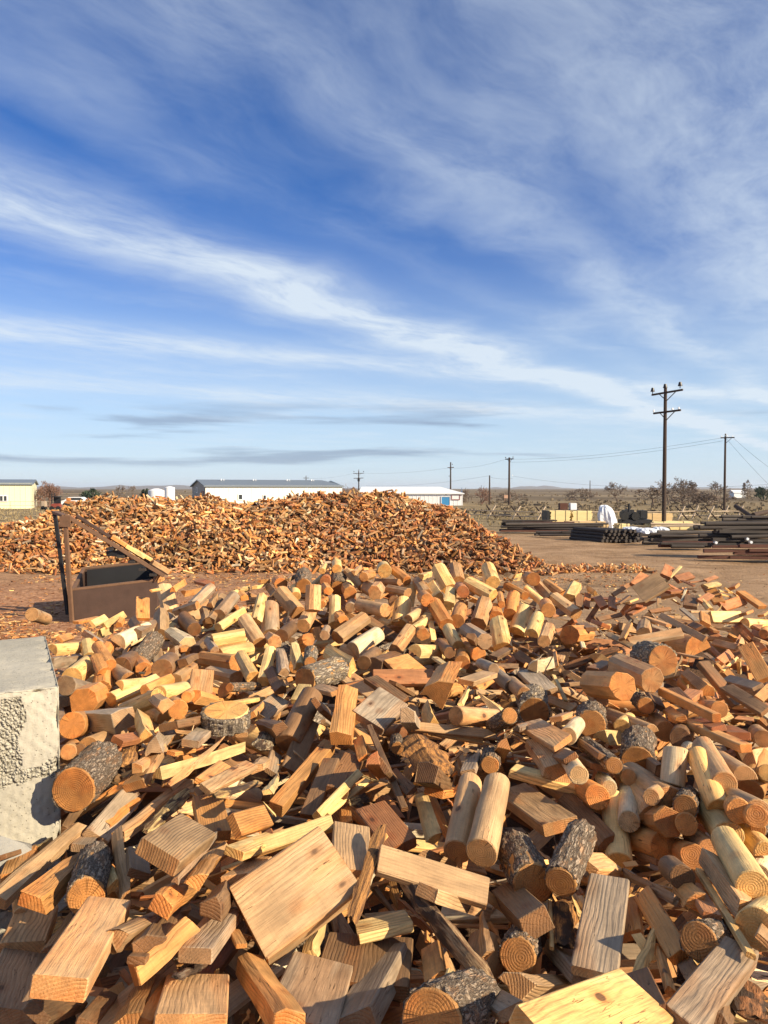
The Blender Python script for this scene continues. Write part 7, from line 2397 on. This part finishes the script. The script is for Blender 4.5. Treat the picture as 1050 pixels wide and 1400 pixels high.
0 2 1 400 80 76 2940 4502 972 402 381 430 713
0 0 1 400 70 67 -1935 9228 982 271 924 -270 -22
2 1 1 280 80 48 1053 3106 993 180 -702 -639 259
1 2 1 280 150 142 -1306 5229 955 406 865 -165 -246
4 1 1 280 120 96 -49 9635 1208 259 372 -712 -536
4 1 1 280 90 72 1554 8422 981 299 -242 601 -701
7 0 1 400 70 56 -1351 7974 1120 703 -155 -235 653
4 0 1 340 80 64 546 2144 958 313 -865 -332 207
4 6 1 280 140 112 584 5999 878 568 727 -93 -375
4 1 1 280 120 96 3348 10933 200 156 714 -675 -102
1 0 1 340 110 104 -896 10084 819 310 -316 -82 -893
0 4 1 400 150 142 534 6823 1013 532 388 -480 -580
0 0 1 340 150 142 -1325 4935 938 217 458 821 261
6 0 1 560 160 25 546 8808 1219 100 -469 -862 161
3 0 1 400 170 162 -474 4399 1063 373 -427 680 -465
6 2 1 360 50 15 -3073 9169 454 232 -791 532 -194
0 1 1 400 90 85 -816 5686 958 722 -181 178 -643
6 1 1 360 50 35 -758 7202 909 79 -994 -70 -27
4 1 1 280 25 20 1427 2399 892 258 -452 -636 570
1 0 1 340 170 162 -1480 7594 1141 346 -20 103 932
4 4 1 340 70 56 -706 7331 991 658 -503 -415 375
7 0 1 340 90 54 -119 7469 1061 341 633 -595 -359
6 3 1 460 35 15 572 1939 934 537 -110 141 824
4 2 1 340 120 72 1139 8485 1192 951 253 177 -27
6 3 1 360 50 15 -154 2467 1025 829 272 49 -485
7 0 1 340 90 54 -1417 6854 990 957 77 252 125
4 1 1 280 70 42 2879 7134 975 118 -643 702 -284
6 4 1 460 110 35 -2222 5259 866 383 164 26 908
1 4 1 400 90 85 -1299 7910 1158 454 -259 361 -772
6 6 1 560 160 25 -370 6606 929 46 789 -590 -165
6 4 1 560 50 35 1384 6962 944 219 -170 -958 -79
6 4 1 460 80 35 552 1816 1039 302 30 317 898
4 4 1 280 120 72 377 9846 1086 190 -617 699 -308
3 2 1 280 90 85 326 8173 1125 876 -403 234 -126
6 2 1 250 50 35 1103 3346 974 292 216 -657 -661
7 1 1 400 140 84 1338 8202 1013 158 195 315 915
0 5 1 340 90 85 1631 2394 900 28 51 846 529
4 6 1 400 90 72 2106 7006 1031 56 -65 -971 223
3 2 1 340 130 123 351 6581 948 416 451 -420 -669
3 2 1 400 150 142 226 9796 1130 458 411 -731 -295
6 6 1 460 50 25 2161 9263 936 166 715 678 -29
6 3 1 560 80 25 -534 3373 981 76 57 -986 137
6 6 1 250 80 15 3492 6172 968 135 471 870 46
4 4 1 340 90 54 2750 10675 421 942 -32 -186 -277
2 1 1 400 90 54 738 8558 1201 145 -39 -198 -969
2 1 1 280 170 102 -996 5691 896 838 -296 -126 442
1 0 1 340 130 123 270 7676 1108 545 836 -34 45
4 4 1 280 140 84 291 7571 1099 477 869 -77 112
6 1 1 250 120 35 1526 6737 901 75 661 663 -343
7 1 1 400 25 20 72 1634 1005 347 22 209 914
6 1 1 360 120 35 2814 9552 1057 76 -14 -141 -987
6 3 1 360 80 35 -2640 7623 986 10 663 -747 54
'''
# ------------------------------------------------------------------ far heap of firewood: thousands of pieces, nobody could count them
CREST = [(-160, 760), (-60, 733), (0, 715), (50, 706), (100, 688), (130, 680), (170, 677), (200, 676), (270, 679), (330, 685), (365, 678), (400, 674), (450, 671), (490, 671), (530, 673), (565, 677), (600, 684), (630, 695), (650, 712), (700, 740), (740, 765), (765, 779), (785, 790), (830, 796)]
def interp(tab, x_):
    if x_ <= tab[0][0]: return tab[0][1]
    for (a, b), (c, d_) in zip(tab, tab[1:]):
        if x_ <= c: return b + (d_ - b) * (x_ - a) / (c - a)
    return tab[-1][1]
HT = []
for px, py in CREST:
    h = 1.5
    for _ in range(12): yc = 22.3 + 5.0 * h / 2.4; h = max(.02, gz(py, yc) - .13)
    HT.append((gx(px, 22.3 + 5.0 * h / 2.4), h))
def far_h(x_, y_):
    h = interp(HT, x_) * (1 + .035 * fbm3(x_ * 1.1, y_ * .9, 0, 4) + .035 * fbm3(x_ * 3.1, y_ * 3.4, 0, 7)); w_ = .5 + 4.5 * h / 2.4; yc = 22.3 + 5.0 * h / 2.4
    k = 1 - abs(y_ - yc) / (w_ if y_ < yc else w_ * 1.3)
    return h * max(0, k) ** .85 if k > 0 else -.2
class Stuff:
    """many small pieces joined in one mesh, each with its own wood coordinates, tint and number"""
    def __init__(s): s.V = []; s.F = []; s.co = []; s.rn = []; s.cl = []; s.en = []
    def put(s, geo, R, p, col, rnd):
        V, F, E = geo; b = len(s.V)
        s.V += [tuple(R @ Vector(q) + p) for q in V]; s.F += [tuple(i + b for i in f) for f in F]
        for q in V: s.co += q; s.rn.append(rnd); s.cl += (*col, 1)
        s.en += E
    def obj(s, name):
        o = mesh_obj(name, s.V, s.F, WOOD_STUFF); me = o.data
        me.attributes.new('pco', 'FLOAT_VECTOR', 'POINT').data.foreach_set('vector', s.co)
        me.attributes.new('prnd', 'FLOAT', 'POINT').data.foreach_set('value', s.rn)
        me.attributes.new('pcol', 'FLOAT_COLOR', 'POINT').data.foreach_set('color', s.cl)
        me.attributes.new('pend', 'FLOAT', 'FACE').data.foreach_set('value', [float(q) for q in s.en])
        return o
def simple_geo(L, w, t, r):
    a, b = w / 2, t / 2
    m_ = r.random()
    if m_ < .45: sec = [(-a, -b), (a, -b * .8), (a * r.uniform(-.3, .6), b)]
    elif m_ < .75: sec = [(-a, -b), (a, -b), (a * .9, b * r.uniform(.2, 1)), (-a * .8, b)]
    else: sec = [(a * math.cos(k * TAU / 6), b * math.sin(k * TAU / 6)) for k in range(6)]
    n_ = len(sec); o1 = r.uniform(-.3, .3); k2 = r.uniform(.75, 1)
    V = [(-L / 2 + y_ * o1, y_, z_) for y_, z_ in sec] + [(L / 2 + y_ * o1, y_ * k2, z_ * k2) for y_, z_ in sec]
    F = [(k, (k + 1) % n_, n_ + (k + 1) % n_, n_ + k) for k in range(n_)] + [tuple(reversed(range(n_))), tuple(range(n_, 2 * n_))]
    return V, F, [0] * n_ + [1, 1]
def rand_rot(r, flat=.5):
    a = Vector((r.gauss(0, 1), r.gauss(0, 1), r.gauss(0, flat))).normalized()
    return (a.to_track_quat('X', 'Z') @ Quaternion((1, 0, 0), r.uniform(0, TAU))).to_matrix()
r = random.Random(21); far = Stuff(); cnt = 0
LIB = [simple_geo(r.uniform(.22, .38), r.uniform(.045, .095), r.uniform(.04, .085), r) for _ in range(110)]
while cnt < 15500:
    x_ = r.uniform(-17, 8); y_ = r.uniform(21, 33)
    h = far_h(x_, y_)
    if h < .0: 
        if far_h(x_, y_ + .5) < 0 or r.random() < .8 or x_ > 5.0: continue
        h = .05
    if y_ > 28.5 and r.random() < .5: continue
    c = COLS[r.choice('ttoyrotrowtdo') if fbm3(x_ * .33, y_ * .3, 0, 1) - x_ * .06 > .2 else r.choice('tortrrdogtro')]
    k = r.uniform(.62, 1.15) * (1 + .16 * fbm3(x_ * .7, y_ * .8, 0, 9)); c = (c[0] * k, c[1] * k, c[2] * k)
    far.put(r.choice(LIB), rand_rot(r, .6), Vector((x_, y_, max(.03, h + r.uniform(-.14, .08)))), c, r.random()); cnt += 1
prop(far.obj('firewood_heap'), 'long far heap of split firewood stretching across the yard', 'firewood heap', kind='stuff')
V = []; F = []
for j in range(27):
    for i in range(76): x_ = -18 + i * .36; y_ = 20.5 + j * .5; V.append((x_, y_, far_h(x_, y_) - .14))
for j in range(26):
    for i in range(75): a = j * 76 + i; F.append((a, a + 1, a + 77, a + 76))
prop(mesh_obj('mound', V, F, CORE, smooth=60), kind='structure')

# chips and bark litter on the dirt
r = random.Random(4); V = []; F = []; 
lit = Stuff()
for i in range(5200):
    m_ = r.random()
    if m_ < .45: x_, y_ = r.gauss(-6.0, 1.6), r.gauss(13.0, 1.6)
    elif m_ < .8: x_, y_ = r.uniform(-10, 7), r.gauss(20.5, 1.3)
    else: x_, y_ = r.uniform(-9, 12), r.uniform(10.5, 26)
    s_ = r.uniform(.4, 1.0) * (1 if m_ < .8 else .6)
    g_ = simple_geo(.12 * s_, .035 * s_, .015, r)
    c = COLS[r.choice('oorrdty')]; k = r.uniform(.6, 1.1)
    if BLK(x_, y_): continue
    lit.put(g_, rand_rot(r, .15), Vector((x_, y_, ground_h(x_, y_) + .012)), (c[0] * k, c[1] * k, c[2] * k), r.random())
prop(lit.obj('bark_litter'), 'bark chips and splinters littering the dirt round the heaps', 'bark litter', kind='stuff')

# ------------------------------------------------------------------ near heap
def surf_h(x_, y_):
    fx = min(max((x_ + 6) / .5, 0), len(SURF[0]) - 1.001); fy = min(max((y_ + 1.5) / .5, 0), len(SURF) - 1.001)
    i, j = int(fx), int(fy); a, b = fx - i, fy - j
    return ((SURF[j][i] * (1 - a) + SURF[j][i + 1] * a) * (1 - b) + (SURF[j + 1][i] * (1 - a) + SURF[j + 1][i + 1] * a) * b) / 100
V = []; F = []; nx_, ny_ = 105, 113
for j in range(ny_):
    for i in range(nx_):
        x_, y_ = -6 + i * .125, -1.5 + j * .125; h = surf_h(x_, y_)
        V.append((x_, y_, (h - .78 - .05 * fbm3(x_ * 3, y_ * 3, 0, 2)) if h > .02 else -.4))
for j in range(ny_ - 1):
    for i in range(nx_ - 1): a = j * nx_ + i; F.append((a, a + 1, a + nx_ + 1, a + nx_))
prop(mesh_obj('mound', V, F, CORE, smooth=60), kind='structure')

CNAME = {'y': 'pale yellow', 't': 'tan', 'o': 'orange', 'g': 'grey brown', 'd': 'dark brown', 'w': 'whitish', 'r': 'reddish'}
KNAME = {'r': 'round log', 'o': 'peeled log', 'k': 'barked log', 'h': 'half log', 'c': 'wood slice', 's': 'split log', 'b': 'board', 'p': 'splinter', 'q': 'torn slab'}
ONAME = {'r': 'round_log', 'o': 'peeled_log', 'k': 'barked_log', 'h': 'half_log', 'c': 'wood_slice', 's': 'split_log', 'b': 'board_offcut', 'p': 'wood_splinter', 'q': 'torn_slab'}
items = []; heap = Stuff(); cache = {}
for i, ln in enumerate(PIECES.strip().split('\n')):
    f = ln.split(' ', 13); kind, col, st = 'rohkscbpq'[int(f[0])], 'ytogdwr'[int(f[1])], 'hfx'[int(f[2])]
    L, w, t, px_, py_, pz_, qw, qx, qy, qz = (int(q) / 1000 for q in f[3:13]); lab = f[13] if len(f) > 13 else ''
    pos = Vector((px_, py_, pz_)); R = Quaternion((qw, qx, qy, qz)).normalized()
    rg_ = random.Random(i * 7 + 3)
    c = COLS[col]; k = rg_.uniform(.82, 1.12); hue = rg_.uniform(-.05, .05)
    c = (c[0] * k * (1 + hue), c[1] * k, c[2] * k * (1 - hue))
    if st == 'x':
        heap.put(piece_geo('r' if kind == 'k' else kind, L, w, t, rg_), R.to_matrix(), pos, c, rg_.random()); continue
    mk = (kind, L, w, t, i if st == 'h' else i % 3)
    if mk not in cache:
        V, F, E = piece_geo('r' if kind == 'k' else kind, L, w, t, rg_)
        me = bpy.data.meshes.new(ONAME[kind]); me.from_pydata(V, [], F)
        me.materials.append(SPLINTER if kind == 'q' else WOOD_SAWN if kind in 'sbp' else WOOD_ROUND)
        me.shade_smooth(); me.set_sharp_from_angle(angle=math.radians(34 if kind in 'rkc' else 22))
        bk = None
        if kind == 'k' or (kind == 'c'):
            V, F, E = bark_geo(L, w * 1.02, t * 1.02, rg_)
            bk = bpy.data.meshes.new('bark'); bk.from_pydata(V, [], F); bk.materials.append(BARK_PALE if col in 'wy' else BARK); bk.shade_smooth(); bk.set_sharp_from_angle(angle=math.radians(38))
        cache[mk] = (me, bk)
    me, bk = cache[mk]
    o = bpy.data.objects.new(ONAME[kind], me); COL.objects.link(o); o.location = pos; o.rotation_mode = 'QUATERNION'; o.rotation_quaternion = R
    if kind == 'k': c = tuple(q * s_ for q, s_ in zip(COLS['o'], (.75, .8, .85)))
    o.color = (*c, 1)
    if bk:
        ob = bpy.data.objects.new('bark', bk); COL.objects.link(ob); ob.parent = o; ob.color = (*c, 1)
    items.append([o, kind, col, lab, pos, L, w])
# a deeper layer of odd pieces closes the gaps between the ones above
r = random.Random(31)
for i in range(900):
    d = r.uniform(1.0, 10.8) if r.random() < .85 else r.uniform(-1, 1); x_ = r.uniform(-.62, .62) * max(2.5, d); h = surf_h(x_, d)
    if h < .1 or BLK(x_, d): continue
    c = COLS[r.choice('ttoodrrg')]
    heap.put(simple_geo(r.uniform(.25, .42), r.uniform(.07, .16), r.uniform(.05, .11), r), rand_rot(r, .4), Vector((x_, d, max(.05, h - .50 + r.uniform(-.06, .05)))), c, r.random())
for i in range(1500):                                              # the heap goes on beyond the picture's edges
    x_, d = r.uniform(-3.6, 5), r.uniform(-1.3, 8)
    if abs(x_) < .60 * max(0, d) + .15 or surf_h(x_, d) < .05 or BLK(x_, d): continue
    c = COLS[r.choice('yttoodrrg')]
    heap.put(simple_geo(r.uniform(.28, .44), r.uniform(.06, .15), r.uniform(.04, .11), r), rand_rot(r, .5), Vector((x_, d, max(.05, surf_h(x_, d) - r.uniform(.05, .3)))), c, r.random())
for i in range(1700):                                              # splinters and chips caught between the pieces
    d = 1.1 + 9.5 * r.random() ** 1.6; x_ = r.uniform(-.6, .6) * d; h = surf_h(x_, d)
    if h < .3 or BLK(x_, d): continue
    c = COLS[r.choice('yytoorw')]; s_ = r.uniform(.5, 1.3)
    heap.put(piece_geo('p', .13 * s_, .018 * s_, .010, r) if r.random() < .6 else simple_geo(.07 * s_, .03 * s_, .012, r), rand_rot(r, .5), Vector((x_, d, h + r.uniform(-.16, .015))), c, r.random())
prop(heap.obj('firewood_rubble'), 'deeper jumble of firewood showing through gaps in the near heap', 'firewood', kind='stuff')

# labels: every piece is told by its look and by the marked piece it lies next to
def to_view(p):
    y_ = max(.2, p.y); return (p.x / y_, (p.z - 2.5) / y_)
marks = [(to_view(it[4]), it[3]) for it in items if it[3]] + [(( -.47, -.36), 'the grey concrete block'), ((-.38, -.14), 'the steel bin')]
groups = {}
for it in items:
    o, kind, col, lab, pos, L, w = it
    nm = KNAME[kind]
    if lab:
        prop(o, lab if len(lab.split()) >= 4 else lab, nm if kind not in 'cpq' else {'c': 'wood slice', 'p': 'splinter', 'q': 'wood slab'}[kind], 'firewood pieces of the near heap'); continue
    v_ = to_view(pos)
    best = min(marks, key=lambda m_: math.hypot(m_[0][0] - v_[0], m_[0][1] - v_[1]))
    dx, dy = v_[0] - best[0][0], v_[1] - best[0][1]
    rel = ('left of' if dx < 0 else 'right of') if abs(dx) > abs(dy) else ('behind' if dy > 0 else 'in front of')
    size = ('long ' if L > .42 else 'short ' if L < .27 else '') if kind != 'c' else ''
    size += 'thin ' if w < .06 and kind in 'bs' else 'wide ' if w > .17 and kind in 'bs' else ''
    ref = best[1] if best[1].startswith('the ') else 'the ' + best[1]
    groups.setdefault((size + CNAME[col] + ' ' + nm, rel + ' ' + ref), []).append((math.hypot(dx, dy), o, nm))
ORD = ['', 'second nearest ', 'third nearest ', 'fourth nearest ', 'fifth nearest ', 'sixth nearest ', 'seventh nearest ', 'eighth nearest ', 'ninth nearest ', 'tenth nearest ']
for (a, b), l_ in groups.items():
    l_.sort(key=lambda q: q[0])
    for i, (_, o, nm) in enumerate(l_):
        pre = ('nearest ' if i == 0 else ORD[min(i, 9)]) if len(l_) > 1 else ''
        prop(o, ' '.join((pre + a + ' ' + b).split()[:16]), nm, 'firewood pieces of the near heap')

# splits resting on the slanting arm of the bin
for (t_, off, L, w, t2, c, lab) in ((.66, .12, .42, .13, .07, 'y', 'yellow split log lying on the slanting arm of the bin'), (.50, .14, .40, .12, .07, 'o', 'orange split log higher up on the slanting arm'),
                                    (.93, .08, .40, .12, .08, 't', 'tan split log at the lower tip of the arm'), (.72, .22, .40, .10, .06, 'y', 'second yellow split log behind the first on the arm')):
    rg_ = random.Random(int(t_ * 100)); V, F, E = piece_geo('b', L, w, t2, rg_)
    o = mesh_obj('split_log', V, F, WOOD_SAWN, smooth=22); dv = (LOW - TOPF).normalized()
    N_ = Vector((0, 0, 1)) - dv * dv.z; N_.normalize()
    o.location = TOPF.lerp(LOW, t_) + N_ * (.055 + t2 / 2) + Vector((0, off, 0)); o.rotation_mode = 'QUATERNION'; o.rotation_quaternion = Matrix((dv, N_.cross(dv), N_)).transposed().to_quaternion()
    o.color = (*COLS[c], 1); prop(o, lab, 'split log', 'wood on the bin arm')
r = random.Random(77)
for i, (cc, lb) in enumerate((('d', 'dark brown split log lying deepest inside the steel bin'), ('r', 'reddish split log lying inside the steel bin'), ('t', 'tan split log lying inside the steel bin'), ('o', 'orange split log on top inside the steel bin'))):
    V, F, E = piece_geo('s', .4, .12, .09, r); o = mesh_obj('split_log', V, F, WOOD_SAWN, smooth=22)
    o.location = (-4.9 + r.uniform(-.3, .3), 14.9 + r.uniform(-.3, .5), .30 + .11 * i); o.rotation_euler = (r.uniform(0, 3), r.uniform(-.4, .4), r.uniform(0, 3)); o.color = (*COLS[cc], 1)
    prop(o, lb, 'split log', 'wood inside the bin')

# ------------------------------------------------------------------ air
bx = MB(); bx.box((0, 12, 27), (19400, 19400, 66))
m_, n = mat('haze_air'); pv = n.new('ShaderNodeVolumePrincipled'); oo = n.new('ShaderNodeOutputMaterial')
pv.inputs['Color'].default_value = (.80, .88, 1, 1); pv.inputs['Density'].default_value = .00009; pv.inputs['Anisotropy'].default_value = .2
n.t.links.new(pv.outputs[0], oo.inputs['Volume'])
prop(bx.obj('haze', m_), 'thin pale blue haze over the far flats and hills', 'haze', kind='stuff')
